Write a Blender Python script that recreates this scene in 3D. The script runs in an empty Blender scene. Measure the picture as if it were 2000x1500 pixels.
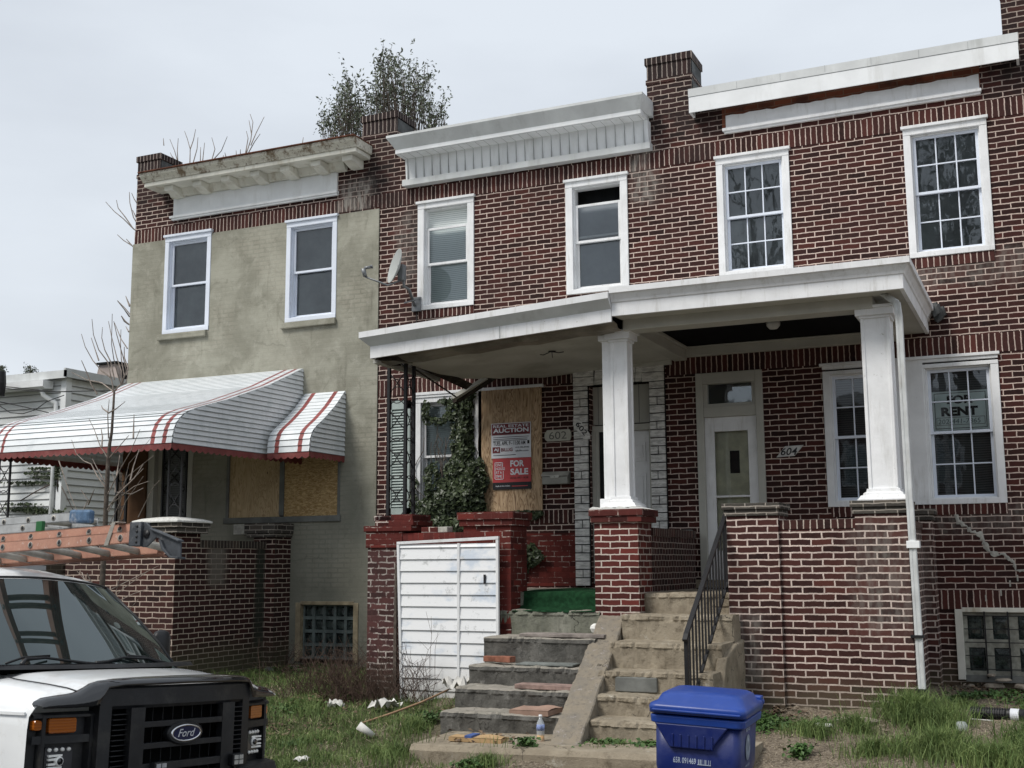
import bpy, math, random
from mathutils import Vector, Matrix, Euler
import numpy as np
R = math.radians
random.seed(7); rng = np.random.default_rng(7)
S = bpy.context.scene; COL = S.collection

# ---------------------------------------------------------------- camera
cam = bpy.data.cameras.new('camera'); co = bpy.data.objects.new('camera', cam); COL.objects.link(co)
cam.sensor_width = 36; cam.lens = 2327.3 / 2000 * 36; cam.clip_end = 600; cam.clip_start = .05
yaw, pit, rol = R(24.293), R(8.606), R(-.3576)
fw = Vector((-math.sin(yaw) * math.cos(pit), math.cos(yaw) * math.cos(pit), math.sin(pit)))
r0 = Vector((math.cos(yaw), math.sin(yaw), 0)); u0 = r0.cross(fw)
rt = math.cos(rol) * r0 + math.sin(rol) * u0; up = -math.sin(rol) * r0 + math.cos(rol) * u0
co.matrix_world = Matrix((( rt.x, up.x, -fw.x, 0), (rt.y, up.y, -fw.y, -14.5), (rt.z, up.z, -fw.z, 2.0), (0, 0, 0, 1)))
S.camera = co

# ---------------------------------------------------------------- world: overcast sky
SUN_EL, SUN_AZ = R(52), R(215)     # azimuth measured from +Y clockwise
W = bpy.data.worlds.new("World"); S.world = W; W.use_nodes = True
nt = W.node_tree; nt.nodes.clear()
def wn(t, **k):
    n = nt.nodes.new(t)
    for a, b in k.items(): setattr(n, a, b)
    return n
out = wn('ShaderNodeOutputWorld'); bg = wn('ShaderNodeBackground'); sky = wn('ShaderNodeTexSky', sky_type='NISHITA', sun_disc=False)
sky.sun_elevation = SUN_EL; sky.sun_rotation = SUN_AZ; sky.dust_density = 4; sky.air_density = 1.5
tc = wn('ShaderNodeTexCoord'); mp = wn('ShaderNodeMapping'); mp.inputs['Scale'].default_value = (1.2, 1.2, 3.6); mp.inputs['Location'].default_value = (.3, .1, .2)
no = wn('ShaderNodeTexNoise'); no.inputs['Scale'].default_value = 1.6; no.inputs['Detail'].default_value = 6; no.inputs['Roughness'].default_value = .5
cr = wn('ShaderNodeValToRGB'); cr.color_ramp.elements[0].position = .36; cr.color_ramp.elements[0].color = (4.75, 5.1, 5.6, 1)
cr.color_ramp.elements[1].position = .62; cr.color_ramp.elements[1].color = (5.7, 6.1, 6.6, 1)
mx = wn('ShaderNodeMix', data_type='RGBA'); mx.inputs[0].default_value = .93
L = nt.links.new
L(tc.outputs['Generated'], mp.inputs['Vector']); L(mp.outputs[0], no.inputs['Vector']); L(no.outputs['Fac'], cr.inputs[0])
L(sky.outputs[0], mx.inputs[6]); L(cr.outputs[0], mx.inputs[7]); L(mx.outputs[2], bg.inputs[0]); L(bg.outputs[0], out.inputs[0])
bg.inputs[1].default_value = .105
sun = bpy.data.lights.new('sun', 'SUN'); so = bpy.data.objects.new('sun', sun); COL.objects.link(so)
sun.energy = 2.2; sun.angle = R(20); sun.color = (1, .96, .9)
so.rotation_euler = Vector((math.sin(SUN_AZ) * math.cos(SUN_EL), math.cos(SUN_AZ) * math.cos(SUN_EL), math.sin(SUN_EL))).to_track_quat('Z', 'Y').to_euler()
S.view_settings.view_transform = 'Standard'; S.view_settings.look = 'None'; S.view_settings.exposure = .42; S.view_settings.gamma = 1
S.cycles.max_bounces = 6; S.cycles.transparent_max_bounces = 12

# ---------------------------------------------------------------- material helpers
def srgb(r, g, b):
    f = lambda c: ((c / 255) / 12.92 if c <= 10 else ((c / 255 + .055) / 1.055) ** 2.4)
    return (f(r), f(g), f(b), 1)
class Mt:
    def __init__(s, name, obj=False):
        s.m = bpy.data.materials.new(name); s.m.use_nodes = True; s.t = s.m.node_tree; s.t.nodes.clear()
        s.out = s.nd('ShaderNodeOutputMaterial'); s._p = None; s.obj = obj
    def nd(s, t, **k):
        n = s.t.nodes.new(t)
        for a, b in k.items(): setattr(n, a, b)
        return n
    def lk(s, a, b):
        if hasattr(a, 'is_output'): s.t.links.new(a, b)
        else:
            if isinstance(a, (tuple, list)) and len(b.default_value if hasattr(b.default_value, '__len__') else [0]) == 3: a = a[:3]
            b.default_value = a
    @property
    def pos(s):
        if s._p is None:
            if s.obj: s._p = s.nd('ShaderNodeTexCoord').outputs['Object']
            else: s._p = s.nd('ShaderNodeNewGeometry').outputs['Position']
        return s._p
    def xyz(s, v=None):
        n = s.nd('ShaderNodeSeparateXYZ'); s.lk(v or s.pos, n.inputs[0]); return n.outputs
    def cmb(s, x=0, y=0, z=0):
        n = s.nd('ShaderNodeCombineXYZ')
        for i, a in enumerate((x, y, z)): s.lk(a, n.inputs[i])
        return n.outputs[0]
    def ma(s, op, a, b=0, c=0, clamp=False):
        n = s.nd('ShaderNodeMath', operation=op, use_clamp=clamp)
        s.lk(a, n.inputs[0]); s.lk(b, n.inputs[1]); s.lk(c, n.inputs[2]); return n.outputs[0]
    def mr(s, v, a, b, c=0., d=1.):
        n = s.nd('ShaderNodeMapRange', interpolation_type='SMOOTHSTEP'); s.lk(v, n.inputs[0])
        for i, q in enumerate((a, b, c, d)): n.inputs[i + 1].default_value = q
        return n.outputs[0]
    def mix(s, f, a, b, bt='MIX'):
        n = s.nd('ShaderNodeMix', data_type='RGBA', blend_type=bt); s.lk(f, n.inputs[0]); s.lk(a, n.inputs[6]); s.lk(b, n.inputs[7]); return n.outputs[2]
    def noise(s, sc, det=3, rough=.55, v=None, stretch=None, dist=0):
        v = v or s.pos
        if stretch:
            q = s.nd('ShaderNodeVectorMath', operation='MULTIPLY'); s.lk(v, q.inputs[0]); q.inputs[1].default_value = stretch; v = q.outputs[0]
        n = s.nd('ShaderNodeTexNoise'); s.lk(v, n.inputs['Vector']); n.inputs['Scale'].default_value = sc; n.inputs['Detail'].default_value = det
        n.inputs['Roughness'].default_value = rough; n.inputs['Distortion'].default_value = dist; return n.outputs['Fac']
    def voro(s, sc, v=None, feat='F1', out='Distance', stretch=None):
        v = v or s.pos
        if stretch:
            q = s.nd('ShaderNodeVectorMath', operation='MULTIPLY'); s.lk(v, q.inputs[0]); q.inputs[1].default_value = stretch; v = q.outputs[0]
        n = s.nd('ShaderNodeTexVoronoi', feature=feat); s.lk(v, n.inputs['Vector']); n.inputs['Scale'].default_value = sc; return n.outputs[out]
    def rect(s, x0, x1, z0, z1, soft=.15, axes='xz', n=None):
        o = s.xyz(); a = o['xyz'.index(axes[0])]; b = o['xyz'.index(axes[1])]
        if n is not None:
            w = s.ma('MULTIPLY', s.ma('SUBTRACT', n, .5), soft * 3); a = s.ma('ADD', a, w); b = s.ma('ADD', b, w)
        r = s.mr(a, x0 - soft, x0 + soft)
        for q in (s.mr(a, x1 - soft, x1 + soft, 1, 0), s.mr(b, z0 - soft, z0 + soft), s.mr(b, z1 - soft, z1 + soft, 1, 0)): r = s.ma('MULTIPLY', r, q)
        return r
    def bsdf(s, col, rough=.8, spec=.3, metal=0, bump=None, bs=.3, bd=.01, coat=0, **k):
        p = s.nd('ShaderNodeBsdfPrincipled'); s.lk(col, p.inputs['Base Color']); s.lk(rough, p.inputs['Roughness']); s.lk(metal, p.inputs['Metallic'])
        p.inputs['Specular IOR Level'].default_value = spec; p.inputs['Coat Weight'].default_value = coat; p.inputs['Coat Roughness'].default_value = .05
        for a, b in k.items(): s.lk(b, p.inputs[a.replace('_', ' ')])
        if bump is not None:
            b = s.nd('ShaderNodeBump'); s.lk(bump, b.inputs['Height']); b.inputs['Strength'].default_value = bs; b.inputs['Distance'].default_value = bd
            s.lk(b.outputs[0], p.inputs['Normal'])
        s.t.links.new(p.outputs[0], s.out.inputs[0]); return s.m

def plain(name, col, rough=.7, spec=.3, metal=0, var=.18, sc=6, dirt=None, dirtamt=.3, bump=.2, obj=False, coat=0, streak=False):
    m = Mt(name, obj); n = m.noise(sc, 5, .6)
    c = m.mix(m.mr(n, .3, .75), tuple(v * (1 - var) for v in col[:3]) + (1,), tuple(min(1, v * (1 + var)) for v in col[:3]) + (1,))
    if dirt:
        d = m.noise(sc * .7, 6, .7, stretch=(3, 3, .5) if streak else None)
        c = m.mix(m.mr(d, .5, .75, 0, dirtamt), c, dirt)
    return m.bsdf(c, rough, spec, metal, m.noise(sc * 12, 3) if bump else None, bump or 0, .004, coat)

def brick_uv(m, wob=1.0):
    g = m.nd('ShaderNodeNewGeometry'); nx, ny, nz = m.xyz(g.outputs['True Normal'])
    ax = m.ma('GREATER_THAN', m.ma('ABSOLUTE', nx), .6); az = m.ma('GREATER_THAN', m.ma('ABSOLUTE', nz), .6)
    x, y, z = m.xyz()
    u = m.ma('ADD', m.ma('MULTIPLY', x, m.ma('SUBTRACT', 1, ax)), m.ma('MULTIPLY', y, ax))
    v = m.ma('ADD', m.ma('MULTIPLY', z, m.ma('SUBTRACT', 1, az)), m.ma('MULTIPLY', y, az))
    n1 = m.noise(9, 2); n2 = m.noise(7, 2, v=m.cmb(z, x, y)); n3 = m.noise(45, 2)
    u = m.ma('ADD', u, m.ma('MULTIPLY', m.ma('SUBTRACT', n1, .5), .014 * wob)); v = m.ma('ADD', v, m.ma('MULTIPLY', m.ma('SUBTRACT', n2, .5), .014 * wob))
    v = m.ma('ADD', v, m.ma('MULTIPLY', m.ma('SUBTRACT', n3, .5), .004 * wob)); u = m.ma('ADD', u, m.ma('MULTIPLY', m.ma('SUBTRACT', n3, .5), .005 * wob))
    return u, v
def brick_tex(m, u, v, c1, c2, mo, bw, rh, ms, off=.5, bias=0):
    b = m.nd('ShaderNodeTexBrick', offset=off); m.lk(m.cmb(u, v, 0), b.inputs['Vector'])
    m.lk(c1, b.inputs['Color1']); m.lk(c2, b.inputs['Color2']); m.lk(mo, b.inputs['Mortar']); b.inputs['Scale'].default_value = 1
    b.inputs['Mortar Size'].default_value = ms; b.inputs['Mortar Smooth'].default_value = .15; b.inputs['Bias'].default_value = bias
    b.inputs['Brick Width'].default_value = bw; b.inputs['Row Height'].default_value = rh
    return b.outputs['Color'], b.outputs['Fac']
BR1, BR2 = (.048, .0135, .0105, 1), (.026, .0088, .0076, 1)
MORT = (.68, .55, .48, 1)
def brick(name, c1=BR1, c2=BR2, mo=MORT, soldier=None, rot=False, soot=(), grey=(), wob=1.35, ms=.0064, bw=.2127, rh=.0677, painted=0, dz=0., base=None):
    m = Mt(name); u, v = brick_uv(m, wob)
    if soldier is not None: u, v = m.ma('SUBTRACT', v, soldier), u
    elif dz: v = m.ma('SUBTRACT', v, dz)
    mo_ = m.mix(m.mr(m.noise(3, 4), .35, .7), tuple(q * .8 for q in mo[:3]) + (1,), mo)
    if painted:   # red paint also covers part of the joints
        mo_ = m.mix(m.mr(m.noise(4.5, 5, .75), .52 - painted * .25, .58 - painted * .1), mo_, c1)
    mo_ = m.mix(m.mr(m.noise(.8, 6, .7), .5, .75, 0, .35), mo_, tuple(q * .35 for q in mo[:3]) + (1,))
    c, f = brick_tex(m, u, v, c1, c2, mo_, .30 if soldier is not None else bw, rh, ms, 0 if soldier is not None else .5)
    row = m.ma('FLOOR', m.ma('DIVIDE', v, rh)); ev = m.ma('SUBTRACT', 1, m.ma('ABSOLUTE', m.ma('MODULO', row, 2))) if soldier is None else 0.
    bw_ = .30 if soldier is not None else bw; col = m.ma('FLOOR', m.ma('DIVIDE', m.ma('ADD', u, m.ma('MULTIPLY', ev, .5 * bw_)), bw_))
    wn_ = m.nd('ShaderNodeTexWhiteNoise', noise_dimensions='2D'); m.lk(m.cmb(row, col, 0), wn_.inputs['Vector']); isb = m.ma('SUBTRACT', 1, f)
    c = m.mix(m.ma('MULTIPLY', isb, m.mr(wn_.outputs['Value'], .62, .98, 0, .8)), c, tuple(q * .35 for q in c2[:3]) + (1,)); c = m.mix(m.ma('MULTIPLY', isb, m.mr(wn_.outputs['Value'], .25, .0, 0, .7)), c, (c1[0] * 1.6, c1[1] * 1.4, c1[2] * 1.3, 1))
    c = m.mix(m.mr(m.noise(55, 3, .8), .69, .76, 0, .4), c, tuple(q * .8 for q in mo[:3]) + (1,))
    c = m.mix(m.mr(m.noise(30, 4, .7), .35, .8, 0, .35), c, tuple(q * 1.5 + .008 for q in c1[:3]) + (1,))
    c = m.mix(m.mr(m.noise(1.1, 5, .6), .42, .75, 0, .30), c, (.030, .018, .016, 1))
    nz = m.noise(5, 5, .7)
    for (a, b_, z0, z1, so_, am) in soot:
        c = m.mix(m.ma('MULTIPLY', m.rect(a, b_, z0, z1, so_, n=nz), m.mr(nz, .3, .6, am * .45, am)), c, (.012, .010, .010, 1))
    for (a, b_, z0, z1, so_, am) in grey:
        c = m.mix(m.ma('MULTIPLY', m.rect(a, b_, z0, z1, so_, n=nz), m.mr(m.noise(8, 4, stretch=(2, 2, .6)), .4, .62, am * .25, am)), c, (.30, .28, .25, 1))
    if base: c = m.mix(m.mr(m.ma('ADD', m.xyz()[2], m.ma('MULTIPLY', nz, .3)), base, base + .5, .55, 0), c, (.10, .095, .06, 1))
    h = m.ma('ADD', m.ma('MULTIPLY', m.ma('SUBTRACT', 1, f), 1), m.ma('MULTIPLY', m.noise(60, 3), .25))
    return m.bsdf(c, .85, .25, bump=h, bs=.55, bd=.006)

# main brick walls with their soot, smears and repairs
M = {}
M['brick'] = brick('brick', soot=[(-8.95, -8.35, 7.3, 9, .3, .85), (-4.55, -3.9, 7.75, 9, .25, .75), (-4.5, -3.5, 7.55, 7.9, .2, .7), (-8.2, -7.95, 5.2, 7.1, .15, .45), (-.35, .5, 7.5, 10, .3, .75), (-13.3, -12.2, 7.75, 9, .25, .8)],
                   grey=[(-9.3, -8.75, 7.2, 7.6, .12, .8), (-4.78, -4.45, 6.7, 7.45, .12, .55), (-8.35, -8.05, 6.0, 7.0, .15, .35), (-1.4, .6, 5.2, 5.55, .12, .3), (-1.3, -.3, 2.3, 2.65, .1, .3)], base=.75)
M['brick_dark'] = brick('brick_sooty', (.032, .017, .015, 1), (.016, .011, .011, 1), (.17, .14, .125, 1))
M['brick_porch'] = brick('brick_porch', (.062, .021, .017, 1), (.036, .014, .013, 1), (.74, .62, .55, 1), ms=.008, base=.7,
                         grey=[(-1.8, -1.3, 1.3, 2.4, .2, .35), (-3.1, -2.75, .8, 1.5, .12, .5)])
M['brick_cap'] = brick('brick_cap', (.085, .078, .066, 1), (.055, .05, .045, 1), (.42, .38, .33, 1))
M['brick_cap_x'] = brick('brick_cap_red', (.10, .022, .018, 1), (.075, .018, .015, 1), (.5, .42, .37, 1), painted=.5)
M['brick_red'] = brick('brick_red_paint', (.105, .022, .018, 1), (.075, .017, .014, 1), (.68, .60, .53, 1), ms=.0072)
M['brick_redp'] = brick('brick_red_paint_over_joints', (.105, .018, .014, 1), (.080, .015, .012, 1), (.50, .43, .38, 1), painted=.55, ms=.0055)
M['brick_old'] = brick('brick_crumbling', (.085, .034, .032, 1), (.05, .022, .022, 1), (.50, .45, .41, 1), ms=.0085, wob=2.6, painted=.15, base=.6)
M['brick_600'] = brick('brick_left_porch', (.055, .020, .016, 1), (.032, .013, .012, 1), (.60, .49, .41, 1), ms=.0072, base=.8,
                       grey=[])
def brick600side():  # porch brick in darker colours, the shade of the side painted in
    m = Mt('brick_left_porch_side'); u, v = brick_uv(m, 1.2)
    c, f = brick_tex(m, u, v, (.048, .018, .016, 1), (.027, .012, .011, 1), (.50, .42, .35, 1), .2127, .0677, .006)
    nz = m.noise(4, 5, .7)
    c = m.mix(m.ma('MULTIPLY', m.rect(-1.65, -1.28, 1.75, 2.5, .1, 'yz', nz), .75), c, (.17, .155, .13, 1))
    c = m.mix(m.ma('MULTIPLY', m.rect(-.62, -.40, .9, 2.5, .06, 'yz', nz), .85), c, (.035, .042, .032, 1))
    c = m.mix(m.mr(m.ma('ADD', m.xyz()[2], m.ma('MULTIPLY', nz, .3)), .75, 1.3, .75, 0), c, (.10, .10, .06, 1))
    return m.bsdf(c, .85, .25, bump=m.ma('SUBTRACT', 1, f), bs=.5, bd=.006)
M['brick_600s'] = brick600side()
def soldier(z0, dark=False, c=None):
    k = 'sol%.2f%d%s' % (z0, dark, bool(c))
    if k not in M:
        if c: M[k] = brick('soldier_course_painted', c, tuple(q * .8 for q in c[:3]) + (1,), MORT, soldier=z0 - .045, painted=.3)
        elif dark: M[k] = brick('soldier_course_dark', (.026, .014, .013, 1), (.016, .011, .011, 1), (.42, .36, .32, 1), soldier=z0 - .045)
        else: M[k] = brick('soldier_course', (.060, .0185, .015, 1), (.038, .013, .011, 1), MORT, soldier=z0 - .045,
                           soot=[(-9.0, -8.1, 7, 7.5, .3, .7), (-4.2, -3.7, 7, 7.5, .15, .6)], grey=[(-9.35, -8.85, 7.1, 7.5, .1, .9), (-4.78, -4.55, 7, 7.5, .06, .6)])
    return M[k]
def mk_orange():
    m = Mt('bare_orange_brick'); u, v = brick_uv(m)
    c, f = brick_tex(m, u, v, (.25, .075, .04, 1), (.15, .05, .03, 1), (.20, .12, .08, 1), .2127, .0677, .006)
    c = m.mix(m.mr(m.noise(3, 5), .45, .65, 0, .7), c, (.05, .025, .02, 1)); return m.bsdf(c, .9, bump=f, bs=.3)
M['orange'] = mk_orange()
def mk_stucco():
    m = Mt('olive_stucco'); u, v = brick_uv(m, 1.5)
    _, f = brick_tex(m, u, v, (1, 1, 1, 1), (1, 1, 1, 1), (0, 0, 0, 1), .2127, .0677, .012)
    b1 = m.noise(1.3, 6, .62, dist=.4); b2 = m.noise(5, 6, .7)
    c = m.mix(m.mr(b1, .35, .68), (.235, .23, .185, 1), (.36, .355, .295, 1))
    c = m.mix(m.mr(b2, .5, .72, 0, .5), c, (.42, .41, .35, 1)); c = m.mix(m.mr(m.noise(2.6, 8, .72, dist=1.2), .52, .66, 0, .45), c, (.155, .15, .115, 1))
    z = m.xyz()[2]
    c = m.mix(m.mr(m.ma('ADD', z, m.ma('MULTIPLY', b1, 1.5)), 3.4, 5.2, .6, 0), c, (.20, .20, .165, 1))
    gh = m.mr(m.noise(.9, 4), .47, .62)
    c = m.mix(m.ma('MULTIPLY', m.ma('SUBTRACT', 1, f), m.ma('MULTIPLY', gh, .26)), c, (.44, .41, .34, 1))
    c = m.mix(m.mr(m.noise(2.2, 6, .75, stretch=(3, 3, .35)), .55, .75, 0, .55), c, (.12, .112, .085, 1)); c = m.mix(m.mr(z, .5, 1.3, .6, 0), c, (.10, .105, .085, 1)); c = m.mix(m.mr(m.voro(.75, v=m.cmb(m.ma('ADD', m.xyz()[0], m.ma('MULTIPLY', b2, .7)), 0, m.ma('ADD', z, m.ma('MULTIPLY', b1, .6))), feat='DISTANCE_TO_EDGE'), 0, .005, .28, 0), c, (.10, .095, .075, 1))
    h = m.ma('ADD', m.ma('MULTIPLY', m.ma('SUBTRACT', 1, f), .12), m.ma('ADD', m.ma('MULTIPLY', b2, .8), m.ma('MULTIPLY', m.noise(40, 4), .2)))
    return m.bsdf(c, .9, .2, bump=h, bs=.5, bd=.01)
M['stucco'] = mk_stucco()
def mk_conc(name, a, b, dark, blotch=.5, sc=2.5, light=(.5, .48, .42, 1)):
    m = Mt(name); n = m.noise(sc, 8, .68, dist=.3); n2 = m.noise(sc * 3.1, 8, .75)
    c = m.mix(m.mr(n, .35, .68), a, b); c = m.mix(m.mr(n2, .52, .66, 0, blotch), c, dark)
    c = m.mix(m.mr(m.noise(sc * 1.7, 8, .8, v=m.cmb(m.xyz()[1], m.xyz()[2], m.xyz()[0])), .57, .68, 0, .6), c, light)
    vv = m.nd('ShaderNodeVectorMath', operation='ADD'); nn = m.nd('ShaderNodeTexNoise'); m.lk(m.pos, nn.inputs['Vector']); nn.inputs['Scale'].default_value = 5; nn.inputs['Detail'].default_value = 6; vm = m.nd('ShaderNodeVectorMath', operation='SCALE'); m.lk(nn.outputs['Color'], vm.inputs[0]); vm.inputs['Scale'].default_value = .35; m.lk(m.pos, vv.inputs[0]); m.lk(vm.outputs[0], vv.inputs[1])
    cr_ = m.mr(m.voro(1.1, v=vv.outputs[0], feat='DISTANCE_TO_EDGE', stretch=(1, 1, 1.4)), .0, .008, .85, 0)
    c = m.mix(m.ma('MULTIPLY', cr_, m.mr(m.noise(1.7), .50, .56)), c, (.02, .018, .015, 1))
    h = m.ma('ADD', m.ma('MULTIPLY', m.noise(14, 8, .75), .8), m.ma('MULTIPLY', m.noise(90, 3), .3))
    return m.bsdf(c, .92, .2, bump=h, bs=.9, bd=.02)
M['conc_dark'] = mk_conc('dark_weathered_concrete', (.075, .072, .065, 1), (.15, .145, .132, 1), (.025, .025, .023, 1), .65, sc=3.5, light=(.30, .29, .27, 1))
M['conc_mid'] = mk_conc('grey_green_concrete', (.16, .165, .13, 1), (.24, .24, .2, 1), (.07, .07, .06, 1), .5, light=(.33, .32, .28, 1))
M['conc_tan'] = mk_conc('tan_concrete', (.23, .195, .145, 1), (.34, .295, .225, 1), (.10, .08, .055, 1), .6)
M['conc_tread'] = mk_conc('worn_tread_concrete', (.25, .235, .20, 1), (.33, .30, .26, 1), (.12, .11, .095, 1), .5)
M['cement'] = plain('grey_cement', (.16, .165, .155), .9, var=.25, sc=4, bump=.4)
M['cement_light'] = plain('light_cement_repair', (.42, .41, .37), .95, var=.3, sc=12, bump=.6)
def paint(name, col, chip=(.36, .34, .30, 1), amt=.5, rough=.55, bs=.35):
    m = Mt(name); n = m.noise(3, 5, .6); c = m.mix(m.mr(n, .3, .75), tuple(v * .90 for v in col) + (1,), tuple(min(1, v * 1.05) for v in col) + (1,))
    st = m.noise(3.2, 7, .75, stretch=(3, 3, .45)); c = m.mix(m.mr(st, .5, .72, 0, amt), c, (.43, .42, .38, 1))
    p = m.noise(24, 6, .85); q = m.ma('MULTIPLY', m.mr(p, .63, .66), m.mr(m.noise(2.1, 3), .48, .6)); c = m.mix(q, c, chip)
    h = m.ma('ADD', m.ma('MULTIPLY', m.noise(11, 5, .7), .7), m.ma('ADD', m.ma('MULTIPLY', m.noise(2.3, 2), 1.2), m.ma('MULTIPLY', q, -.3)))
    return m.bsdf(c, rough, .3, bump=h, bs=bs, bd=.008)
M['white'] = paint('white_painted_wood', (.78, .79, .80))
M['white_rough'] = paint('white_textured_paint', (.84, .85, .86), amt=.3, bs=.7)
M['cream'] = paint('dull_cream_paint', (.47, .465, .42), (.22, .19, .15, 1), .5, .7)
M['vinyl'] = plain('white_vinyl_frame', (.72, .77, .86), .4, var=.05, sc=2)
M['alum'] = plain('weathered_white_aluminium', (.60, .62, .62), .5, .4, var=.12, sc=2, dirt=(.33, .34, .32, 1), dirtamt=.5, streak=True, bump=.1)
M['alum_w'] = plain('white_aluminium', (.78, .80, .81), .45, .4, var=.08, sc=2, dirt=(.5, .5, .47, 1), dirtamt=.4, streak=True, bump=.1)
M['black'] = plain('black_iron', (.012, .012, .014), .5, .4, var=.3, bump=.2)
M['black_paint'] = plain('black_ceiling_paint', (.006, .006, .007), .8, .1, var=.2)
M['dark'] = plain('dark_room', (.02, .022, .024), .9, .1)
M['curtain_grey'] = plain('grey_curtain', (.38, .40, .43), .9, .1, var=.12, sc=2)  # grey for sheets behind panes, in place of sky reflected in the glass
M['drape'] = plain('grey_drape', (.31, .325, .335), .9, .1, var=.3, sc=1.5)  # dimmer grey sheet, also painting the sky's reflection in the panes
M['rust'] = Mt('rusty_gutter')
_m = M['rust']; _n = _m.noise(5, 7, .75, stretch=(1, 1, .7)); _n2 = _m.noise(16, 6, .8)
_c = _m.mix(_m.mr(_n, .50, .64), (.60, .58, .50, 1), (.20, .15, .10, 1)); _c = _m.mix(_m.mr(_n2, .52, .66, 0, .8), _c, (.09, .05, .03, 1))
M['rust'] = _m.bsdf(_c, .8, bump=_n2, bs=.6, bd=.01)
M['rustline'] = plain('rust_edge', (.13, .05, .03), .85, var=.5, sc=14)
M['aged_white'] = plain('aged_white_cornice', (.68, .67, .60), .7, var=.12, sc=3, dirt=(.30, .24, .14, 1), dirtamt=.65, streak=True)
def glass(name, tint, refl, rough=.02, warp=.0):
    m = Mt(name); fr = m.nd('ShaderNodeFresnel'); fr.inputs[0].default_value = refl
    tr = m.nd('ShaderNodeBsdfTransparent'); m.lk(tint, tr.inputs[0]); gl = m.nd('ShaderNodeBsdfGlossy'); gl.inputs['Roughness'].default_value = rough
    gl.inputs[0].default_value = (.9, .95, 1, 1)
    if warp:
        b = m.nd('ShaderNodeBump'); m.lk(m.noise(1.3, 3, .6, stretch=(1.5, 1, 1)), b.inputs['Height']); b.inputs['Strength'].default_value = warp; b.inputs['Distance'].default_value = .03
        m.lk(b.outputs[0], gl.inputs['Normal'])
    ms = m.nd('ShaderNodeMixShader'); m.lk(fr.outputs[0], ms.inputs[0]); m.t.links.new(tr.outputs[0], ms.inputs[1]); m.t.links.new(gl.outputs[0], ms.inputs[2])
    m.t.links.new(ms.outputs[0], m.out.inputs[0]); return m.m
M['glass'] = glass('window_glass', (.84, .88, .89, 1), 1.75, warp=.06)
M['glass_dark'] = glass('double_glazing', (.86, .90, .90, 1), 1.8, warp=.07)
def mk_blind(name='venetian_blind', col=(.88, .93, .91, 1), gap=(.42, .47, .47, 1), pitch=.028):
    m = Mt(name); z = m.xyz()[2]; q = m.ma('ADD', z, m.ma('MULTIPLY', m.ma('SUBTRACT', m.noise(.9, 2, stretch=(1, 1, .7)), .5), .09))
    f = m.ma('FRACT', m.ma('DIVIDE', q, pitch)); c = m.mix(m.mr(f, .55, .95), col, gap)
    return m.bsdf(c, .7, bump=f, bs=.4)
M['blind'] = mk_blind()
M['blind_dark'] = mk_blind('shaded_venetian_blind', (.13, .14, .145, 1), (.04, .045, .048, 1))
def mk_ply(name, c1, c2, c3, s=(7, 1, .9)):
    m = Mt(name); n = m.noise(1.3, 3, .55, stretch=s, dist=1.6)
    w = m.ma('FRACT', m.ma('MULTIPLY', n, 9)); c = m.mix(m.mr(w, .1, .55), c1, c2); c = m.mix(m.mr(w, .72, .9, 0, .8), c, c3)
    k = m.voro(4.2, stretch=(1, 1, .55)); c = m.mix(m.mr(k, .03, .06, .9, 0), c, (.03, .015, .006, 1))
    c = m.mix(m.mr(m.noise(2, 5), .5, .8, 0, .4), c, (.17, .11, .05, 1))
    return m.bsdf(c, .8, bump=m.noise(60, 3, stretch=(3, 1, .3)), bs=.15)
M['ply'] = mk_ply('plywood', (.33, .22, .125, 1), (.50, .36, .23, 1), (.11, .055, .028, 1))
M['ply2'] = mk_ply('weathered_plywood', (.46, .34, .19, 1), (.54, .41, .25, 1), (.30, .20, .10, 1))
def mk_osb():
    m = Mt('strand_board'); col = m.voro(26, out='Color', stretch=(1, 1, 2.6)); sep = m.nd('ShaderNodeSeparateColor'); m.lk(col, sep.inputs[0])
    c = m.mix(sep.outputs[0], (.32, .20, .08, 1), (.62, .45, .23, 1)); c = m.mix(m.mr(m.noise(34, 5, .8, stretch=(1, 1, 2.2), dist=2), .5, .62, 0, .75), c, (.15, .08, .03, 1))
    return m.bsdf(c, .8, bump=sep.outputs[1], bs=.3)
M['osb'] = mk_osb()
def mk_stone():
    m = Mt('form_stone'); n = m.noise(14, 6, .7, stretch=(.6, 1, 2.2)); c = m.mix(m.mr(n, .35, .6), (.42, .415, .40, 1), (.72, .715, .69, 1))
    return m.bsdf(c, .9, bump=n, bs=.9, bd=.012)
M['stone'] = mk_stone()
M['stone_joint'] = plain('black_joint', (.012, .012, .012), .9)
def mk_ground():
    m = Mt('yard_soil'); x, y, z = m.xyz(); n = m.noise(1.1, 7, .7); n2 = m.noise(9, 8, .8); n3 = m.noise(45, 5, .8)
    c = m.mix(m.mr(n2, .35, .65), (.085, .068, .05, 1), (.25, .205, .155, 1)); c = m.mix(m.mr(n3, .48, .62, 0, .8), c, (.42, .36, .28, 1))
    g = m.ma('MULTIPLY', m.mr(x, -5.2, -6.2, 0, 1), m.mr(n, .3, .5)); c = m.mix(m.ma('MULTIPLY', g, .85), c, (.045, .062, .020, 1))
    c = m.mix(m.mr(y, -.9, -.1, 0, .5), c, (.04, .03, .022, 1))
    return m.bsdf(c, .95, .1, bump=m.ma('ADD', n2, m.ma('MULTIPLY', n3, .5)), bs=1, bd=.03)
M['soil'] = mk_ground()
M['asphalt'] = plain('asphalt', (.05, .05, .052), .9, var=.3, sc=30, bump=.6)
M['paving'] = plain('pale_pavement', (.30, .29, .26), .9, var=.2, sc=5, dirt=(.15, .14, .12, 1), bump=.5)
M['bark'] = plain('bark', (.10, .082, .068), .9, var=.4, sc=20, bump=.6)
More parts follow.
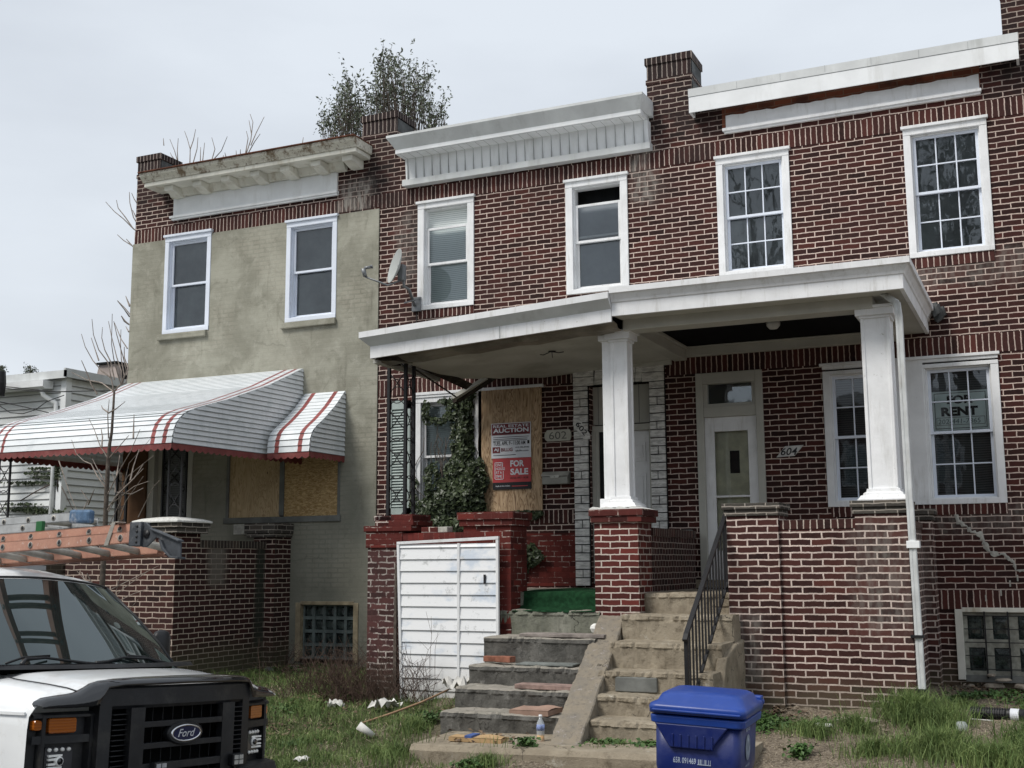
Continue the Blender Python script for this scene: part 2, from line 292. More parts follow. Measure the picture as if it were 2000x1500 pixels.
M['twig'] = plain('pale_twig', (.27, .23, .20), .9, var=.35, sc=15)
M['twig_dry'] = plain('dry_brown_twig', (.085, .055, .042), .9, var=.4, sc=10)
def leafmat(name, a, b, rough=.45):
    m = Mt(name); inf = m.nd('ShaderNodeNewGeometry').outputs['Random Per Island']; c = m.mix(inf, a, b)
    c = m.mix(m.mr(m.noise(2.5, 3), .4, .65, 0, .4), c, tuple(q * .5 for q in a[:3]) + (1,))
    return m.bsdf(c, rough, .4)
M['ivy'] = leafmat('ivy_leaves', (.022, .034, .016, 1), (.075, .10, .045, 1))
M['evergreen'] = leafmat('evergreen_leaves', (.075, .095, .06, 1), (.22, .25, .17, 1), .6)
M['grass'] = leafmat('grass_blades', (.065, .12, .028, 1), (.20, .26, .085, 1), .7)
M['straw'] = leafmat('dry_straw', (.30, .24, .15, 1), (.55, .47, .34, 1), .8)
M['weed'] = leafmat('weed_leaves', (.03, .075, .015, 1), (.08, .15, .035, 1), .6)
M['litter'] = plain('white_litter', (.62, .61, .58), .6, obj=True)
M['clapboard'] = plain('white_siding', (.74, .76, .76), .6, var=.06, sc=1.2, dirt=(.38, .37, .34, 1), dirtamt=.5)
M['clap_shadow'] = plain('siding_lap', (.20, .20, .20), .8)  # lap shadows put in as dark strips, also used between door boards
M['red_paint'] = plain('faded_red_paint', (.27, .07, .065), .6, var=.2, sc=5)
M['valance'] = plain('red_valance', (.21, .055, .052), .6, var=.2, sc=5, dirt=(.30, .16, .14, 1), dirtamt=.5)
def mk_slat():
    m = Mt('white_awning_slats'); n = m.noise(3, 6, .7, stretch=(1, 2, 1)); c = m.mix(m.mr(n, .42, .7, 0, .55), (.74, .77, .79, 1), (.50, .55, .57, 1))
    return m.bsdf(c, .45, .5)
M['slat'] = mk_slat()
M['slat_joint'] = plain('awning_slat_joint', (.26, .28, .29), .8)
M['turf'] = plain('green_carpet', (.010, .040, .017), .95, .1, var=.35, sc=20, bump=.9)
M['iron_grey'] = plain('grey_iron', (.05, .05, .052), .5, .4)
M['steel'] = plain('galvanised_steel', (.32, .33, .34), .45, .5, .5, var=.2)

# ---------------------------------------------------------------- mesh helpers
class MB:
    def __init__(s): s.v = []; s.f = []; s.mi = []; s.sm = []; s.cur = 0; s.smooth = False
    def add(s, vs, fs):
        o = len(s.v); s.v += [tuple(q) for q in vs]
        for f in fs: s.f.append(tuple(i + o for i in f)); s.mi.append(s.cur); s.sm.append(s.smooth)
        return s
    def m(s, i): s.cur = i; return s
    def box(s, x0, x1, y0, y1, z0, z1):
        return s.add([(x0, y0, z0), (x1, y0, z0), (x1, y1, z0), (x0, y1, z0), (x0, y0, z1), (x1, y0, z1), (x1, y1, z1), (x0, y1, z1)],
                     [(0, 3, 2, 1), (4, 5, 6, 7), (0, 1, 5, 4), (1, 2, 6, 5), (2, 3, 7, 6), (3, 0, 4, 7)])
    def quad(s, *p): return s.add(p, [tuple(range(len(p)))])
    def prism(s, poly, ext):   # poly: list of 3d points, ext: vector
        n = len(poly); e = Vector(ext); a = [Vector(p) for p in poly]
        return s.add(a + [p + e for p in a], [tuple(range(n)), tuple(range(2 * n - 1, n - 1, -1))] + [(i, i + n, (i + 1) % n + n, (i + 1) % n) for i in range(n)])
    def tube(s, pts, r, k=6, cap=True):
        pts = [Vector(p) for p in pts]; n = len(pts); rs = r if isinstance(r, (list, tuple)) else [r] * n
        vs = []; ref = Vector((0, 0, 1))
        t0 = (pts[1] - pts[0]).normalized()
        if abs(t0.dot(ref)) > .9: ref = Vector((1, 0, 0))
        a = t0.cross(ref).normalized()
        for i in range(n):
            t = (pts[min(i + 1, n - 1)] - pts[max(i - 1, 0)]).normalized(); a = (a - t * a.dot(t)).normalized(); b = t.cross(a)
            for j in range(k): an = 2 * math.pi * j / k; vs.append(pts[i] + (a * math.cos(an) + b * math.sin(an)) * rs[i])
        fs = [(i * k + j, i * k + (j + 1) % k, (i + 1) * k + (j + 1) % k, (i + 1) * k + j) for i in range(n - 1) for j in range(k)]
        if cap: fs += [tuple(range(k - 1, -1, -1)), tuple((n - 1) * k + j for j in range(k))]
        sm = s.smooth; s.smooth = True; s.add(vs, fs); s.smooth = sm; return s
    def grid(s, P):   # P[i][j] points
        n = len(P); k = len(P[0])
        return s.add([p for r in P for p in r], [(i * k + j, i * k + j + 1, (i + 1) * k + j + 1, (i + 1) * k + j) for i in range(n - 1) for j in range(k - 1)])
    def loft(s, secs, close=True, cap=True):
        n = len(secs); k = len(secs[0]); fs = []
        for i in range(n - 1):
            for j in range(k if close else k - 1): fs.append((i * k + j, i * k + (j + 1) % k, (i + 1) * k + (j + 1) % k, (i + 1) * k + j))
        if cap: fs += [tuple(range(k - 1, -1, -1)), tuple((n - 1) * k + j for j in range(k))]
        return s.add([p for q in secs for p in q], fs)
    def lathe(s, prof, c=(0, 0, 0), k=20):
        secs = [[(c[0] + r * math.cos(2 * math.pi * j / k), c[1] + r * math.sin(2 * math.pi * j / k), c[2] + z) for j in range(k)] for r, z in prof]
        return s.loft(secs)
    def wall(s, x0, x1, z0, z1, y, holes, d=.3):
        xs = sorted({x0, x1} | {a for h in holes for a in h[:2]}); zs = sorted({z0, z1} | {a for h in holes for a in h[2:]})
        inh = lambda x, z: any(h[0] < x < h[1] and h[2] < z < h[3] for h in holes)
        for i in range(len(xs) - 1):
            for j in range(len(zs) - 1):
                if not inh((xs[i] + xs[i + 1]) / 2, (zs[j] + zs[j + 1]) / 2):
                    s.quad((xs[i], y, zs[j]), (xs[i + 1], y, zs[j]), (xs[i + 1], y, zs[j + 1]), (xs[i], y, zs[j + 1]))
        for a, b, c, e in holes:
            s.quad((a, y, c), (a, y, e), (a, y + d, e), (a, y + d, c)); s.quad((b, y, c), (b, y + d, c), (b, y + d, e), (b, y, e))
            s.quad((a, y, c), (a, y + d, c), (b, y + d, c), (b, y, c)); s.quad((a, y, e), (b, y, e), (b, y + d, e), (a, y + d, e))
        s.quad((x0, y, z0), (x0, y, z1), (x0, y + d, z1), (x0, y + d, z0)); s.quad((x1, y, z0), (x1, y + d, z0), (x1, y + d, z1), (x1, y, z1))
        s.quad((x0, y, z1), (x1, y, z1), (x1, y + d, z1), (x0, y + d, z1)); return s
    def text(s, st, org, ux, uy, w, h, off=.0, depth=.002, shear=0):
        c = bpy.data.curves.new('t', 'FONT'); c.body = st; c.offset = off; c.shear = shear; c.resolution_u = 3
        o = bpy.data.objects.new('t', c); COL.objects.link(o); dg = bpy.context.evaluated_depsgraph_get(); me = bpy.data.meshes.new_from_object(o.evaluated_get(dg))
        vs = [v.co.copy() for v in me.vertices]; fs = [tuple(p.vertices) for p in me.polygons]
        COL.objects.unlink(o); bpy.data.objects.remove(o); bpy.data.curves.remove(c); bpy.data.meshes.remove(me)
        if not vs: return s
        x0 = min(v.x for v in vs); x1 = max(v.x for v in vs); y0 = min(v.y for v in vs); y1 = max(v.y for v in vs)
        org, ux, uy = Vector(org), Vector(ux), Vector(uy)
        return s.add([org + ux * ((v.x - x0) / (x1 - x0) * w) + uy * ((v.y - y0) / (y1 - y0) * h) for v in vs], fs)
    def warp(s, fn): s.v = [tuple(fn(*v)) for v in s.v]; return s
    def build(s, name, mats, parent=None, label=None, bevel=0, smooth=False, world=True):
        if not isinstance(mats, (list, tuple)): mats = [mats]
        me = bpy.data.meshes.new(name); off = Vector((0, 0, 0))
        if parent is not None and world: off = abs_loc(parent)
        me.from_pydata([(v[0] - off.x, v[1] - off.y, v[2] - off.z) for v in s.v], [], s.f)
        for m_ in mats: me.materials.append(m_)
        me.polygons.foreach_set('material_index', s.mi); me.polygons.foreach_set('use_smooth', [smooth or a for a in s.sm]); me.update()
        o = bpy.data.objects.new(name, me); COL.objects.link(o)
        if parent is not None: o.parent = parent
        if label: o['label'] = label
        if bevel:
            b = o.modifiers.new('bevel', 'BEVEL'); b.width = bevel; b.segments = 2; b.limit_method = 'ANGLE'
        return o
def abs_loc(o):
    v = Vector((0, 0, 0))
    while o is not None: v += o.location; o = o.parent
    return v
def thing(name, label, cat, loc=(0, 0, 0), group=None, rot=(0, 0, 0)):
    o = bpy.data.objects.new(name, None); COL.objects.link(o); o.location = loc; o.rotation_euler = rot; o.empty_display_size = .2
    o['label'] = label; o['category'] = cat
    if group: o['group'] = group
    return o
def tag(o, label, cat, group=None, kind=None):
    if label: o['label'] = label
    if cat: o['category'] = cat
    if group: o['group'] = group
    if kind: o['kind'] = kind
    return o
def struct(o): o['kind'] = 'structure'; return o
def subdiv_noise(o, amt, levels=3, size=.25, seed=0):
    """chip and swell an old masonry block"""
    s_ = o.modifiers.new('sub', 'SUBSURF'); s_.subdivision_type = 'SIMPLE'; s_.levels = s_.render_levels = levels
    t = bpy.data.textures.new('chips', 'CLOUDS'); t.noise_scale = size; t.noise_depth = 4
    d = o.modifiers.new('chip', 'DISPLACE'); d.texture = t; d.strength = amt; d.mid_level = .5; d.texture_coords = 'GLOBAL'

# ================================================================ GROUND
def gz(x, y):
    """height of the yard"""
    pts = [(-60, -.06), (-7.75, -.06), (-7.5, .10), (-6.2, .13), (-4.9, .27), (-3.2, .48), (-2.2, .58), (0, .64), (3, .66), (60, .7)]
    for i in range(len(pts) - 1):
        if pts[i][0] <= y <= pts[i + 1][0]:
            t = (y - pts[i][0]) / (pts[i + 1][0] - pts[i][0]); z = pts[i][1] + t * (pts[i + 1][1] - pts[i][1]); break
    else: z = pts[-1][1]
    if y > -7.4 and y < -.02:
        z += .035 * math.sin(x * 1.7 + y * 2.3) * math.sin(y * 1.1 + 1) + .02 * math.sin(x * 5.1 - y * 3.7) + .012 * math.sin(11 * x + 7 * y)
        if x < -5.9: z -= .07 * min(1, (-5.9 - x) / 1.0)
    return z
b = MB(); xs = list(np.arange(-16, 4.01, .12)); ys = list(np.arange(-7.9, .3, .12))
xs = [-300, -120, -60, -30] + xs + [12, 40, 120, 300]; ys = [-300, -100, -40, -16] + ys + [3, 12, 60, 300]
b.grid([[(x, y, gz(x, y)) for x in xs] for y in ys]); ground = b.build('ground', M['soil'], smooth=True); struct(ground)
b = MB(); b.box(-300, 300, -15.2, -7.75, -.2, -.052); struct(b.build('road', M['asphalt']))
b = MB(); b.box(-300, 300, -7.75, -7.6, -.2, .12); struct(b.build('kerb', M['paving'], bevel=.02))
b = MB(); b.box(-300, 300, -15.35, -15.2, -.2, .08); b.box(-300, 300, -18, -15.35, -.2, .075); struct(b.build('pavement', M['paving']))

# ================================================================ HOUSES
def window(H, x0, x1, z0, z1, y=0., cas=.095, mat='white', grid=None, behind='curtain_grey', gl='glass', split=.5, hood=True, by=.16, sash='vinyl', gap=.05, head=.10, drop=0, sashw=.033, up_mat=None):
    m = M[mat]; f = MB(); p = y - .022
    f.box(x0, x0 + cas, p, y + .05, z0, z1 - head); f.box(x1 - cas, x1, p, y + .05, z0, z1 - head)
    f.box(x0, x1, p - .004, y + .05, z1 - head, z1 - .025)
    if hood: f.box(x0 - .02, x1 + .02, p - .03, y + .02, z1 - .025, z1 + .012)
    f.box(x0, x1, p - .002, y + .05, z0 - .002, z0 + .06)
    # inner stops stepping back into the opening
    a, b_, c, d = x0 + cas, x1 - cas, z0 + .058, z1 - head
    cas_ = .018
    f.box(a, a + cas_, y + .02, y + .16, c, d); f.box(b_ - cas_, b_, y + .02, y + .16, c, d); f.box(a + cas_, b_ - cas_, y + .02, y + .16, d - cas_, d); f.box(a + cas_, b_ - cas_, y + .02, y + .16, c, c + cas_)
    w = f.build('window', m, H, bevel=.004)
    a += cas_; b_ -= cas_; c += cas_; d -= cas_; zm = c + (d - c) * split; s = sashw
    def sash_(za, zb, ya, nm):
        q = MB(); q.box(a, a + s, ya, ya + .03, za, zb); q.box(b_ - s, b_, ya, ya + .03, za, zb); q.box(a + s, b_ - s, ya, ya + .03, zb - s, zb); q.box(a + s, b_ - s, ya, ya + .03, za, za + s)
        if grid:
            cx, cz = grid
            for i in range(1, cx): xx = a + s + (b_ - a - 2 * s) * i / cx; q.box(xx - .008, xx + .008, ya + .008, ya + .02, za + s, zb - s)
            for i in range(1, cz): zz = za + s + (zb - za - 2 * s) * i / cz; q.box(a + s, b_ - s, ya + .007, ya + .021, zz - .008, zz + .008)
        q.build('sash', M[sash], w, bevel=.003)
        q = MB(); q.quad((a + s, ya + .022, za + s), (b_ - s, ya + .022, za + s), (b_ - s, ya + .022, zb - s), (a + s, ya + .022, zb - s)); q.build('pane', M[gl], w)
    if drop: sash_(zm - .01, d - drop, y + .045, 'u')
    else: sash_(zm - .01, d, y + .045, 'u')
    sash_(c, zm + .04 - .01, y + .085, 'l')
    if behind:
        by = min(by, .122) if behind in ('blind', 'drape', 'curtain_grey') else by
        q = MB(); q.box(a, b_, y + by, y + by + .004, c, d); q.build('blind' if 'blind' in behind else 'curtain', M[behind], w)  # sheets other than blinds paint the grey sky reflection of the glass
    q = MB(); q.box(x0 + .03, x1 - .03, y + .28, y + .29, z0 + .02, z1 - .02); q.build('room_backing', M['dark'], w)
    return w

def body(H, x0, x1, m):
    b = MB(); b.box(x0 + .02, x1 - .02, .3, 9.5, .3, 7.80); b.build('rear_wall', m, H)
    b = MB(); b.box(x0 + .02, x1 - .02, .05, 9.5, 7.80, 7.86); b.build('roof', plain('tar_roof', (.04, .04, .04), .9), H)
def pier(H, x0, x1, zt, depth=.5, cap_side='dark_coat'):
    zb = 7.85
    b = MB(); b.box(x0, x1, -.004, depth, zb, zt - .30); b.box(x0 + .012, x1 - .012, .002, depth, zt - .30, zt - .10)
    b.m(2).box(x0 - .02, x1 + .02, -.025, depth + .01, zt - .10, zt); b.m(1).box(x0 + .004, x1 - .004, -.008, .02, zt - .305, zt - .10)
    b.m(0).box(x0 - .012, x1 + .012, -.014, depth, zt - .37, zt - .305)
    b.m(3).box(x1, x1 + .006, .02, depth - .02, zb + .1, zt - .11)
    b.prism([(x1 + .006, .02, zb), (x1 + .006, depth + .35, zb), (x1 + .006, depth + .1, zt - .35), (x1 + .006, .02, zt - .45)], (.03, 0, 0))
    return b.build('parapet_pier', [M['brick_sooty'], soldier(zt - .34, True), soldier(zt - .13, True), M['coat']], H, bevel=.006)
M['brick_sooty'] = brick('sooty_pier_brick', (.036, .014, .012, 1), (.018, .010, .0095, 1), (.42, .35, .30, 1), wob=1.6)
M['coat'] = plain('grey_parging', (.10, .105, .105), .9, var=.5, sc=4, dirt=(.03, .03, .03, 1), dirtamt=.8, bump=.6)

# ---------------------------------------------------------------- left house (stucco)
H6 = thing('row_house', 'end row house with olive stucco front, bracketed rusty cornice and striped metal awning', 'house', (-10.93, 0, .6))
b = MB(); ho = [(-12.53, -11.66, 5.60, 7.12), (-10.21, -9.36, 5.58, 7.12), (-12.62, -11.92, 1.75, 3.95), (-11.2, -9.25, 2.70, 3.95), (-9.87, -8.97, .70, 1.46)]
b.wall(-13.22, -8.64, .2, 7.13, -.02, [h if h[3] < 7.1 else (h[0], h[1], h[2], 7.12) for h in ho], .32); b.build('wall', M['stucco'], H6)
b = MB(); b.wall(-13.20, -8.64, 7.13, 7.9, 0, [], .3); b.box(-13.2, -12.72, 0.001, .5, 7.9, 8.0); b.build('parapet', M['brick'], H6)
b = MB(); b.box(-13.205, -9.36, -.005, .02, 7.13, 7.345); b.box(-9.36, -8.64, -.005, .02, 7.16, 7.345); b.build('soldier_course', soldier(7.13), H6)
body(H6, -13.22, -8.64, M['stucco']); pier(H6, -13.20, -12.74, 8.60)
window(H6, -12.55, -11.65, 5.6, 7.18, behind='drape', gl='glass', cas=.075, sash='vinyl', mat='vinyl', y=-.01)
window(H6, -10.24, -9.35, 5.58, 7.13, behind='drape', gl='glass', cas=.075, sash='vinyl', mat='vinyl', y=-.01)
for xa, xb, z in ((-12.62, -11.68, 5.52), (-10.30, -9.34, 5.50)):
    b = MB(); b.box(xa, xb, -.07, -.015, z - .02, z + .07); b.build('sill', M['stucco'], H6, bevel=.01)
# cornice
b = MB(); X0, X1 = -12.72, -8.78
def prof_cornice(x, k): return [(x, y_ * k if False else y_, z_) for y_, z_ in ((.02, 8.12), (-.50, 8.10), (-.49, 8.05), (-.43, 7.99), (-.42, 7.965), (.02, 7.965))]
b.loft([prof_cornice(X0, 1), prof_cornice(X1, 1)])
b.m(1).box(X0 + .03, X1 - .03, -.405, .02, 7.90, 7.965)
b.m(2).box(X0 - .01, X1 + .01, -.53, .03, 8.10, 8.118)
b.m(1).loft([[(x, .02, 7.90), (x, -.13, 7.90), (x, -.07, 7.80), (x, .02, 7.77)] for x in (-12.45, -9.2)])
cor = b.build('cornice', [M['rust'], M['aged_white'], M['rustline']], H6, bevel=.006)
for i in range(7):
    x = -12.36 + i * .545; b = MB()
    b.prism([(x, -.33, 7.898), (x, .0, 7.898), (x, .0, 7.77), (x, -.08, 7.76), (x, -.16, 7.775), (x, -.24, 7.81), (x, -.33, 7.815)], (.17, 0, 0)); b.build('bracket', M['aged_white'], cor, bevel=.008)
b = MB(); b.box(-12.41, -9.36, -.035, .0, 7.49, 7.78); b.box(-12.46, -9.34, -.07, .0, 7.455, 7.49); b.box(-12.43, -9.35, -.05, .0, 7.425, 7.455); b.box(-11.705, -11.70, -.038, -.034, 7.49, 7.75); b.build('frieze_board', M['alum_w'], H6, bevel=.004)
# boarded ground floor window
b = MB(); b.box(-11.22, -11.17, -.035, .03, 2.69, 3.95); b.box(-10.27, -10.19, -.03, .03, 2.72, 3.95); b.box(-9.27, -9.23, -.035, .03, 2.69, 3.95); b.box(-11.24, -9.21, -.06, .02, 2.62, 2.705); b.box(-11.24, -9.21, -.033, .03, 3.88, 3.96)
bw = b.build('boarded_window', M['cement'], H6, bevel=.006)
b = MB(); b.box(-11.17, -10.27, -.012, .01, 2.705, 3.88); b.build('plywood_sheet', M['ply2'], bw)
b = MB(); b.box(-10.19, -9.27, -.010, .01, 2.705, 3.88); b.build('strand_board_sheet', M['osb'], bw)
b = MB(); b.box(-11.2, -9.25, .03, .04, 2.7, 3.95); b.build('backing', M['dark'], bw)
# basement glass block window
def gblock(H, x0, x1, z0, z1, nx, nz, glassm, framem, y=.05, bar=.022):
    f = MB(); f.box(x0 - .04, x0 + .04, -.035, .12, z0, z1); f.box(x1 - .04, x1 + .04, -.035, .12, z0, z1); f.box(x0 + .04, x1 - .04, -.03, .12, z1 - .03, z1 + .02); w = f.build('basement_window', framem, H, bevel=.005)
    s_ = MB(); s_.box(x0 + .04, x1 - .04, -.02, .12, z0 - .02, z0 + .05); s_.build('sill', M['cement'], w)
    q = MB(); a, b_, c, d = x0 + .04, x1 - .04, z0 + .05, z1 - .03
    for i in range(nx + 1): xx = a + (b_ - a) * i / nx; q.box(xx - bar, xx + bar, y, y + .05, c, d)
    for i in range(nz + 1): zz = c + (d - c) * i / nz; q.box(a, b_, y + .002, y + .048, zz - bar, zz + bar)
    q.build('block_joints', glassm[0], w)
    q = MB()
    for i in range(nx):
        for j in range(nz):
            xa = a + (b_ - a) * i / nx + bar; xb = a + (b_ - a) * (i + 1) / nx - bar; za = c + (d - c) * j / nz + bar; zb = c + (d - c) * (j + 1) / nz - bar
            mx_, mz = (xa + xb) / 2, (za + zb) / 2; k = .25
            q.add([(xa, y + .03, za), (xb, y + .03, za), (xb, y + .03, zb), (xa, y + .03, zb), (xa + (xb - xa) * k, y + .015, za + (zb - za) * k), (xb - (xb - xa) * k, y + .015, za + (zb - za) * k), (xb - (xb - xa) * k, y + .015, zb - (zb - za) * k), (xa + (xb - xa) * k, y + .015, zb - (zb - za) * k)],
                  [(0, 1, 5, 4), (1, 2, 6, 5), (2, 3, 7, 6), (3, 0, 4, 7), (4, 5, 6, 7)])
    q.build('glass_blocks', glassm[1], w)
    q = MB(); q.box(x0, x1, .2, .21, z0, z1); q.build('backing', M['dark'], w); return w
m_ = Mt('glass_block'); M['gb'] = m_.bsdf(m_.mix(m_.mr(m_.noise(9, 4, .7), .4, .65), (.012, .018, .018, 1), (.07, .09, .085, 1)), .06, .7)
M['gbj'] = plain('block_joint', (.14, .17, .165), .4, .5, var=.3, sc=10)
M['oldwood'] = plain('bare_wood_frame', (.36, .30, .20), .85, var=.3, sc=8, dirt=(.16, .12, .08, 1))
gblock(H6, -9.90, -8.94, .66, 1.48, 5, 4, (M['gbj'], M['gb']), M['oldwood'])
# front door of the left house
b = MB(); b.box(-12.72, -12.60, -.03, .12, 1.72, 4.0); b.box(-11.95, -11.86, -.03, .12, 1.72, 4.0); b.box(-12.6, -11.95, -.028, .12, 3.92, 4.0); dr = b.build('door', M['cream'], H6, bevel=.005)
b = MB(); b.box(-12.60, -11.95, .06, .10, 1.75, 2.72); b.box(-12.60, -12.5, .06, .10, 2.72, 3.92); b.box(-12.02, -11.95, .06, .10, 2.72, 3.92); b.build('door_leaf', M['cream'], dr)
b = MB()
b.box(-12.5, -12.47, .03, .05, 2.72, 3.9); b.box(-12.5, -12.02, .03, .05, 2.72, 2.76); b.box(-12.05, -12.02, .03, .05, 2.72, 3.9)
for k in range(3):
    z = 2.8 + k * .37
    b.tube([(-12.47, .04, z), (-12.26, .04, z + .18), (-12.05, .04, z + .37)], .009); b.tube([(-12.05, .04, z), (-12.26, .04, z + .18), (-12.47, .04, z + .37)], .009)
b.build('door_grille', M['black'], dr)
b = MB(); b.box(-12.5, -12.02, .07, .08, 2.72, 3.92); b.build('door_pane', M['blind_dark'], dr)
b = MB(); b.box(-13.2, -12.73, -.06, -.025, 1.7, 3.9); b.build('board_over_opening', plain('brown_hardboard', (.11, .055, .025), .8, var=.2, sc=2), H6)

# left porch
b = MB(); b.box(-12.06, -10.25, -2.30, -2.10, .1, 2.30); b.box(-13.32, -13.14, -2.3, -.02, .1, 2.32); b.box(-10.42, -10.215, -1.85, -.40, .1, 2.24); b.box(-10.42, -10.05, -.40, -.02, .1, 2.40)
b.box(-10.75, -10.20, -2.335, -1.85, .1, 2.46)
b.f  # front faces use the brighter brick, the right side a copy darkened for shade
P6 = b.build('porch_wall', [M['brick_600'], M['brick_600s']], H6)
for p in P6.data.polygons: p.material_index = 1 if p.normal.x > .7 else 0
b = MB(); b.box(-10.43, -10.205, -1.85, -.40, 2.24, 2.34); b.build('coping', brick('porch_coping_dark', (.05, .04, .033, 1), (.03, .025, .022, 1), (.28, .25, .2, 1), bw=.0677, rh=.4), H6)
b = MB(); b.box(-12.0, -10.75, -2.31, -2.09, 2.30, 2.40); b.build('coping', M['brick_cap'], H6)
b = MB(); b.box(-10.80, -10.13, -2.40, -1.78, 2.42, 2.49); b.box(-10.82, -10.11, -2.42, -1.76, 2.49, 2.555); b.m(1)
secs = []
for z, k in ((2.555, 1.06), (2.58, 1.06), (2.61, .8), (2.635, .35), (2.64, .02)):
    secs.append([(-10.465 + sx * .35 * k, -2.09 + sy * .33 * k, z) for sx, sy in ((-1, -1), (0, -1.04), (1, -1), (1.04, 0), (1, 1), (0, 1.04), (-1, 1), (-1.04, 0))])
b.loft(secs); b.build('pier_cap', [M['brick_cap'], plain('peeling_white_paint', (.72, .72, .69), .8, var=.15, sc=30, dirt=(.35, .33, .28, 1), dirtamt=.6)], H6, bevel=.006)
b = MB(); b.box(-10.50, -10.02, -.47, -.03, 2.40, 2.455); b.m(1).box(-10.52, -10.0, -.50, -.03, 2.455, 2.60); b.m(2).box(-10.86, -10.52, -.30, -.03, 2.45, 2.60); b.build('pier_cap', [M['brick_cap'], M['brick_cap'], M['cement_light']], H6, bevel=.006)
b = MB(); b.box(-13.2, -10.4, -2.1, -.02, 1.6, 1.7); b.box(-13.2, -12.06, -2.3, -2.1, .3, 1.2); b.build('porch_floor', M['conc_tan'], H6)
def scroll_post(H, corners, z0, z1, r=.012, mat='black', k=3, curl=.10, name='iron_post'):
    b = MB()
    for x, y in corners: b.box(x - r, x + r, y - r, y + r, z0, z1)
    for (xa, ya), (xb, yb) in zip(corners[:-1], corners[1:]):
        n = k; hh = (z1 - z0) / n
        for i in range(n):
            za = z0 + i * hh
            P = lambda t, z: (xa + (xb - xa) * t, ya + (yb - ya) * t, z)
            b.tube([P(.5 + .46 * math.cos(a), za + hh * .18 + curl * math.sin(a)) for a in np.linspace(-2.6, 2.2, 12)], .006, 5)
            b.tube([P(.5 + .46 * math.cos(a), za + hh * .82 + curl * math.sin(a)) for a in np.linspace(.5, 5.4, 12)], .006, 5)
            b.tube([P(.04, za + hh * .25), P(.35, za + hh * .4), P(.65, za + hh * .6), P(.96, za + hh * .78)], .006, 5)
            b.tube([P(.96, za + hh * .25), P(.65, za + hh * .4), P(.35, za + hh * .6), P(.04, za + hh * .78)], .006, 5)
    return b.build(name, M[mat], H)
scroll_post(H6, [(-10.53, -2.12), (-10.32, -2.12)], 2.62, 3.5, mat='iron_grey', k=2)
scroll_post(H6, [(-13.37, -2.3), (-13.16, -2.3)], 1.2, 3.5, k=5)
ps = scroll_post(H6, [(-13.12, -.25), (-12.93, -.25)], 1.7, 3.5, k=3, r=.018)
b = MB(); b.text('600', (-13.40, -2.325, 2.75), (0, 0, 1), (-1, 0, 0), .001, .001)
b = MB()
for i, ch in enumerate('600'): b.text(ch, (-13.425, -2.32, 3.05 - i * .15), (1, 0, 0), (0, 0, 1), .07, .11, off=.01)
b.build('house_number', M['alum_w'], H6)

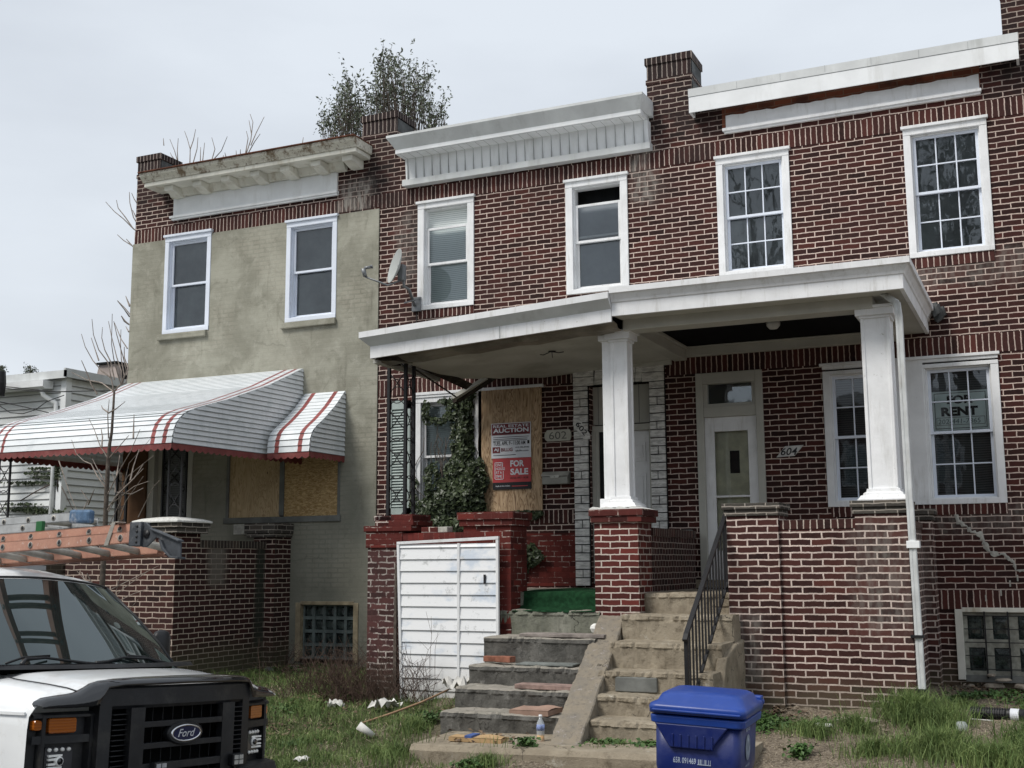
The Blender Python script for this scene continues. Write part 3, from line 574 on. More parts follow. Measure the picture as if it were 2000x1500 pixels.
# awnings
def awning(H, x0, x1, zt, zf, dep, xr_top, stripes, name='awning', scal=.11, left_side=True):
    """x0..x1 at the front, right edge at wall xr_top; valance hangs below zf"""
    D = dep; pr = [(0, zt), (-.30 * D, zt - .27 * (zt - zf)), (-.62 * D, zt - .50 * (zt - zf)), (-.86 * D, zt - .645 * (zt - zf)), (-.93 * D, zt - .71 * (zt - zf)), (-.975 * D, zt - .80 * (zt - zf)), (-.995 * D, zt - .90 * (zt - zf)), (-D, zf)]
    # resample into slats
    L_ = [0]
    for i in range(len(pr) - 1): L_.append(L_[-1] + math.dist(pr[i], pr[i + 1]))
    n = max(8, int(L_[-1] / .085)); P = []
    for i in range(n + 1):
        s_ = L_[-1] * i / n; j = max(k for k in range(len(L_)) if L_[k] <= s_ + 1e-9); j = min(j, len(pr) - 2); t = (s_ - L_[j]) / (L_[j + 1] - L_[j])
        P.append((pr[j][0] + t * (pr[j + 1][0] - pr[j][0]), pr[j][1] + t * (pr[j + 1][1] - pr[j][1])))
    xr = lambda y: xr_top + (x1 - xr_top) * (-y / D)
    b = MB()
    segs = [(None, None, 0)]
    edges = []
    for i in range(n):
        (ya, za), (yb, zb) = P[i], P[i + 1]
        dx, dz = yb - ya, zb - za; l = math.hypot(dx, dz); ny, nz_ = -dz / l, dx / l
        if nz_ < 0: ny, nz_ = -ny, -nz_
        up_ = .006 if yb > -.9 * D else .014; ya2, za2 = ya + ny * up_ * .1, za + nz_ * up_ * .1; yb2, zb2 = yb + ny * up_, zb + nz_ * up_
        cuts = [(x0, 0)] + [c for s0, s1 in stripes for c in ((s0, 1), (s1, 0))] + [(None, 0)]
        for k in range(len(cuts) - 1):
            ca, mi = cuts[k]; cb = cuts[k + 1][0]
            fa = lambda c, y: xr(y) if c is None else (c if c >= 0 or c == x0 else xr(y) + 0)
            A0 = cuts[k][0] if k == 0 else None
            def ex(c, y):
                if c is None: return xr(y)
                if c == x0: return x0
                return (xr(y) - c[1]) if c[0] == 'r' else (x0 + c[1])
            b.m(mi).quad((ex(ca, yb), yb2, zb2), (ex(cb, yb), yb2, zb2), (ex(cb, ya), ya2, za2), (ex(ca, ya), ya2, za2))
            b.m(2).quad((ex(ca, yb), yb2, zb2), (ex(cb, yb), yb2, zb2), (ex(cb, yb), yb, zb - .002), (ex(ca, yb), yb, zb - .002))
        # underside
        b.m(0).quad((x0, yb, zb - .004), (xr(yb), yb, zb - .004), (xr(ya), ya, za - .004), (x0, ya, za - .004))
    aw = b.build(name, [M['slat'], M['red_paint'], M['slat_joint']], H)
    # side cheek, slats lapped horizontally
    def cheek(xf, sgn):
        c = MB(); z = zf
        def yat(z):   # front profile at height z
            for i in range(len(P) - 1):
                if P[i + 1][1] <= z <= P[i][1]:
                    t = (P[i][1] - z) / (P[i][1] - P[i + 1][1] + 1e-9); return P[i][0] + t * (P[i + 1][0] - P[i][0])
            return P[-1][0]
        hh = (zt - zf) / int((zt - zf) / .065)
        while z < zt - 1e-3:
            z2 = min(z + hh, zt); ya, yb = yat(z), yat(z2)
            c.m(0).quad((xf(ya) + sgn * .014, ya, z), (xf(0) + sgn * .014, .0, z), (xf(0), .0, z2), (xf(yb), yb, z2))
            c.m(1).quad((xf(ya) + sgn * .0145, ya, z - .001), (xf(0) + sgn * .0145, .0, z - .001), (xf(0) + sgn * .0145, .0, z + .006), (xf(ya) + sgn * .0145, ya, z + .006)); z = z2
        return c.build('side_panel', [M['slat'], M['slat_joint']], aw)
    cheek(xr, 1)
    if left_side: cheek(lambda y: x0, -1)
    # scalloped valance
    def val(pa, pb):
        pa, pb = Vector(pa), Vector(pb); L = (pb - pa).length; n = max(3, round(L / scal)); k = 8; rows = []
        for i in range(n * k + 1):
            t = i / (n * k); p = pa + (pb - pa) * t; d = .062 + .030 * abs(math.sin(math.pi * t * n)) ** .8; rows.append(((p.x, p.y, p.z), (p.x, p.y, p.z - d)))
        c = MB(); c.grid([[r[0] for r in rows], [r[1] for r in rows]]); return c
    c = val((x0, -D - .006, zf), (x1, -D - .006, zf)); c.build('valance', M['valance'], aw)
    c = val((x1 + .006, -D, zf), (xr_top + .006, 0, zf)); c.build('valance', M['valance'], aw)
    if left_side: c = val((x0 - .006, -D, zf), (x0 - .006, 0, zf)); c.build('valance', M['valance'], aw)
    return aw
awning(H6, -13.2, -10.05, 4.87, 3.54, 2.65, -9.90, [(('l', .08), ('l', .13)), (('l', .23), ('l', .28)), (('r', .34), ('r', .275)), (('r', .155), ('r', .09))])
awning(H6, -9.86, -9.17, 4.50, 3.54, .90, -9.17, [(('l', .12), ('l', .19)), (('r', .19), ('r', .12))], left_side=False)

# ---------------------------------------------------------------- middle house (602)
H2 = thing('row_house', 'vacant brick row house with sagging porch roof, ivy and a boarded window', 'house', (-6.5, 0, .6))
b = MB(); ho = [(-7.98, -7.12, 5.58, 7.12), (-5.71, -4.87, 5.58, 7.12), (-8.0, -7.08, 2.72, 4.34), (-7.0, -6.13, 2.72, 4.33), (-5.43, -4.61, 1.75, 4.30)]
b.wall(-8.64, -4.40, .2, 7.9, 0, ho); b.build('wall', M['brick'], H2)
b = MB(); b.box(-8.64, -4.40, -.005, .02, 7.13, 7.345); b.build('soldier_course', soldier(7.13), H2)
b = MB(); b.box(-8.64, -5.66, -.005, .02, 4.365, 4.585); b.build('soldier_course', soldier(4.365), H2)
b = MB(); b.box(-7.99, -7.12, -.008, .02, 5.43, 5.552); b.build('soldier_course', soldier(5.43), H2)
body(H2, -8.64, -4.40, M['brick_old']); pier(H2, -8.95, -8.36, 8.58); pier(H2, -4.55, -3.94, 8.66)
w = window(H2, -8.0, -7.11, 5.555, 7.125, behind='blind', drop=.26, cas=.10, split=.42, sash='white', sashw=.035)
b = MB(); b.box(-7.83, -7.28, .09, .12, 6.22, 6.255); b.build('inner_sash_rail', M['white'], w)
w = window(H2, -5.73, -4.85, 5.555, 7.125, behind=None, drop=.22, cas=.10, split=.46, sash='white', sashw=.035)
b = MB(); b.box(-5.60, -4.98, .122, .126, 5.6, 6.80); b.build('curtain', M['curtain_grey'], w)  # grey sheet behind the lowered sash paints its sky reflection
b = MB(); b.box(-5.58, -5.0, .09, .12, 6.33, 6.36); b.build('inner_sash_rail', M['white'], w)
# cornice 602
b = MB(); X0, X1 = -8.27, -4.47
def pc(x): return [(x, .02, 8.05), (x, -.47, 8.02), (x, -.47, 7.985), (x, -.36, 7.83), (x, .02, 7.83)]
b.loft([[(x_ + (.0 if k in (1, 2) else .10 if k == 3 else 0), y_, z_) for k, (x_, y_, z_) in enumerate(pc(X0))], [(x_ - (.07 if k == 3 else 0), y_, z_) for k, (x_, y_, z_) in enumerate(pc(X1))]]); b.m(1).box(X0 + .09, X1 - .06, -.362, .02, 7.775, 7.83)
b.m(2).box(X0 + .1, X1 - .07, -.34, -.11, 7.765, 7.775)
b.m(1).prism([(X0 + .12, -.10, 7.46), (X0 + .12, -.13, 7.765), (X0 + .12, .0, 7.765), (X0 + .12, .0, 7.46)], (X1 - X0 - .16, 0, 0))
for i in range(28):
    x = X0 + .16 + i * .131
    b.m(3).box(x, x + .004, -.131, -.10, 7.462, 7.765); b.box(x, x + .004, -.34, -.12, 7.763, 7.766)
b.m(0).box(X0 + .07, X1 - .02, -.125, .0, 7.375, 7.462)
b.build('cornice', [M['alum'], M['alum_w'], M['alum_w'], plain('siding_groove', (.36, .37, .37), .8)], H2)
# ground floor window with ivy, shutter, plywood
b = MB(); b.box(-7.09, -6.98, -.045, .05, 2.66, 4.36); b.box(-8.06, -6.08, -.05, .03, 4.335, 4.375); b.box(-8.03, -6.98, -.04, .03, 4.30, 4.335); b.build('window_trim', M['white'], H2, bevel=.004)
window(H2, -8.03, -7.09, 2.66, 4.33, behind='blind', hood=False, split=.5, sash='white', gl='glass')
b = MB(); b.box(-7.03, -6.10, -.045, -.025, 2.70, 4.335); b.build('plywood_sheet', M['ply'], H2)
b = MB(); b.box(-8.42, -8.38, -.05, -.015, 2.66, 4.28); b.box(-8.13, -8.09, -.05, -.015, 2.66, 4.28); b.box(-8.42, -8.09, -.05, -.015, 4.16, 4.28); b.box(-8.42, -8.09, -.05, -.015, 2.66, 2.78)
for i in range(34): z = 2.80 + i * .04; b.prism([(-8.38, -.045, z), (-8.38, -.02, z + .03), (-8.38, -.012, z + .028), (-8.38, -.038, z - .002)], (.25, 0, 0))
b.box(-8.4, -8.1, -.014, -.004, 2.7, 4.2); b.build('shutter', plain('pale_green_shutter', (.36, .42, .40), .6, var=.15, sc=5, dirt=(.2, .2, .18, 1)), H2)
b = MB(); b.box(-6.95, -5.655, -.006, .02, 1.72, 2.40); b.build('painted_brick_panel', M['brick_redp'], H2)
b = MB(); b.box(-7.0, -5.68, -.004, .02, 2.53, 2.70); b.build('soldier_course', soldier(2.53), H2)
# form stone door surround
def stone_col(xa, xb, z0, z1):
    b = MB(); b.m(1).box(xa, xb, -.03, .1, z0, z1); b.m(0); z = z0; i = 0
    while z < z1 - .02:
        h = .105; z2 = min(z + h, z1)
        if i % 3 == 1: xm = (xa + xb) / 2 + .01 * ((i % 2) - .5); cells = [(xa, xm), (xm, xb)]
        else: cells = [(xa, xb)]
        for a, c in cells: b.box(a + .007, c - .007, -.055 - random.random() * .008, -.03, z + .007, z2 - .007)
        z = z2; i += 1
    return b
H2s = thing  # (kept short)
b = stone_col(-5.645, -5.44, 1.72, 4.30); b2 = stone_col(-4.605, -4.40, 2.0, 4.30); b.add(b2.v, b2.f); b.mi[-len(b2.f):] = b2.mi
b.m(1).box(-5.645, -4.40, -.03, .1, 4.30, 4.545); b.m(0)
xs_ = [-5.645, -5.35, -5.19, -5.10, -4.98, -4.86, -4.79, -4.70, -4.40]
for i in range(len(xs_) - 1):
    a, c = xs_[i], xs_[i + 1]
    if i in (0, 7):
        b.box(a + .005, c - .005, -.06, -.03, 4.425, 4.54); b.box(a + .005, c - .005, -.058, -.03, 4.305, 4.415)
    else: b.prism([(a + .006, -.058, 4.31), (c - .006, -.058, 4.31), (c + .01, -.058, 4.54), (a + .02, -.058, 4.54)], (0, .03, 0))
b.build('stone_surround', [M['stone'], M['stone_joint']], H2)
b = MB(); b.box(-5.43, -4.61, .12, .16, 3.80, 4.30)
for i in range(6): x = -5.36 + i * .14; b.m(1).box(x, x + .008, .117, .12, 3.80, 4.30)
b.m(0).box(-5.43, -4.61, .07, .15, 3.70, 3.78); b.box(-5.43, -5.38, .05, .15, 1.75, 3.70); b.box(-4.65, -4.61, .05, .15, 1.75, 3.70)
d2 = b.build('door', [M['cream'], M['clap_shadow']], H2)
b = MB(); b.box(-5.14, -4.65, .13, .17, 1.76, 3.70)
for z0, z1 in ((3.30, 3.55), (2.35, 3.15), (1.9, 2.2)):
    for xa in (-4.86,): b.box(xa - .16, xa + .14, .118, .13, z0, z1); b.box(xa - .12, xa + .10, .110, .12, z0 + .04, z1 - .04)
b.build('door_leaf', M['white'], d2, bevel=.004)
b = MB(); b.box(-5.38, -5.335, .06, .09, 1.76, 3.7); b.box(-5.18, -5.14, .06, .09, 1.76, 3.7); b.box(-5.335, -5.18, .06, .09, 2.55, 2.6); b.build('storm_door', M['cream'], d2)
b = MB(); b.box(-5.34, -5.17, .08, .085, 1.76, 3.7); b.build('storm_door_pane', M['dark'], d2)
b = MB(); b.box(-5.43, -4.61, .27, .29, 1.75, 4.3); b.build('backing', M['dark'], d2)

# ---------------------------------------------------------------- right house (604)
H4 = thing('row_house', 'brick row house with white porch posts, gridded windows and flat metal coping', 'house', (-2.2, 0, .6))
b = MB(); ho = [(-3.62, -2.72, 5.60, 7.12), (-1.32, -.41, 5.60, 7.14), (-2.40, -1.60, 2.70, 4.33), (-1.28, -.48, 2.70, 4.33), (-3.96, -3.19, 1.75, 4.33), (-1.02, .06, .70, 1.46)]
b.wall(-4.40, .9, .2, 7.78, 0, ho); b.box(-4.4, .9, 0.002, .3, 7.78, 7.95); b.build('wall', M['brick'], H4)
b = MB(); b.box(-4.40, .9, -.005, .02, 7.145, 7.36); b.build('soldier_course', soldier(7.145), H4)
b = MB(); b.box(-4.385, .9, -.005, .02, 4.365, 4.585); b.build('soldier_course', soldier(4.365), H4)
b = MB(); b.box(-1.25, .9, -.005, .02, 1.47, 1.68); b.build('soldier_course', soldier(1.47), H4)
b = MB(); b.box(-1.36, -.42, -.010, .02, 5.43, 5.552); b.build('soldier_course', soldier(5.43), H4)
b = MB(); b.box(-2.40, -.46, -.010, .02, 2.53, 2.65); b.build('soldier_course', soldier(2.53), H4)
body(H4, -4.40, .9, M['brick_old']); pier(H4, -.17, .5, 9.2, depth=.6)
for (a, c, z0, z1) in ((-3.65, -2.72, 5.575, 7.145), (-1.35, -.41, 5.56, 7.17)): window(H4, a, c, z0, z1, grid=(3, 2), behind='drape', gl='glass_dark', cas=.085)
b = MB(); b.box(-3.93, -.01, -.20, -.185, 7.735, 7.95); b.box(-3.93, -3.90, -.185, .0, 7.735, 7.95); b.box(-.04, -.01, -.185, .0, 7.735, 7.95); b.m(1).box(-3.935, -.005, -.205, .30, 7.95, 8.055); b.m(2).box(-3.93, -.01, -.202, -.15, 7.943, 7.952)
for i in range(7): b.m(2).box(-3.3 + i * .55, -3.297 + i * .55, -.207, -.2, 7.96, 8.05)
b.warp(lambda x, y, z: (x, y, z + .008 * math.sin(x * 2.3) * (1 if z > 7.9 else .3)))
b.build('coping', [M['alum_w'], M['alum'], M['slat_joint']], H4)
b = MB(); b.box(-3.55, -.45, -.006, .02, 7.52, 7.95); b.build('bare_brick_strip', M['orange'], H4)
b = MB(); N = 40
top = [(-3.5 + 3.04 * i / N, -.02, 7.68 + .010 * math.sin(i * 1.7) * math.sin(i * .6) + .008 * random.random() + .012 * i / N) for i in range(N + 1)]
b.prism([(-3.5, -.02, 7.50)] + [(-.46, -.02, 7.50)] + top[::-1], (0, .03, 0)); b.m(0).box(-3.54, -.44, -.06, 0, 7.475, 7.51); b.box(-3.52, -.45, -.04, 0, 7.445, 7.475)
b.build('frieze_board', M['white'], H4)
# ground floor double window
b = MB(); b.box(-1.61, -1.28, -.03, .04, 2.65, 4.30); b.box(-2.46, -.44, -.05, .03, 4.335, 4.37); b.box(-2.43, -.46, -.032, .03, 4.295, 4.335); b.build('window_trim', M['white'], H4, bevel=.004)
window(H4, -2.43, -1.55, 2.65, 4.30, grid=(3, 2), behind='blind_dark', gl='glass_dark', hood=False, head=.07, cas=.085, by=.2)
window(H4, -1.34, -.46, 2.65, 4.30, grid=(3, 2), behind='blind_dark', gl='glass_dark', hood=False, head=.07, cas=.085, by=.2)
# door
b = MB(); b.box(-4.0, -3.91, -.03, .1, 1.72, 4.36); b.box(-3.25, -3.16, -.03, .1, 1.72, 4.36); b.box(-3.91, -3.25, -.028, .1, 4.22, 4.36); b.box(-3.91, -3.25, -.02, .1, 3.80, 3.93); b.box(-3.91, -3.86, .0, .1, 3.93, 4.22); b.box(-3.3, -3.25, 0, .1, 3.93, 4.22); b.box(-3.86, -3.3, .0, .1, 3.93, 3.97); b.box(-3.91, -3.25, -.02, .1, 1.70, 1.78)
d4 = b.build('door', M['cream'], H4, bevel=.005)
b = MB(); b.box(-3.91, -3.79, .02, .05, 1.78, 3.80); b.box(-3.37, -3.25, .02, .05, 1.78, 3.80); b.box(-3.79, -3.37, .02, .05, 3.62, 3.80); b.box(-3.79, -3.37, .02, .05, 1.78, 2.15); b.box(-3.79, -3.37, .018, .045, 2.80, 2.825)
sd = b.build('storm_door', M['white'], d4, bevel=.004)
b = MB(); b.quad((-3.79, .035, 2.15), (-3.37, .035, 2.15), (-3.37, .035, 3.62), (-3.79, .035, 3.62)); b.build('pane', M['glass'], d4)
b = MB(); b.box(-3.91, -3.25, .10, .12, 1.78, 3.80); b.m(1).box(-3.62, -3.50, .094, .10, 3.10, 3.38); b.m(0).box(-3.66, -3.46, .098, .10, 3.06, 3.42); b.build('inner_door', [plain('cream_inner_door', (.80, .75, .56), .6), M['dark']], d4)
b = MB(); b.box(-3.86, -3.3, .06, .07, 3.97, 4.22); b.build('transom_pane', M['glass_dark'], d4)
b = MB(); b.box(-3.33, -3.30, -.01, .02, 2.62, 2.72); b.tube([(-3.315, -.03, 2.62), (-3.315, -.04, 2.68)], .012); b.build('door_handle', M['black'], d4)
b = MB(); b.box(-3.96, -3.19, .27, .29, 1.75, 4.33); b.build('backing', M['dark'], d4)
b = MB(); b.box(-4.06, -3.1, -.16, -.02, 1.70, 1.80); b.build('door_step', M['conc_tan'], H4, bevel=.01)
# basement window 604
bwn = gblock(H4, -1.05, .08, .70, 1.47, 4, 2, (plain('blotched_mortar', (.30, .30, .26), .9, var=.3, sc=12), M['gb']), M['aged_white'], y=.03, bar=.045)
b = MB()
for i in range(4): x = -.78 + i * .24; b.box(x - .008, x + .008, -.03, -.014, .72, 1.45)
for i in range(5): z = .82 + i * .145; b.box(-1.0, .08, -.026, -.018, z - .005, z + .005)
b.build('window_bars', M['black'], bwn)

# cement-filled crack
b = MB(); pts = [(-1.02, 2.56), (-.99, 2.44), (-.90, 2.40), (-.86, 2.33), (-.76, 2.31), (-.74, 2.22), (-.70, 2.13), (-.60, 2.06), (-.55, 2.09), (-.48, 2.02), (-.44, 1.99), (-.42, 1.90), (-.33, 1.90), (-.28, 1.84), (-.2, 1.84), (-.1, 1.75), (.1, 1.7)]
fine = []
for (xa, za), (xb, zb) in zip(pts[:-1], pts[1:]):
    for k in range(4): fine.append((xa + (xb - xa) * k / 4 + random.uniform(-.008, .008), za + (zb - za) * k / 4 + random.uniform(-.008, .008), random.uniform(.003, .019) * (1.7 if xa < -.6 else .9)))
b.grid([[(x - r_ * .7, -.005, z - r_) for x, z, r_ in fine], [(x, -.009, z) for x, z, r_ in fine], [(x + r_ * .7, -.005, z + r_) for x, z, r_ in fine]]); b.build('crack_repair', M['cement_light'], H4)
for (x, z) in ((-.42, 1.78), (-.5, 1.72), (-.6, 1.62), (-.76, 1.56)):
    b = MB(); b.box(x, x + .016, -.006, .0, z, z + .07); b.build('crack_repair', M['cement_light'], H4)

# ================================================================ PORCH ROOFS
def sag(x, y, z):
    t = max(0, (-4.19 - x) / 3.0); return (x, y, z - .17 * t * (1 if z > 4.0 else 0))
# right porch roof
b = MB(); XL, XR, YF = -4.19, -1.185, -2.60
b.box(XL, XR - .02, YF + .05, -.02, 4.80, 4.90)
# fascia front + right side (mitred profile, swept)
prof = [(0, 4.635), (0, 4.775), (-.012, 4.785), (-.02, 4.81), (-.045, 4.85), (-.055, 4.868), (-.078, 4.872), (-.078, 4.935), (.04, 4.94), (.04, 4.635)]
secs = [[(XL, YF + o, z) for o, z in prof], [(XR - o, YF + o, z) for o, z in prof], [(XR - o, -.02, z) for o, z in prof]]
r4 = b.build('porch_roof', M['white'], H4)
b = MB(); b.loft(secs); b.m(1).box(XL, XR - .02, YF + .01, -2.30, 4.648, 4.66); b.box(-1.52, XR - .005, -2.30, -.02, 4.648, 4.66); f4 = b.build('fascia', [M['white'], M['cream']], r4)
b = MB(); b.box(XL + .02, -1.52, -2.30, -2.04, 4.53, 4.655); b.box(-4.27, -4.10, -2.04, -.02, 4.54, 4.68); b.box(-1.55, -1.50, -2.04, -.05, 4.545, 4.66); b.build('beam', M['cream'], r4, bevel=.006)
b = MB(); b.box(-4.10, -1.52, -.09, -.012, 4.575, 4.68); b.box(-4.10, -1.52, -.13, -.012, 4.68, 4.70); b.box(-4.1, -4.06, -2.04, -.1, 4.66, 4.70); b.build('rear_trim', M['cream'], r4, bevel=.006)
b = MB(); b.box(-4.15, -1.5, -2.2, -.02, 4.705, 4.72); b.build('ceiling', M['black_paint'], r4)
b = MB(); b.lathe([(.0, -.12), (.045, -.115), (.075, -.08), (.08, -.05), (.06, -.02), (.07, 0), (.0, 0)], (-2.72, -1.35, 4.705), 18); b.build('ceiling_light', plain('frosted_globe', (.5, .5, .48), .3), r4, smooth=True)
b = MB()   # crumpled flashing at the roof end
random.seed(3)
for i in range(7): x = -1.12 + random.random() * .07; z = 4.80 + random.random() * .13; b.prism([(x, -.2 + i * .02, z - .08), (x + .06, -.18 + i * .02, z - .03), (x + .04, -.2 + i * .02, z + .07), (x - .05, -.17 + i * .02, z + .06)], (.012, .05, .01))
b.build('torn_flashing', M['coat'], r4)
# left, sagging porch roof
XA, XB = -7.20, -4.195
prof2 = [(0, 4.575), (0, 4.715), (-.10, 4.815), (-.10, 4.885), (.03, 4.895), (.03, 4.575)]
b = MB(); n = 12
secs = [[(XA + o, YF + 1.3, z) for o, z in prof2], [(XA + o, YF + o, z) for o, z in prof2]] + [[(XA + (XB - XA) * i / n, YF + o, z) for o, z in prof2] for i in range(1, n + 1)]
secs = [[(XA + o, -.9, z) for o, z in prof2]] + secs[1:]
b = MB(); b.grid([[(XA + (XB - XA) * i / n, y, 4.80 + .02 * math.sin(i)) for y in (-2.58, -1.5, -.02)] for i in range(n + 1)])
b.grid([[(XA + (XB - XA) * i / n, y, 4.84 + .02 * math.sin(i)) for y in (-2.58, -1.5, -.02)] for i in range(n + 1)]); b.warp(sag)
r2 = b.build('porch_roof', M['alum'], H2)
def m602(x, y, z): return sag(x, y, z)
b = MB(); b.loft(secs)
for f_i in range(len(b.f)):
    zs_ = [b.v[i][2] for i in b.f[f_i]]; b.mi[f_i] = 0 if min(zs_) >= 4.70 and max(zs_) < 4.83 else 1
b.m(2).box(-5.52, -5.515, YF - .004, YF + .02, 4.58, 4.715); b.warp(sag); b.build('fascia', [M['alum'], M['white'], M['slat_joint']], r2)
# soffit strip, sagging sheet metal beam wrap
b = MB(); b.grid([[(XA + (XB - XA) * i / n, y, z + (.012 * math.sin(i * 2.1) if 0 < i < n else 0)) for y, z in ((-2.59, 4.60), (-2.42, 4.585), (-2.40, 4.545), (-2.22, 4.535), (-2.18, 4.56))] for i in range(n + 1)]); b.warp(sag)
b.build('beam', plain('rusty_beam_wrap', (.23, .205, .165), .55, .4, .2, var=.4, sc=2, dirt=(.06, .045, .03, 1), dirtamt=.9), r2)
def mk_bead():
    m = Mt('beadboard_ceiling'); y = m.xyz()[1]; f = m.ma('FRACT', m.ma('DIVIDE', y, .062)); n = m.noise(1.6, 5)
    c = m.mix(m.mr(n, .35, .7), (.46, .45, .40, 1), (.58, .57, .52, 1)); c = m.mix(m.mr(f, .0, .16, .75, 0), c, (.16, .15, .13, 1)); c = m.mix(m.mr(m.noise(1.1, 6, .7), .5, .7, 0, .5), c, (.27, .25, .2, 1))
    return m.bsdf(c, .75, bump=f, bs=.3)
M['bead'] = mk_bead()
b = MB(); cp = []
for i in range(25):
    x = -7.02 + 2.80 * i / 24; yb = -.02 if x > -6.15 else (-.10 - (-6.15 - x) * .75 - .05 * math.sin(i * 2.7))
    cp.append([(x, -2.2 + (yb + 2.2) * j / 6, 4.565 - .00 * j) for j in range(7)])
b.grid(cp); b.warp(sag); b.build('ceiling', M['bead'], r2)
b = MB(); b.box(-6.2, -4.3, -.07, -.012, 4.50, 4.60); b.warp(lambda x, y, z: (x, y, z - .0 * x)); b.build('rear_trim', M['cream'], r2, bevel=.005)
# broken boards hanging from the rotten corner
M['rotten'] = plain('rotten_wood', (.035, .028, .022), .95, var=.6, sc=12, dirt=(.2, .18, .15, 1), dirtamt=.6, bump=.8)
def plank(b, a, c, w, t):
    a, c = Vector(a), Vector(c); d = (c - a).normalized(); s_ = d.cross(Vector((0, 1, 0))).normalized() * t; q = Vector((0, w, 0))
    b.add([a, a + q, a + q + s_, a + s_, c, c + q, c + q + s_, c + s_], [(0, 1, 2, 3), (7, 6, 5, 4), (0, 4, 5, 1), (1, 5, 6, 2), (2, 6, 7, 3), (3, 7, 4, 0)])
b = MB(); plank(b, (-8.02 + .75, -1.1, 4.44), (-7.32, -.35, 4.42), .03, .1)
b = MB()
b.m(0); plank(b, (-7.05, -1.9, 4.40), (-7.18, -.55, 4.24), .10, .07); plank(b, (-7.1, -1.75, 4.44), (-7.0, -.5, 4.30), .03, .12)
b.m(1); plank(b, (-6.75, -.40, 4.48), (-7.25, -.42, 4.24), .14, .05); b.m(0); plank(b, (-6.6, -.38, 4.52), (-7.30, -.30, 4.20), .10, .05)
b.m(0); plank(b, (-7.18, -2.52, 4.40), (-6.88, -2.40, 4.39), .25, .06); plank(b, (-7.2, -2.5, 4.36), (-7.12, -2.2, 4.40), .2, .06); b.m(1).box(-7.22, -7.16, -2.5, -.9, 4.36, 4.42)
b.build('broken_boards', [M['rotten'], M['cream']], r2)
b = MB()  # dark box paints in the shade of the void above the broken boards
b.box(-7.0, -6.0, -1.2, -.02, 4.56, 4.62); b.warp(lambda x, y, z: (x, y, z + .0)); b.build('rotten_joists', M['rotten'], r2)
b = MB(); b.lathe([(.0, -.015), (.035, -.01), (.05, 0)], (-5.3, -1.6, 4.50), 10); b.tube([(-5.33, -1.6, 4.49), (-5.40, -1.62, 4.46), (-5.45, -1.6, 4.47)], .006); b.tube([(-5.28, -1.6, 4.49), (-5.2, -1.63, 4.47), (-5.15, -1.6, 4.48)], .006); b.tube([(-5.3, -1.6, 4.49), (-5.29, -1.61, 4.42)], .004); b.build('dangling_wires', M['black'], r2)

# porch posts
def post(H, cx, cy, w, z0, z1, extra=False):
    b = MB(); h = w / 2; g = .035
    b.box(cx - h + .012, cx + h - .012, cy - h + .012, cy + h - .012, z0 + .1, z1 - .1)
    for sx in (-1, 1):
        for sy in (-1, 1): b.box(min(cx + sx * h, cx + sx * (h - g)), max(cx + sx * h, cx + sx * (h - g)), min(cy + sy * h, cy + sy * (h - g)), max(cy + sy * h, cy + sy * (h - g)), z0 + .1, z1 - .1)
    p = b.build('porch_post', M['white_rough'], H, bevel=.006)
    b = MB()
    for za, zb, e in ((z1 - .1, z1 - .028, .045), (z1 - .028, z1, .065)): b.box(cx - h - e, cx + h + e, cy - h - e, cy + h + e, za, zb)
    b.box(cx - h - .015, cx + h + .015, cy - h - .015, cy + h + .015, z1 - .125, z1 - .1); b.build('capital', M['white'], p, bevel=.004)
    b = MB(); secs = []
    for z, e in ((0, .10), (.012, .10), (.025, .085), (.05, .07), (.055, .05), (.075, .045), (.09, .02), (.12, .015)): k = h + e; secs.append([(cx - k, cy - k, z0 + z), (cx + k, cy - k, z0 + z), (cx + k, cy + k, z0 + z), (cx - k, cy + k, z0 + z)])
    b.loft(secs); b.build('base', M['white'], p); return p
post(H4, -1.515, -2.09, .285, 2.60, 4.565)
post(H4, -4.265, -2.09, .20, 2.60, 4.555)
b = MB(); b.box(-4.465, -4.368, -2.17, -2.0, 2.70, 4.45); b.box(-4.50, -4.37, -2.20, -1.98, 4.45, 4.54); b.box(-4.50, -4.37, -2.22, -1.97, 2.60, 2.70); b.build('post_boxing', M['white_rough'], H2, bevel=.005)

# ================================================================ RIGHT PORCH BRICKWORK
b = MB(); b.box(-2.57, -1.76, -2.285, -2.10, .2, 2.335); b.box(-3.08, -2.55, -2.325, -1.85, .2, 2.475); b.box(-1.79, -1.30, -2.325, -1.85, .2, 2.47)
b.box(-1.52, -1.36, -1.85, -.33, .2, 2.36); b.box(-1.52, -1.25, -.33, -.01, .2, 2.46); b.build('porch_wall', M['brick_porch'], H4)
M['sol_porch'] = brick('porch_soldier', (.055, .019, .016, 1), (.035, .014, .012, 1), (.58, .50, .43, 1), soldier=2.30)
b = MB(); b.box(-2.55, -1.79, -2.292, -2.09, 2.335, 2.425); b.box(-1.53, -1.35, -1.85, -.33, 2.36, 2.43); b.build('coping', M['sol_porch'], H4)
for (xa, xb, ya, yb, z) in ((-3.12, -2.52, -2.365, -1.82, 2.475), (-1.83, -1.265, -2.365, -1.82, 2.47), (-1.55, -1.215, -.37, -.01, 2.46)):
    b = MB(); b.box(xa + .02, xb - .02, ya + .02, yb - .02, z, z + .066); b.box(xa, xb, ya, yb, z + .066, z + .13); b.build('pier_cap', M['brick_cap'], H4, bevel=.006)
b = MB(); b.box(-4.12, -1.52, -2.12, -.01, 1.55, 1.69); b.build('porch_floor', M['conc_tan'], H4, bevel=.01)
b = MB(); b.box(-1.31, -1.292, -2.2, -1.9, .65, 2.45); b.build('dark_joint', M['black'], H4)
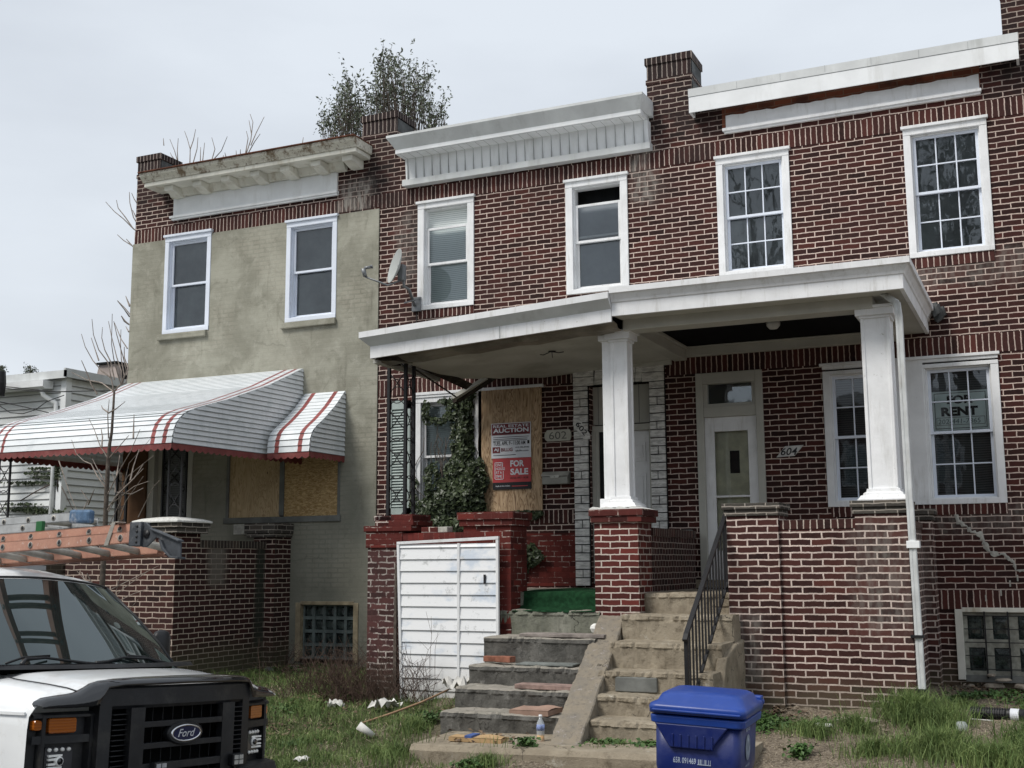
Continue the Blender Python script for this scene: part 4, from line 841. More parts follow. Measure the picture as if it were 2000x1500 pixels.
# downspout
b = MB()
path = [(-1.40, -2.36, 4.64), (-1.33, -2.37, 4.585), (-1.275, -2.39, 4.54), (-1.262, -2.39, 4.40), (-1.262, -2.37, 2.6), (-1.258, -2.37, 2.5), (-1.246, -2.33, .80)]
def rtube(b, path, w, d):
    secs = []
    for i, p in enumerate(path):
        secs.append([(p[0] + sx * w / 2 * (1 if abs(sy) else 1), p[1] + sy * d / 2, p[2]) for sx, sy in ((-1, -.8), (-.8, -1), (-.3, -1), (-.25, -.85), (.25, -.85), (.3, -1), (.8, -1), (1, -.8), (1, .8), (.8, 1), (-.8, 1), (-1, .8))])
    b.loft(secs)
rtube(b, path, .068, .055); b.tube(path[:3], [.03, .035, .034], 10)
ds = b.build('downspout', plain('white_downspout', (.58, .60, .60), .5, .4, var=.12, sc=5, dirt=(.30, .28, .24, 1), dirtamt=.8, streak=True), H4)
b = MB(); b.box(-1.31, -1.19, -2.405, -2.30, 2.13, 2.20); b.build('strap', M['alum_w'], ds, bevel=.004)
b = MB(); b.box(-1.32, -1.20, -2.39, -2.29, 1.285, 1.31); b.build('strap', M['black'], ds); b = MB(); b.lathe([(.055, 0), (.055, .17), (.06, .17), (.06, .19), (.0, .19)], (-1.245, -2.325, .62), 14); b.build('drain_boot', M['black'], ds)

# party wall between the porches, red pier
b = MB(); b.box(-4.20, -4.03, -1.85, -.13, 1.69, 2.30); b.build('party_wall', brick('party_brick', (.050, .017, .015, 1), (.032, .013, .012, 1), (.47, .40, .35, 1), bw=.1064, ms=.0055), H4)
b = MB(); b.box(-4.21, -4.02, -1.85, -.13, 2.30, 2.39); b.build('coping', brick('party_coping', (.06, .02, .017, 1), (.035, .015, .014, 1), (.40, .35, .3, 1), bw=.0677, rh=.4), H4)
b = MB(); b.box(-4.27, -4.08, -.13, -.003, 1.78, 2.41); b.box(-4.32, -4.04, -.18, -.003, 1.69, 1.78); b.build('cement_pilaster', M['cement'], H4, bevel=.02)
b = MB(); b.box(-4.54, -4.045, -2.30, -1.83, 1.33, 2.44); b.m(1).box(-4.545, -4.04, -2.305, -1.82, 1.27, 1.335)
b.build('porch_pier', [M['brick_red'], M['brick_old']], H2)
b = MB(); b.box(-4.575, -3.995, -2.33, -1.80, 2.44, 2.508); b.box(-4.59, -3.975, -2.345, -1.79, 2.508, 2.58); b.build('pier_cap', M['brick_cap_x'], H2, bevel=.006)
M['white_wash'] = plain('white_paint_slop', (.74, .74, .71), .8, var=.1, sc=30)
b = MB(); b.prism([(-4.57 + .6 * i / 12, -2.34, 2.58 + .0) for i in range(13)] + [(-3.99 - .6 * i / 12, -2.34, 2.586 + .012 * (i % 3)) for i in range(13)], (0, .5, 0)); b.lathe([(.0, -.05), (.04, -.04), (.06, 0), (.05, .03), (.02, .05), (0, .05)], (-4.53, -2.34, 1.32), 9); b.build('paint_slop', M['white_wash'], H2)
# left porch wall of the middle house
b = MB(); b.box(-7.38, -6.93, -2.30, -1.85, .2, 2.20); b.build('porch_pier', M['brick_old'], H2)
b = MB(); b.box(-7.40, -6.91, -2.32, -1.83, 2.20, 2.39); b.box(-7.42, -6.78, -2.34, -1.82, 2.39, 2.455); b.box(-7.09, -6.76, -2.33, -1.84, 2.455, 2.52); b.box(-7.07, -6.78, -2.31, -1.86, 2.52, 2.585)
b.box(-6.91, -6.12, -2.30, -2.1, .4, 2.275); b.box(-6.12, -5.53, -2.31, -1.86, .4, 2.43)
b.box(-6.16, -5.50, -2.34, -1.83, 2.43, 2.50); b.box(-6.18, -5.48, -2.36, -1.81, 2.50, 2.585)
b.build('porch_wall', M['brick_redp'], H2, bevel=.005)
b = MB(); b.box(-6.91, -6.12, -2.31, -2.09, 2.275, 2.365); b.build('coping', brick('red_coping', (.11, .021, .017, 1), (.085, .017, .014, 1), (.26, .12, .1, 1), bw=.0677, rh=.4, painted=.6), H2)
b = MB(); b.box(-5.55, -4.52, -2.0, -.01, 1.40, 1.69); b.box(-7.3, -5.5, -2.05, -.01, 1.40, 1.69); b.build('porch_floor', M['conc_mid'], H2)
scroll_post(H2, [(-7.23, -2.10), (-7.0, -2.10), (-7.0, -1.90)], 2.585, 4.40, r=.018, k=4)
random.seed(11)
for (x, y, z, rz, c_) in ((-6.6, -2.2, 2.40, .2, 0), (-6.42, -2.2, 2.40, -.4, 1), (-7.28, -2.1, 2.49, .3, 0), (-7.33, -2.05, 2.55, .9, 2), (-7.22, -2.0, 2.49, -.2, 2)):
    b = MB(); b.box(-.1, .1, -.045, .045, -.033, .033); b.v = [tuple(Matrix.Rotation(rz, 3, 'Z') @ Vector(v) + Vector((x, y, z))) for v in b.v]
    tag(b.build('loose_brick', [M['brick_red'], M['cement_light'], M['brick_old']][c_], bevel=.008), ['red brick lying loose on the porch wall beside the ivy', 'pale cement lump lying on the porch wall near the raised red pier', 'red brick on the crumbling corner pier left of the iron post', 'dark brick piece topmost on the corner pier left of the iron post', 'dark brick piece behind the corner pier rubble at the iron post foot'][[0.2, -.4, .3, .9, -.2].index(rz)], 'brick', 'loose bricks on the porch wall')

# green carpet over the sill
b = MB(); prof = [(-.6, 1.705), (-1.6, 1.703), (-1.98, 1.70), (-2.025, 1.69), (-2.035, 1.62), (-2.05, 1.545), (-2.09, 1.515), (-2.20, 1.508), (-2.315, 1.50), (-2.318, 1.485)]
b.grid([[(x, y + .008 * math.sin(x * 13 + j), z + .006 * math.sin(x * 9 + j * 1.3)) for j, (y, z) in enumerate(prof)] for x in np.linspace(-5.52, -4.545, 24)])
tag(b.build('carpet', M['turf'], smooth=True), 'worn green outdoor carpet draped over the sill atop the dark steps', 'carpet')

# ================================================================ STEPS
def steps(H, data, XL, XR, mat, name='front_steps', tread=None, seed=0):
    random.seed(seed); root = None
    for i, (y, z) in enumerate(data):
        yb = data[i - 1][0] + .06 if i else y + .45
        b = MB(); z0 = (data[i + 1][1] if i + 1 < len(data) else gz(-4, y) - .15) - .12
        xl = XL(y); xr = XR(y); n = 44; pr = []
        for k in range(n + 1):
            x = xl + (xr - xl) * k / n; ph = seed + i * 2.3; j = random.uniform(-.002, .002) + .016 * math.sin(x * 4.3 + ph) * math.sin(x * 9.1 + ph * 2); j2 = random.uniform(-.005, .005) + .012 * math.sin(x * 5.7 + ph * 1.7)
            chip = random.uniform(.015, .04) if random.random() < .2 else 0
            pr.append([(x, y + j + .012, z0), (x, y + j, z - .055 + j2), (x, y - .012 + j + chip * .6, z - .045), (x, y - .004 + chip, z - .012), (x, y + .02 + chip, z + j2 * .4), (x, yb, z + j2 * .3), (x, yb, z0)])
        b.loft(pr)
        if tread:
            for f_i, f in enumerate(b.f):
                zs_ = [b.v[q][2] for q in f]
                if len(f) == 4 and min(zs_) > z - .03: b.mi[f_i] = 1
        o = b.build(name if i == 0 else 'step', [mat if not isinstance(mat, list) else mat[i]] + ([tread] if tread else []), H if root is None else root)
        subdiv_noise(o, .035, 2, .13)
        if root is None: root = o
    return root
s2 = steps(H2, [(-2.31, 1.50), (-2.85, 1.24), (-3.25, .98), (-3.6, .79), (-3.95, .60)], lambda y: -5.655 if y > -2.5 else -5.61 + (y + 2.85) * -.06, lambda y: -4.49 if y > -2.5 else -4.35 + (y + 2.85) * -.12, [M['conc_mid']] + [M['conc_dark']] * 4, tread=M['conc_tread'], seed=5)
s4 = steps(H4, [(-2.13, 1.69), (-2.60, 1.478), (-3.05, 1.228), (-3.40, .98), (-3.75, .785), (-4.10, .605)], lambda y: -4.14 + max(0, -2.6 - y) * .04, lambda y: -3.075 if y > -2.5 else -2.98, M['conc_tan'], seed=9)
b = MB(); b.box(-4.0, -2.97, -2.6, -2.3, .3, 1.4); b.build('steps_core', M['conc_tan'], H4)
b = MB()   # stringer beside the railing, broken at the end
b.prism([(-3.03, -2.33, .4), (-3.03, -2.33, 1.24), (-3.03, -2.7, 1.20), (-3.03, -3.06, 1.10), (-3.03, -3.2, .86), (-3.03, -3.5, .55), (-3.03, -3.5, .2)], (.10, 0, 0)); o = b.build('steps_cheek', M['conc_tan'], H4, bevel=.02); subdiv_noise(o, .03, 4, .12)
b = MB()   # grey brick patch in a riser
b.box(-3.94, -3.52, -3.42, -3.38, .79, .93); b.build('cement_patch', M['cement'], s4, bevel=.01)
# sloping cheek wall between the stairs
b = MB(); pp = []
for t in np.linspace(0, 1, 15):
    y = -2.33 - 2.17 * t; z = 1.455 - 1.02 * t + .012 * math.sin(t * 23); xc = -4.34 + .30 * t * 1.0; w_ = .145
    pp.append([(xc - w_, y, z - .55 if t < .8 else .15), (xc - w_, y, z - .01), (xc - w_ + .012, y, z), (xc + w_ - .012, y, z), (xc + w_, y, z - .012), (xc + w_ + .01, y, z - .55 if t < .8 else .15)])
b.loft(pp); o = b.build('sloped_cheek_wall', mk_conc('peeling_grey_paint_concrete', (.25, .215, .165, 1), (.20, .18, .15, 1), (.10, .09, .08, 1), .6, sc=6, light=(.46, .43, .45, 1)), H2); subdiv_noise(o, .03, 3, .09)
# landing slab
b = MB(); n = 40; pr = []; random.seed(4)
for k in range(n + 1):
    x = -5.42 + 3.0 * k / n; j = random.uniform(-.012, .012); z = .405 + .055 * k / n
    pr.append([(x, -4.77 + j, .0), (x, -4.78 + j, z - .05), (x, -4.75 + j, z - .006), (x, -4.70, z), (x, -3.9, z + .01), (x, -3.9, .0)])
b.loft(pr); struct(b.build('path', M['conc_tan']))

# loose things on the dark steps
def slab(name, cx, cy, cz, w, d, t, rz, mat, tilt=(0, 0), bevel=.006):
    b = MB(); b.box(-w / 2, w / 2, -d / 2, d / 2, 0, t); R_ = Euler((tilt[0], tilt[1], rz)).to_matrix(); b.v = [tuple(R_ @ Vector(v) + Vector((cx, cy, cz))) for v in b.v]
    return b.build(name, mat, bevel=bevel)
bm_ = plain('broken_red_brick', (.24, .10, .065), .9, var=.35, sc=12, bump=.7)
tag(slab('brick', -5.43, -2.98, 1.0, .20, .10, .055, .2, bm_), 'broken red brick at the left end of the dark steps, leftmost', 'brick', 'broken bricks on the steps')
tag(slab('brick', -5.27, -3.03, 1.0, .18, .11, .06, -.15, bm_), 'broken red brick on the dark step, right of another brick', 'brick', 'broken bricks on the steps')
tag(slab('flagstone', -4.62, -3.47, .795, .62, .20, .045, -.02, plain('pinkish_broken_slab', (.27, .19, .165), .95, var=.45, sc=7, bump=1)), 'pinkish broken stone slab lying on the dark step', 'slab')
tag(slab('flagstone', -4.75, -2.66, 1.245, .95, .25, .035, .0, plain('pink_mortar_cap', (.25, .22, .2), .95, var=.4, sc=6, bump=1)), 'rough pink and grey mortar slab on the upper dark step', 'slab')
tag(slab('slate', -4.78, -3.06, .985, .62, .26, .02, .03, plain('slate_slab', (.17, .185, .175), .8, var=.35, sc=5, bump=.5)), 'flat grey green slate slab behind the broken bricks', 'slab')
def carton(b, w, d, t): b.grid([[(-w / 2 + w * i / 8, -d / 2 + d * j / 4, t + .012 * math.sin(i * .9) * math.sin(j * 1.1)) for j in range(5)] for i in range(9)]); b.box(-w / 2, w / 2, -d / 2, d / 2, 0, t - .004)
b = MB(); carton(b, .44, .26, .05); R_ = Euler((.06, -.03, -.18)).to_matrix(); b.v = [tuple(R_ @ Vector(v) + Vector((-4.60, -3.80, .60))) for v in b.v]; tag(b.build('cardboard', plain('brown_cardboard', (.30, .20, .155), .85, var=.15)), 'folded brown cardboard sheet lying on the bottom dark step', 'cardboard')
CB = thing('cardboard_box', 'flattened cardboard box with blue band on the landing slab', 'cardboard', (-4.88, -4.47, .42), rot=(0, 0, .02))
b = MB(); carton(b, .52, .18, .04); b.build('box', plain('tan_cardboard', (.40, .27, .14), .85, var=.12), CB, world=False)
b = MB(); b.box(-.10, -.03, -.091, .091, .036, .056); b.build('blue_band', plain('blue_print', (.05, .09, .25), .7), CB, world=False)
BT = thing('drink_bottle', 'clear plastic bottle with a little orange juice by the sloped wall', 'bottle', (-4.33, -4.33, .425))
b = MB(); b.lathe([(.0, 0), (.034, .0), (.036, .01), (.034, .05), (.036, .06), (.036, .15), (.033, .165), (.016, .20), (.014, .215), (.0, .215)], k=18)
m_ = Mt('clear_plastic'); M['clear'] = m_.bsdf((.75, .8, .82, 1), .1, .5, Alpha=.35); b.build('bottle_body', M['clear'], BT, smooth=True, world=False)
b = MB(); b.lathe([(.0, .004), (.032, .004), (.033, .055), (.0, .055)], k=16); b.build('juice', plain('orange_juice', (.75, .38, .03), .4), BT, smooth=True, world=False)
b = MB(); b.lathe([(.0365, .10), (.0368, .10), (.0368, .15), (.0365, .15)], k=18); b.build('bottle_label', plain('blue_white_label', (.22, .28, .5), .6, var=.6, sc=40), BT, smooth=True, world=False)
b = MB(); b.lathe([(.0, .215), (.016, .215), (.016, .235), (.0, .235)], k=14); b.build('bottle_cap', M['white'], BT, smooth=True, world=False)

# handrail
HR = thing('handrail', 'black iron stair railing with square balusters beside the tan steps', 'railing', (-3.12, -3.85, .8))
X = -3.12; tz = lambda y: 2.50 + (y + 2.22) * .725; bz = lambda y: 1.80 + (y + 2.22) * .735
b = MB(); A, B_ = -2.2, -3.78
b.prism([(X - .022, A, tz(A)), (X - .022, B_, tz(B_)), (X - .022, B_ - .05, tz(B_) - .05), (X - .022, B_ - .04, tz(B_) - .07), (X - .022, B_, tz(B_) - .035), (X - .022, A, tz(A) - .03)], (.044, 0, 0)); b.build('top_rail', M['black'], HR)
b = MB(); b.prism([(X - .014, A, bz(A)), (X - .014, B_ + .02, bz(B_)), (X - .014, B_ + .02, bz(B_) - .03), (X - .014, A, bz(A) - .03)], (.028, 0, 0)); b.build('bottom_rail', M['black'], HR)
for y, z0 in ((B_ + .0, .60), (A, 1.70)):
    b = MB(); b.box(X - .017, X + .017, y - .017, y + .017, z0, tz(y) - .02); b.build('newel', M['black'], HR)
for i in range(13):
    y = B_ + (A - B_) * (i + 1) / 14; b = MB(); b.box(X - .008, X + .008, y - .008, y + .008, bz(y) - .02, tz(y) - .02); b.build('baluster', M['black'], HR)

# white siding panel
PN = thing('siding_panel', 'white vinyl siding panel closing the space beneath the red porch', 'panel', (-6.25, -2.42, .6))
b = MB(); x0, x1, y = -6.86, -5.66, -2.40
def px_(z, r): return (x0 - .03 + (2.26 - z) * .035) if not r else x1
z = .48; hh = .132
while z < 2.21:
    z2 = min(z + hh, 2.235)
    b.m(0).quad((px_(z, 0), y - .022, z), (px_(z, 1), y - .022, z), (px_(z2, 1), y - .006, z2), (px_(z2, 0), y - .006, z2)); b.m(1).quad((px_(z, 0), y - .022, z), (px_(z, 1), y - .022, z), (px_(z, 1), y - .003, z - .001), (px_(z, 0), y - .003, z - .001)); z = z2
M['smudge'] = Mt('smudged_white_vinyl'); m_ = M['smudge']; c_ = m_.mix(m_.mr(m_.noise(2.2, 4, .6, stretch=(1, 1, 1.6)), .50, .64, 0, .8), (.80, .81, .82, 1), (.52, .59, .68, 1)); c_ = m_.mix(m_.mr(m_.noise(5, 6, .8), .56, .68, 0, .7), c_, (.38, .39, .39, 1)); c_ = m_.mix(m_.mr(m_.xyz()[2], .5, 1.1, .5, 0), c_, (.42, .40, .35, 1)); M['smudge'] = m_.bsdf(c_, .5)
b.build('siding', [M['smudge'], M['slat_joint']], PN)
b = MB(); b.prism([(px_(2.235, 0) - .03, y - .03, 2.235), (x1 + .03, y - .03, 2.275), (x1 + .03, y - .03, 2.31), (px_(2.235, 0) - .03, y - .03, 2.265)], (0, .035, 0)); b.prism([(px_(.45, 0) - .03, y - .03, .45), (px_(.45, 0), y - .03, .45), (px_(2.24, 0), y - .03, 2.24), (px_(2.24, 0) - .03, y - .03, 2.24)], (0, .035, 0)); b.box(x1, x1 + .03, y - .03, y + .005, .6, 2.28); b.box(-6.14, -6.11, y - .028, y, .45, 2.24); b.build('edge_trim', M['white'], PN)
b = MB(); b.box(-5.81, -5.785, y - .03, y - .02, 1.79, 1.89); b.build('slot', M['black'], PN)
b = MB(); b.box(-6.62, -6.27, y - .0005, y, 1.8, 2.2); b.prism([(-7.0, -2.36, .5), (-6.955, -2.36, .5), (-6.955, -2.36, 2.0), (-6.98, -2.36, 2.0)], (0, .03, 0)); b.build('edge_board', M['bark'], PN)

# ================================================================ picture-to-place helper
CAMP = Vector((0, -14.5, 2.0)); FPX = 2327.3
def at(px, py, Y):
    """point of the plane y=Y that the photo shows at pixel px,py"""
    d = fw + rt * ((px - 1000) / FPX) - up * ((py - 750) / FPX); return CAMP + d * ((Y + 14.5) / d.y)

# ================================================================ SIGNS AND SMALL FITTINGS
def textm(name, st, x, z, w, h, y, mat, par, off=.0, label=None, shear=0):
    b = MB(); b.text(st, (x, y, z), (1, 0, 0), (0, 0, 1), w, h, off=off, shear=shear); return b.build(name, mat, par, label)
wht = plain('sign_white', (.62, .64, .68), .5, var=.03, bump=0); mar = plain('sign_maroon', (.15, .022, .028), .5, var=.05, bump=0); redl = plain('sign_red', (.42, .055, .06), .5, var=.05, bump=0)
blk = plain('sign_black', (.015, .015, .018), .5, bump=0)
A1 = thing('auction_poster', 'maroon and white real estate auction poster on the plywood, above the red poster', 'poster', (-6.54, -.055, 3.42))
b = MB(); b.box(-6.83, -6.25, -.058, -.052, 3.405, 3.875); b.build('sheet', wht, A1)
b = MB(); b.box(-6.82, -6.26, -.061, -.058, 3.715, 3.865); b.m(0); b.box(-6.81, -6.70, -.061, -.058, 3.475, 3.555); b.build('maroon_field', mar, A1)
textm('lettering', 'REAL ESTATE', -6.80, 3.815, .52, .038, -.0625, wht, A1, .02); textm('lettering', 'AUCTION', -6.80, 3.745, .52, .060, -.0625, wht, A1, .03)
textm('lettering', 'TUES. APR. 9 - 11:00 AM', -6.80, 3.575, .47, .055, -.0595, blk, A1, .02); textm('lettering', 'AJ', -6.79, 3.492, .07, .046, -.0625, wht, A1, .03)
textm('lettering', 'BILLIG', -6.685, 3.492, .17, .048, -.0595, mar, A1, .03); textm('lettering', '410.296.8440', -6.475, 3.53, .2, .022, -.0595, blk, A1, .02); textm('lettering', 'ajbillig.com', -6.475, 3.478, .19, .03, -.0595, blk, A1, .02)
b = MB()
for i, (z, w_) in enumerate(((3.735, .5), (3.685, .52), (3.66, .5), (3.64, .5), (3.445, .33))): b.box(-6.80, -6.80 + w_, -.0628 if i == 0 else -.0605, -.0585, z - .004, z + .003)
b.box(-6.30, -6.27, -.0605, -.0585, 3.585, 3.63); b.build('fine_print', blk, A1)
A2 = thing('sale_poster', 'red for sale poster with white lettering and black foot, under the auction poster', 'poster', (-6.54, -.055, 2.98))
b = MB(); b.box(-6.81, -6.25, -.058, -.052, 3.08, 3.402); b.build('sheet', redl, A2)
b = MB(); b.box(-6.81, -6.25, -.0585, -.0522, 2.985, 3.08); b.build('black_foot', blk, A2)
textm('lettering', 'FOR', -6.55, 3.285, .2, .085, -.0595, wht, A2, .035); textm('lettering', 'SALE', -6.55, 3.175, .26, .085, -.0595, wht, A2, .035); textm('lettering', '(410) 497-1628', -6.55, 3.115, .26, .035, -.0595, blk, A2, .015)
for i, (t, z, w_) in enumerate((('ONE', 3.295, .09), ('HOUSE', 3.245, .135), ('AT A', 3.195, .09), ('TIME', 3.14, .09))): textm('lettering', t, -6.765, z, w_, .038, -.0595, wht, A2, .01)
b = MB(); b.box(-6.78, -6.772, -.060, -.058, 3.12, 3.35); b.box(-6.78, -6.66, -.060, -.058, 3.342, 3.35); b.box(-6.78, -6.65, -.060, -.058, 3.12, 3.128); b.box(-6.668, -6.66, -.060, -.058, 3.29, 3.35); b.box(-6.658, -6.65, -.060, -.058, 3.12, 3.235); b.build('logo_frame', wht, A2)
textm('lettering', 'Apply to be a bidder.', -6.77, 3.02, .22, .022, -.0600, wht, A2, .01); b = MB(); b.box(-6.53, -6.30, -.0600, -.0586, 3.022, 3.032); b.build('fine_print', redl, A2)
PQ = thing('house_number_plaque', 'cream oval plaque reading 602, on dark brick beside the plywood', 'plaque', (-5.88, -.03, 3.62))
b = MB(); secs = [(-6.05 + .02, 3.60), (-5.71, 3.60), (-5.69, 3.64), (-5.685, 3.67), (-5.69, 3.71), (-5.71, 3.75), (-6.03, 3.75), (-6.06, 3.71), (-6.068, 3.67), (-6.06, 3.63)]
b.prism([(x, -.03, z) for x, z in secs], (0, .024, 0)); pqc = plain('cream_plaque', (.42, .41, .35), .5, var=.08); b.build('plate', pqc, PQ, bevel=.004)
textm('numerals', '602', -6.0, 3.625, .25, .10, -.0315, plain('grey_numeral', (.10, .10, .09), .6), PQ)
PS = thing('house_number_plaque', 'slanted stone plaque reading 602 diagonally, on the white stone surround', 'plaque', (-5.52, -.07, 3.75))
b = MB(); b.prism([(-5.64, -.072, 3.88), (-5.64, -.072, 3.79), (-5.50, -.072, 3.60), (-5.41, -.072, 3.60), (-5.41, -.072, 3.66), (-5.56, -.072, 3.88)], (0, .02, 0)); b.build('plate', M['stone'], PS)
b = MB(); b.text('602', (-5.612, -.074, 3.80), (.62, 0, -.78), (.78, 0, .62), .20, .07, off=.015); b.build('numerals', blk, PS)
PR = thing('house_number_plaque', 'white slanting parallelogram plaque reading 604, beside the storm door', 'plaque', (-2.86, -.02, 3.3))
b = MB(); b.prism([(-3.02, -.02, 3.265), (-2.80, -.02, 3.275), (-2.69, -.02, 3.40), (-2.91, -.02, 3.395)], (0, .015, 0)); b.build('plate', plain('white_tile', (.55, .55, .53), .4), PR)
textm('numerals', '604', -2.965, 3.285, .20, .09, -.0215, blk, PR, .015, shear=.25)
MBX = thing('mailbox', 'grey metal wall mailbox with a flap lid, below the oval 602 plaque', 'mailbox', (-5.88, -.1, 3.03))
mg = plain('grey_metal_box', (.26, .26, .23), .5, .4, .3, var=.1)
b = MB(); b.prism([(-6.07, -.0, 3.03), (-6.07, -.12, 3.03), (-6.07, -.12, 3.12), (-6.07, -.07, 3.185), (-6.07, 0, 3.185)], (.36, 0, 0)); b.build('box', mg, MBX, bevel=.004)
b = MB(); b.prism([(-6.08, -.0, 3.195), (-6.08, -.075, 3.195), (-6.08, -.128, 3.145), (-6.08, -.128, 3.138), (-6.08, -.07, 3.187), (-6.08, 0, 3.187)], (.38, 0, 0)); b.prism([(-5.96, -.13, 3.14), (-5.82, -.13, 3.14), (-5.84, -.13, 3.11), (-5.94, -.13, 3.11)], (0, .01, 0)); b.build('lid', plain('pale_metal_lid', (.42, .42, .38), .4, .4, .3), MBX)
b = MB(); b.box(-5.895, -5.885, -.132, -.128, 3.118, 3.128); b.build('lock', blk, MBX)
RS = thing('rent_sign', 'white FOR RENT sign taped inside the right hand ground floor window', 'sign', (-.89, .10, 3.5))
b = MB(); b.box(-1.20, -.60, .073, .077, 3.50, 3.955); ws = plain('sign_card', (.86, .92, .90), .6, var=.03, bump=0); b.build('card', ws, RS)
textm('lettering', 'FOR', -1.04, 3.805, .28, .10, .0715, blk, RS, .045); textm('lettering', 'RENT', -1.11, 3.665, .40, .105, .0715, blk, RS, .05); textm('handwriting', '202-441-7865', -1.15, 3.575, .46, .055, .0715, plain('grey_pen', (.2, .25, .25), .8), RS, 0, shear=.1)
b = MB()
for (xa, xb, za, zb, t) in ((-1.18, -.62, 3.52, 3.935, .006), (-1.165, -.64, 3.56, 3.65, .004)):
    b.box(xa, xb, .071, .0725, za, za + t); b.box(xa, xb, .071, .0725, zb - t, zb); b.box(xa, xa + t, .071, .0725, za, zb); b.box(xb - t, xb, .071, .0725, za, zb)
b.build('border_lines', blk, RS)

# satellite dish
SD = thing('satellite_dish', 'grey satellite dish on a bent mast on the brick wall by the upstairs window', 'satellite dish', (-8.14, 0, 5.70))
dc = Vector((-8.09, -.52, 6.10)); nrm = Vector((-.64, -.72, .24)).normalized(); e1 = nrm.cross(Vector((0, 0, 1))).normalized(); e2 = e1.cross(nrm)
dm = plain('dish_grey', (.40, .42, .41), .5, var=.08, sc=4)
b = MB(); rings = []
for r_ in (0, .055, .11, .165, .21, .24): rings.append([dc + (e1 * math.cos(a) * .93 + e2 * math.sin(a) * 1.05) * r_ - nrm * (.06 * (1 - (r_ / .24) ** 2)) for a in np.linspace(0, 2 * math.pi, 25)[:-1]])
b.loft(rings, cap=False); rings2 = [[p - nrm * .012 for p in q] for q in rings]; b.loft(rings2, cap=False); b.loft([rings[-1], rings2[-1]], cap=False); b.build('reflector', dm, SD, smooth=True)
gm = plain('galvanised_mast', (.20, .21, .22), .45, .5, .4); bk = dc - nrm * .12 - e2 * .05
b = MB(); b.box(bk.x - .04, bk.x + .05, bk.y - .04, bk.y + .06, bk.z - .13, bk.z + .1); b.build('bracket', gm, SD, bevel=.01)
b = MB(); b.tube([bk + Vector((.02, .02, .05)), bk + Vector((.03, .03, -.2)), (-7.99, -.27, 5.80), (-8.02, -.06, 5.62)], .022, 8); b.tube([bk + Vector((.0, .1, -.42)), (-7.94, -.03, 5.72)], .012); b.box(-8.07, -7.93, -.05, -.0, 5.54, 5.74); b.build('mast', gm, SD)
arm = Vector((-8.42, -.74, 5.93)); b = MB(); b.tube([bk + Vector((0, 0, -.12)), dc - e2 * .30 + nrm * .02, arm], .014, 6); b.build('feed_arm', gm, SD)
b = MB(); b.tube([arm, arm + Vector((-.02, -.02, .11))], [.028, .034], 8); b.tube([arm + Vector((-.01, -.01, .12)), arm + Vector((.07, .04, .14))], [.02, .022], 8); b.tube([arm + Vector((.07, .04, .14)), arm + Vector((.085, .05, .15))], [.03, .026], 10); b.build('receiver', gm, SD)
b = MB(); b.tube([(-8.0, -.02, 5.6), (-8.02, -.012, 5.3), (-8.0, -.012, 4.9), (-8.01, -.02, 4.75)], .006, 5); b.build('cable', M['black'], SD)

# ================================================================ PLANTS
def leaf_mesh(pts, size, mat, name, normal=None, parent=None, spread=1.0, asp=.75, label=None, fold=True):
    n = len(pts); P = np.array(pts, float); d = rng.normal(size=(n, 3)); d /= np.linalg.norm(d, axis=1)[:, None]
    if normal is not None: d = d * spread + np.array(normal); d /= np.linalg.norm(d, axis=1)[:, None]
    r_ = rng.normal(size=(n, 3)); u = np.cross(d, r_); u /= np.linalg.norm(u, axis=1)[:, None]; v = np.cross(d, u)
    s_ = (size * rng.uniform(.55, 1.25, n))[:, None]
    V = np.empty((n, 4, 3)); V[:, 0] = P - u * s_ * .5; V[:, 1] = P + v * s_ * .5 * asp + d * s_ * .12; V[:, 2] = P + u * s_ * .5; V[:, 3] = P - v * s_ * .5 * asp + d * s_ * .12
    b = MB(); b.v = [tuple(q) for q in V.reshape(-1, 3)]; b.f = [(4 * i, 4 * i + 1, 4 * i + 2, 4 * i + 3) for i in range(n)]; b.mi = [0] * n; b.sm = [False] * n
    return b.build(name, mat, parent, label)
def branchy(b, p, d, L, r, depth, k=3, ang=.5, droop=0., seg=4, tips=None, up_=.0):
    pts = [Vector(p)]; dd = Vector(d).normalized()
    for i in range(seg):
        dd = (dd + Vector((random.gauss(0, .10), random.gauss(0, .10), random.gauss(0, .07) + up_ - droop))).normalized(); pts.append(pts[-1] + dd * L / seg)
    b.tube(pts, [r * (1 - .5 * i / seg) for i in range(seg + 1)], 5 if r > .01 else 3, cap=False)
    if tips is not None: tips += pts[2:]
    if depth > 0:
        for j in range(k):
            t = random.uniform(.3, 1); q = pts[min(seg, max(1, int(t * seg)))]
            nd = (dd + Vector((random.gauss(0, ang), random.gauss(0, ang), random.gauss(0, ang * .6) + .15))).normalized()
            branchy(b, q, nd, L * random.uniform(.5, .75), r * .55, depth - 1, k, ang, droop, seg, tips, up_)
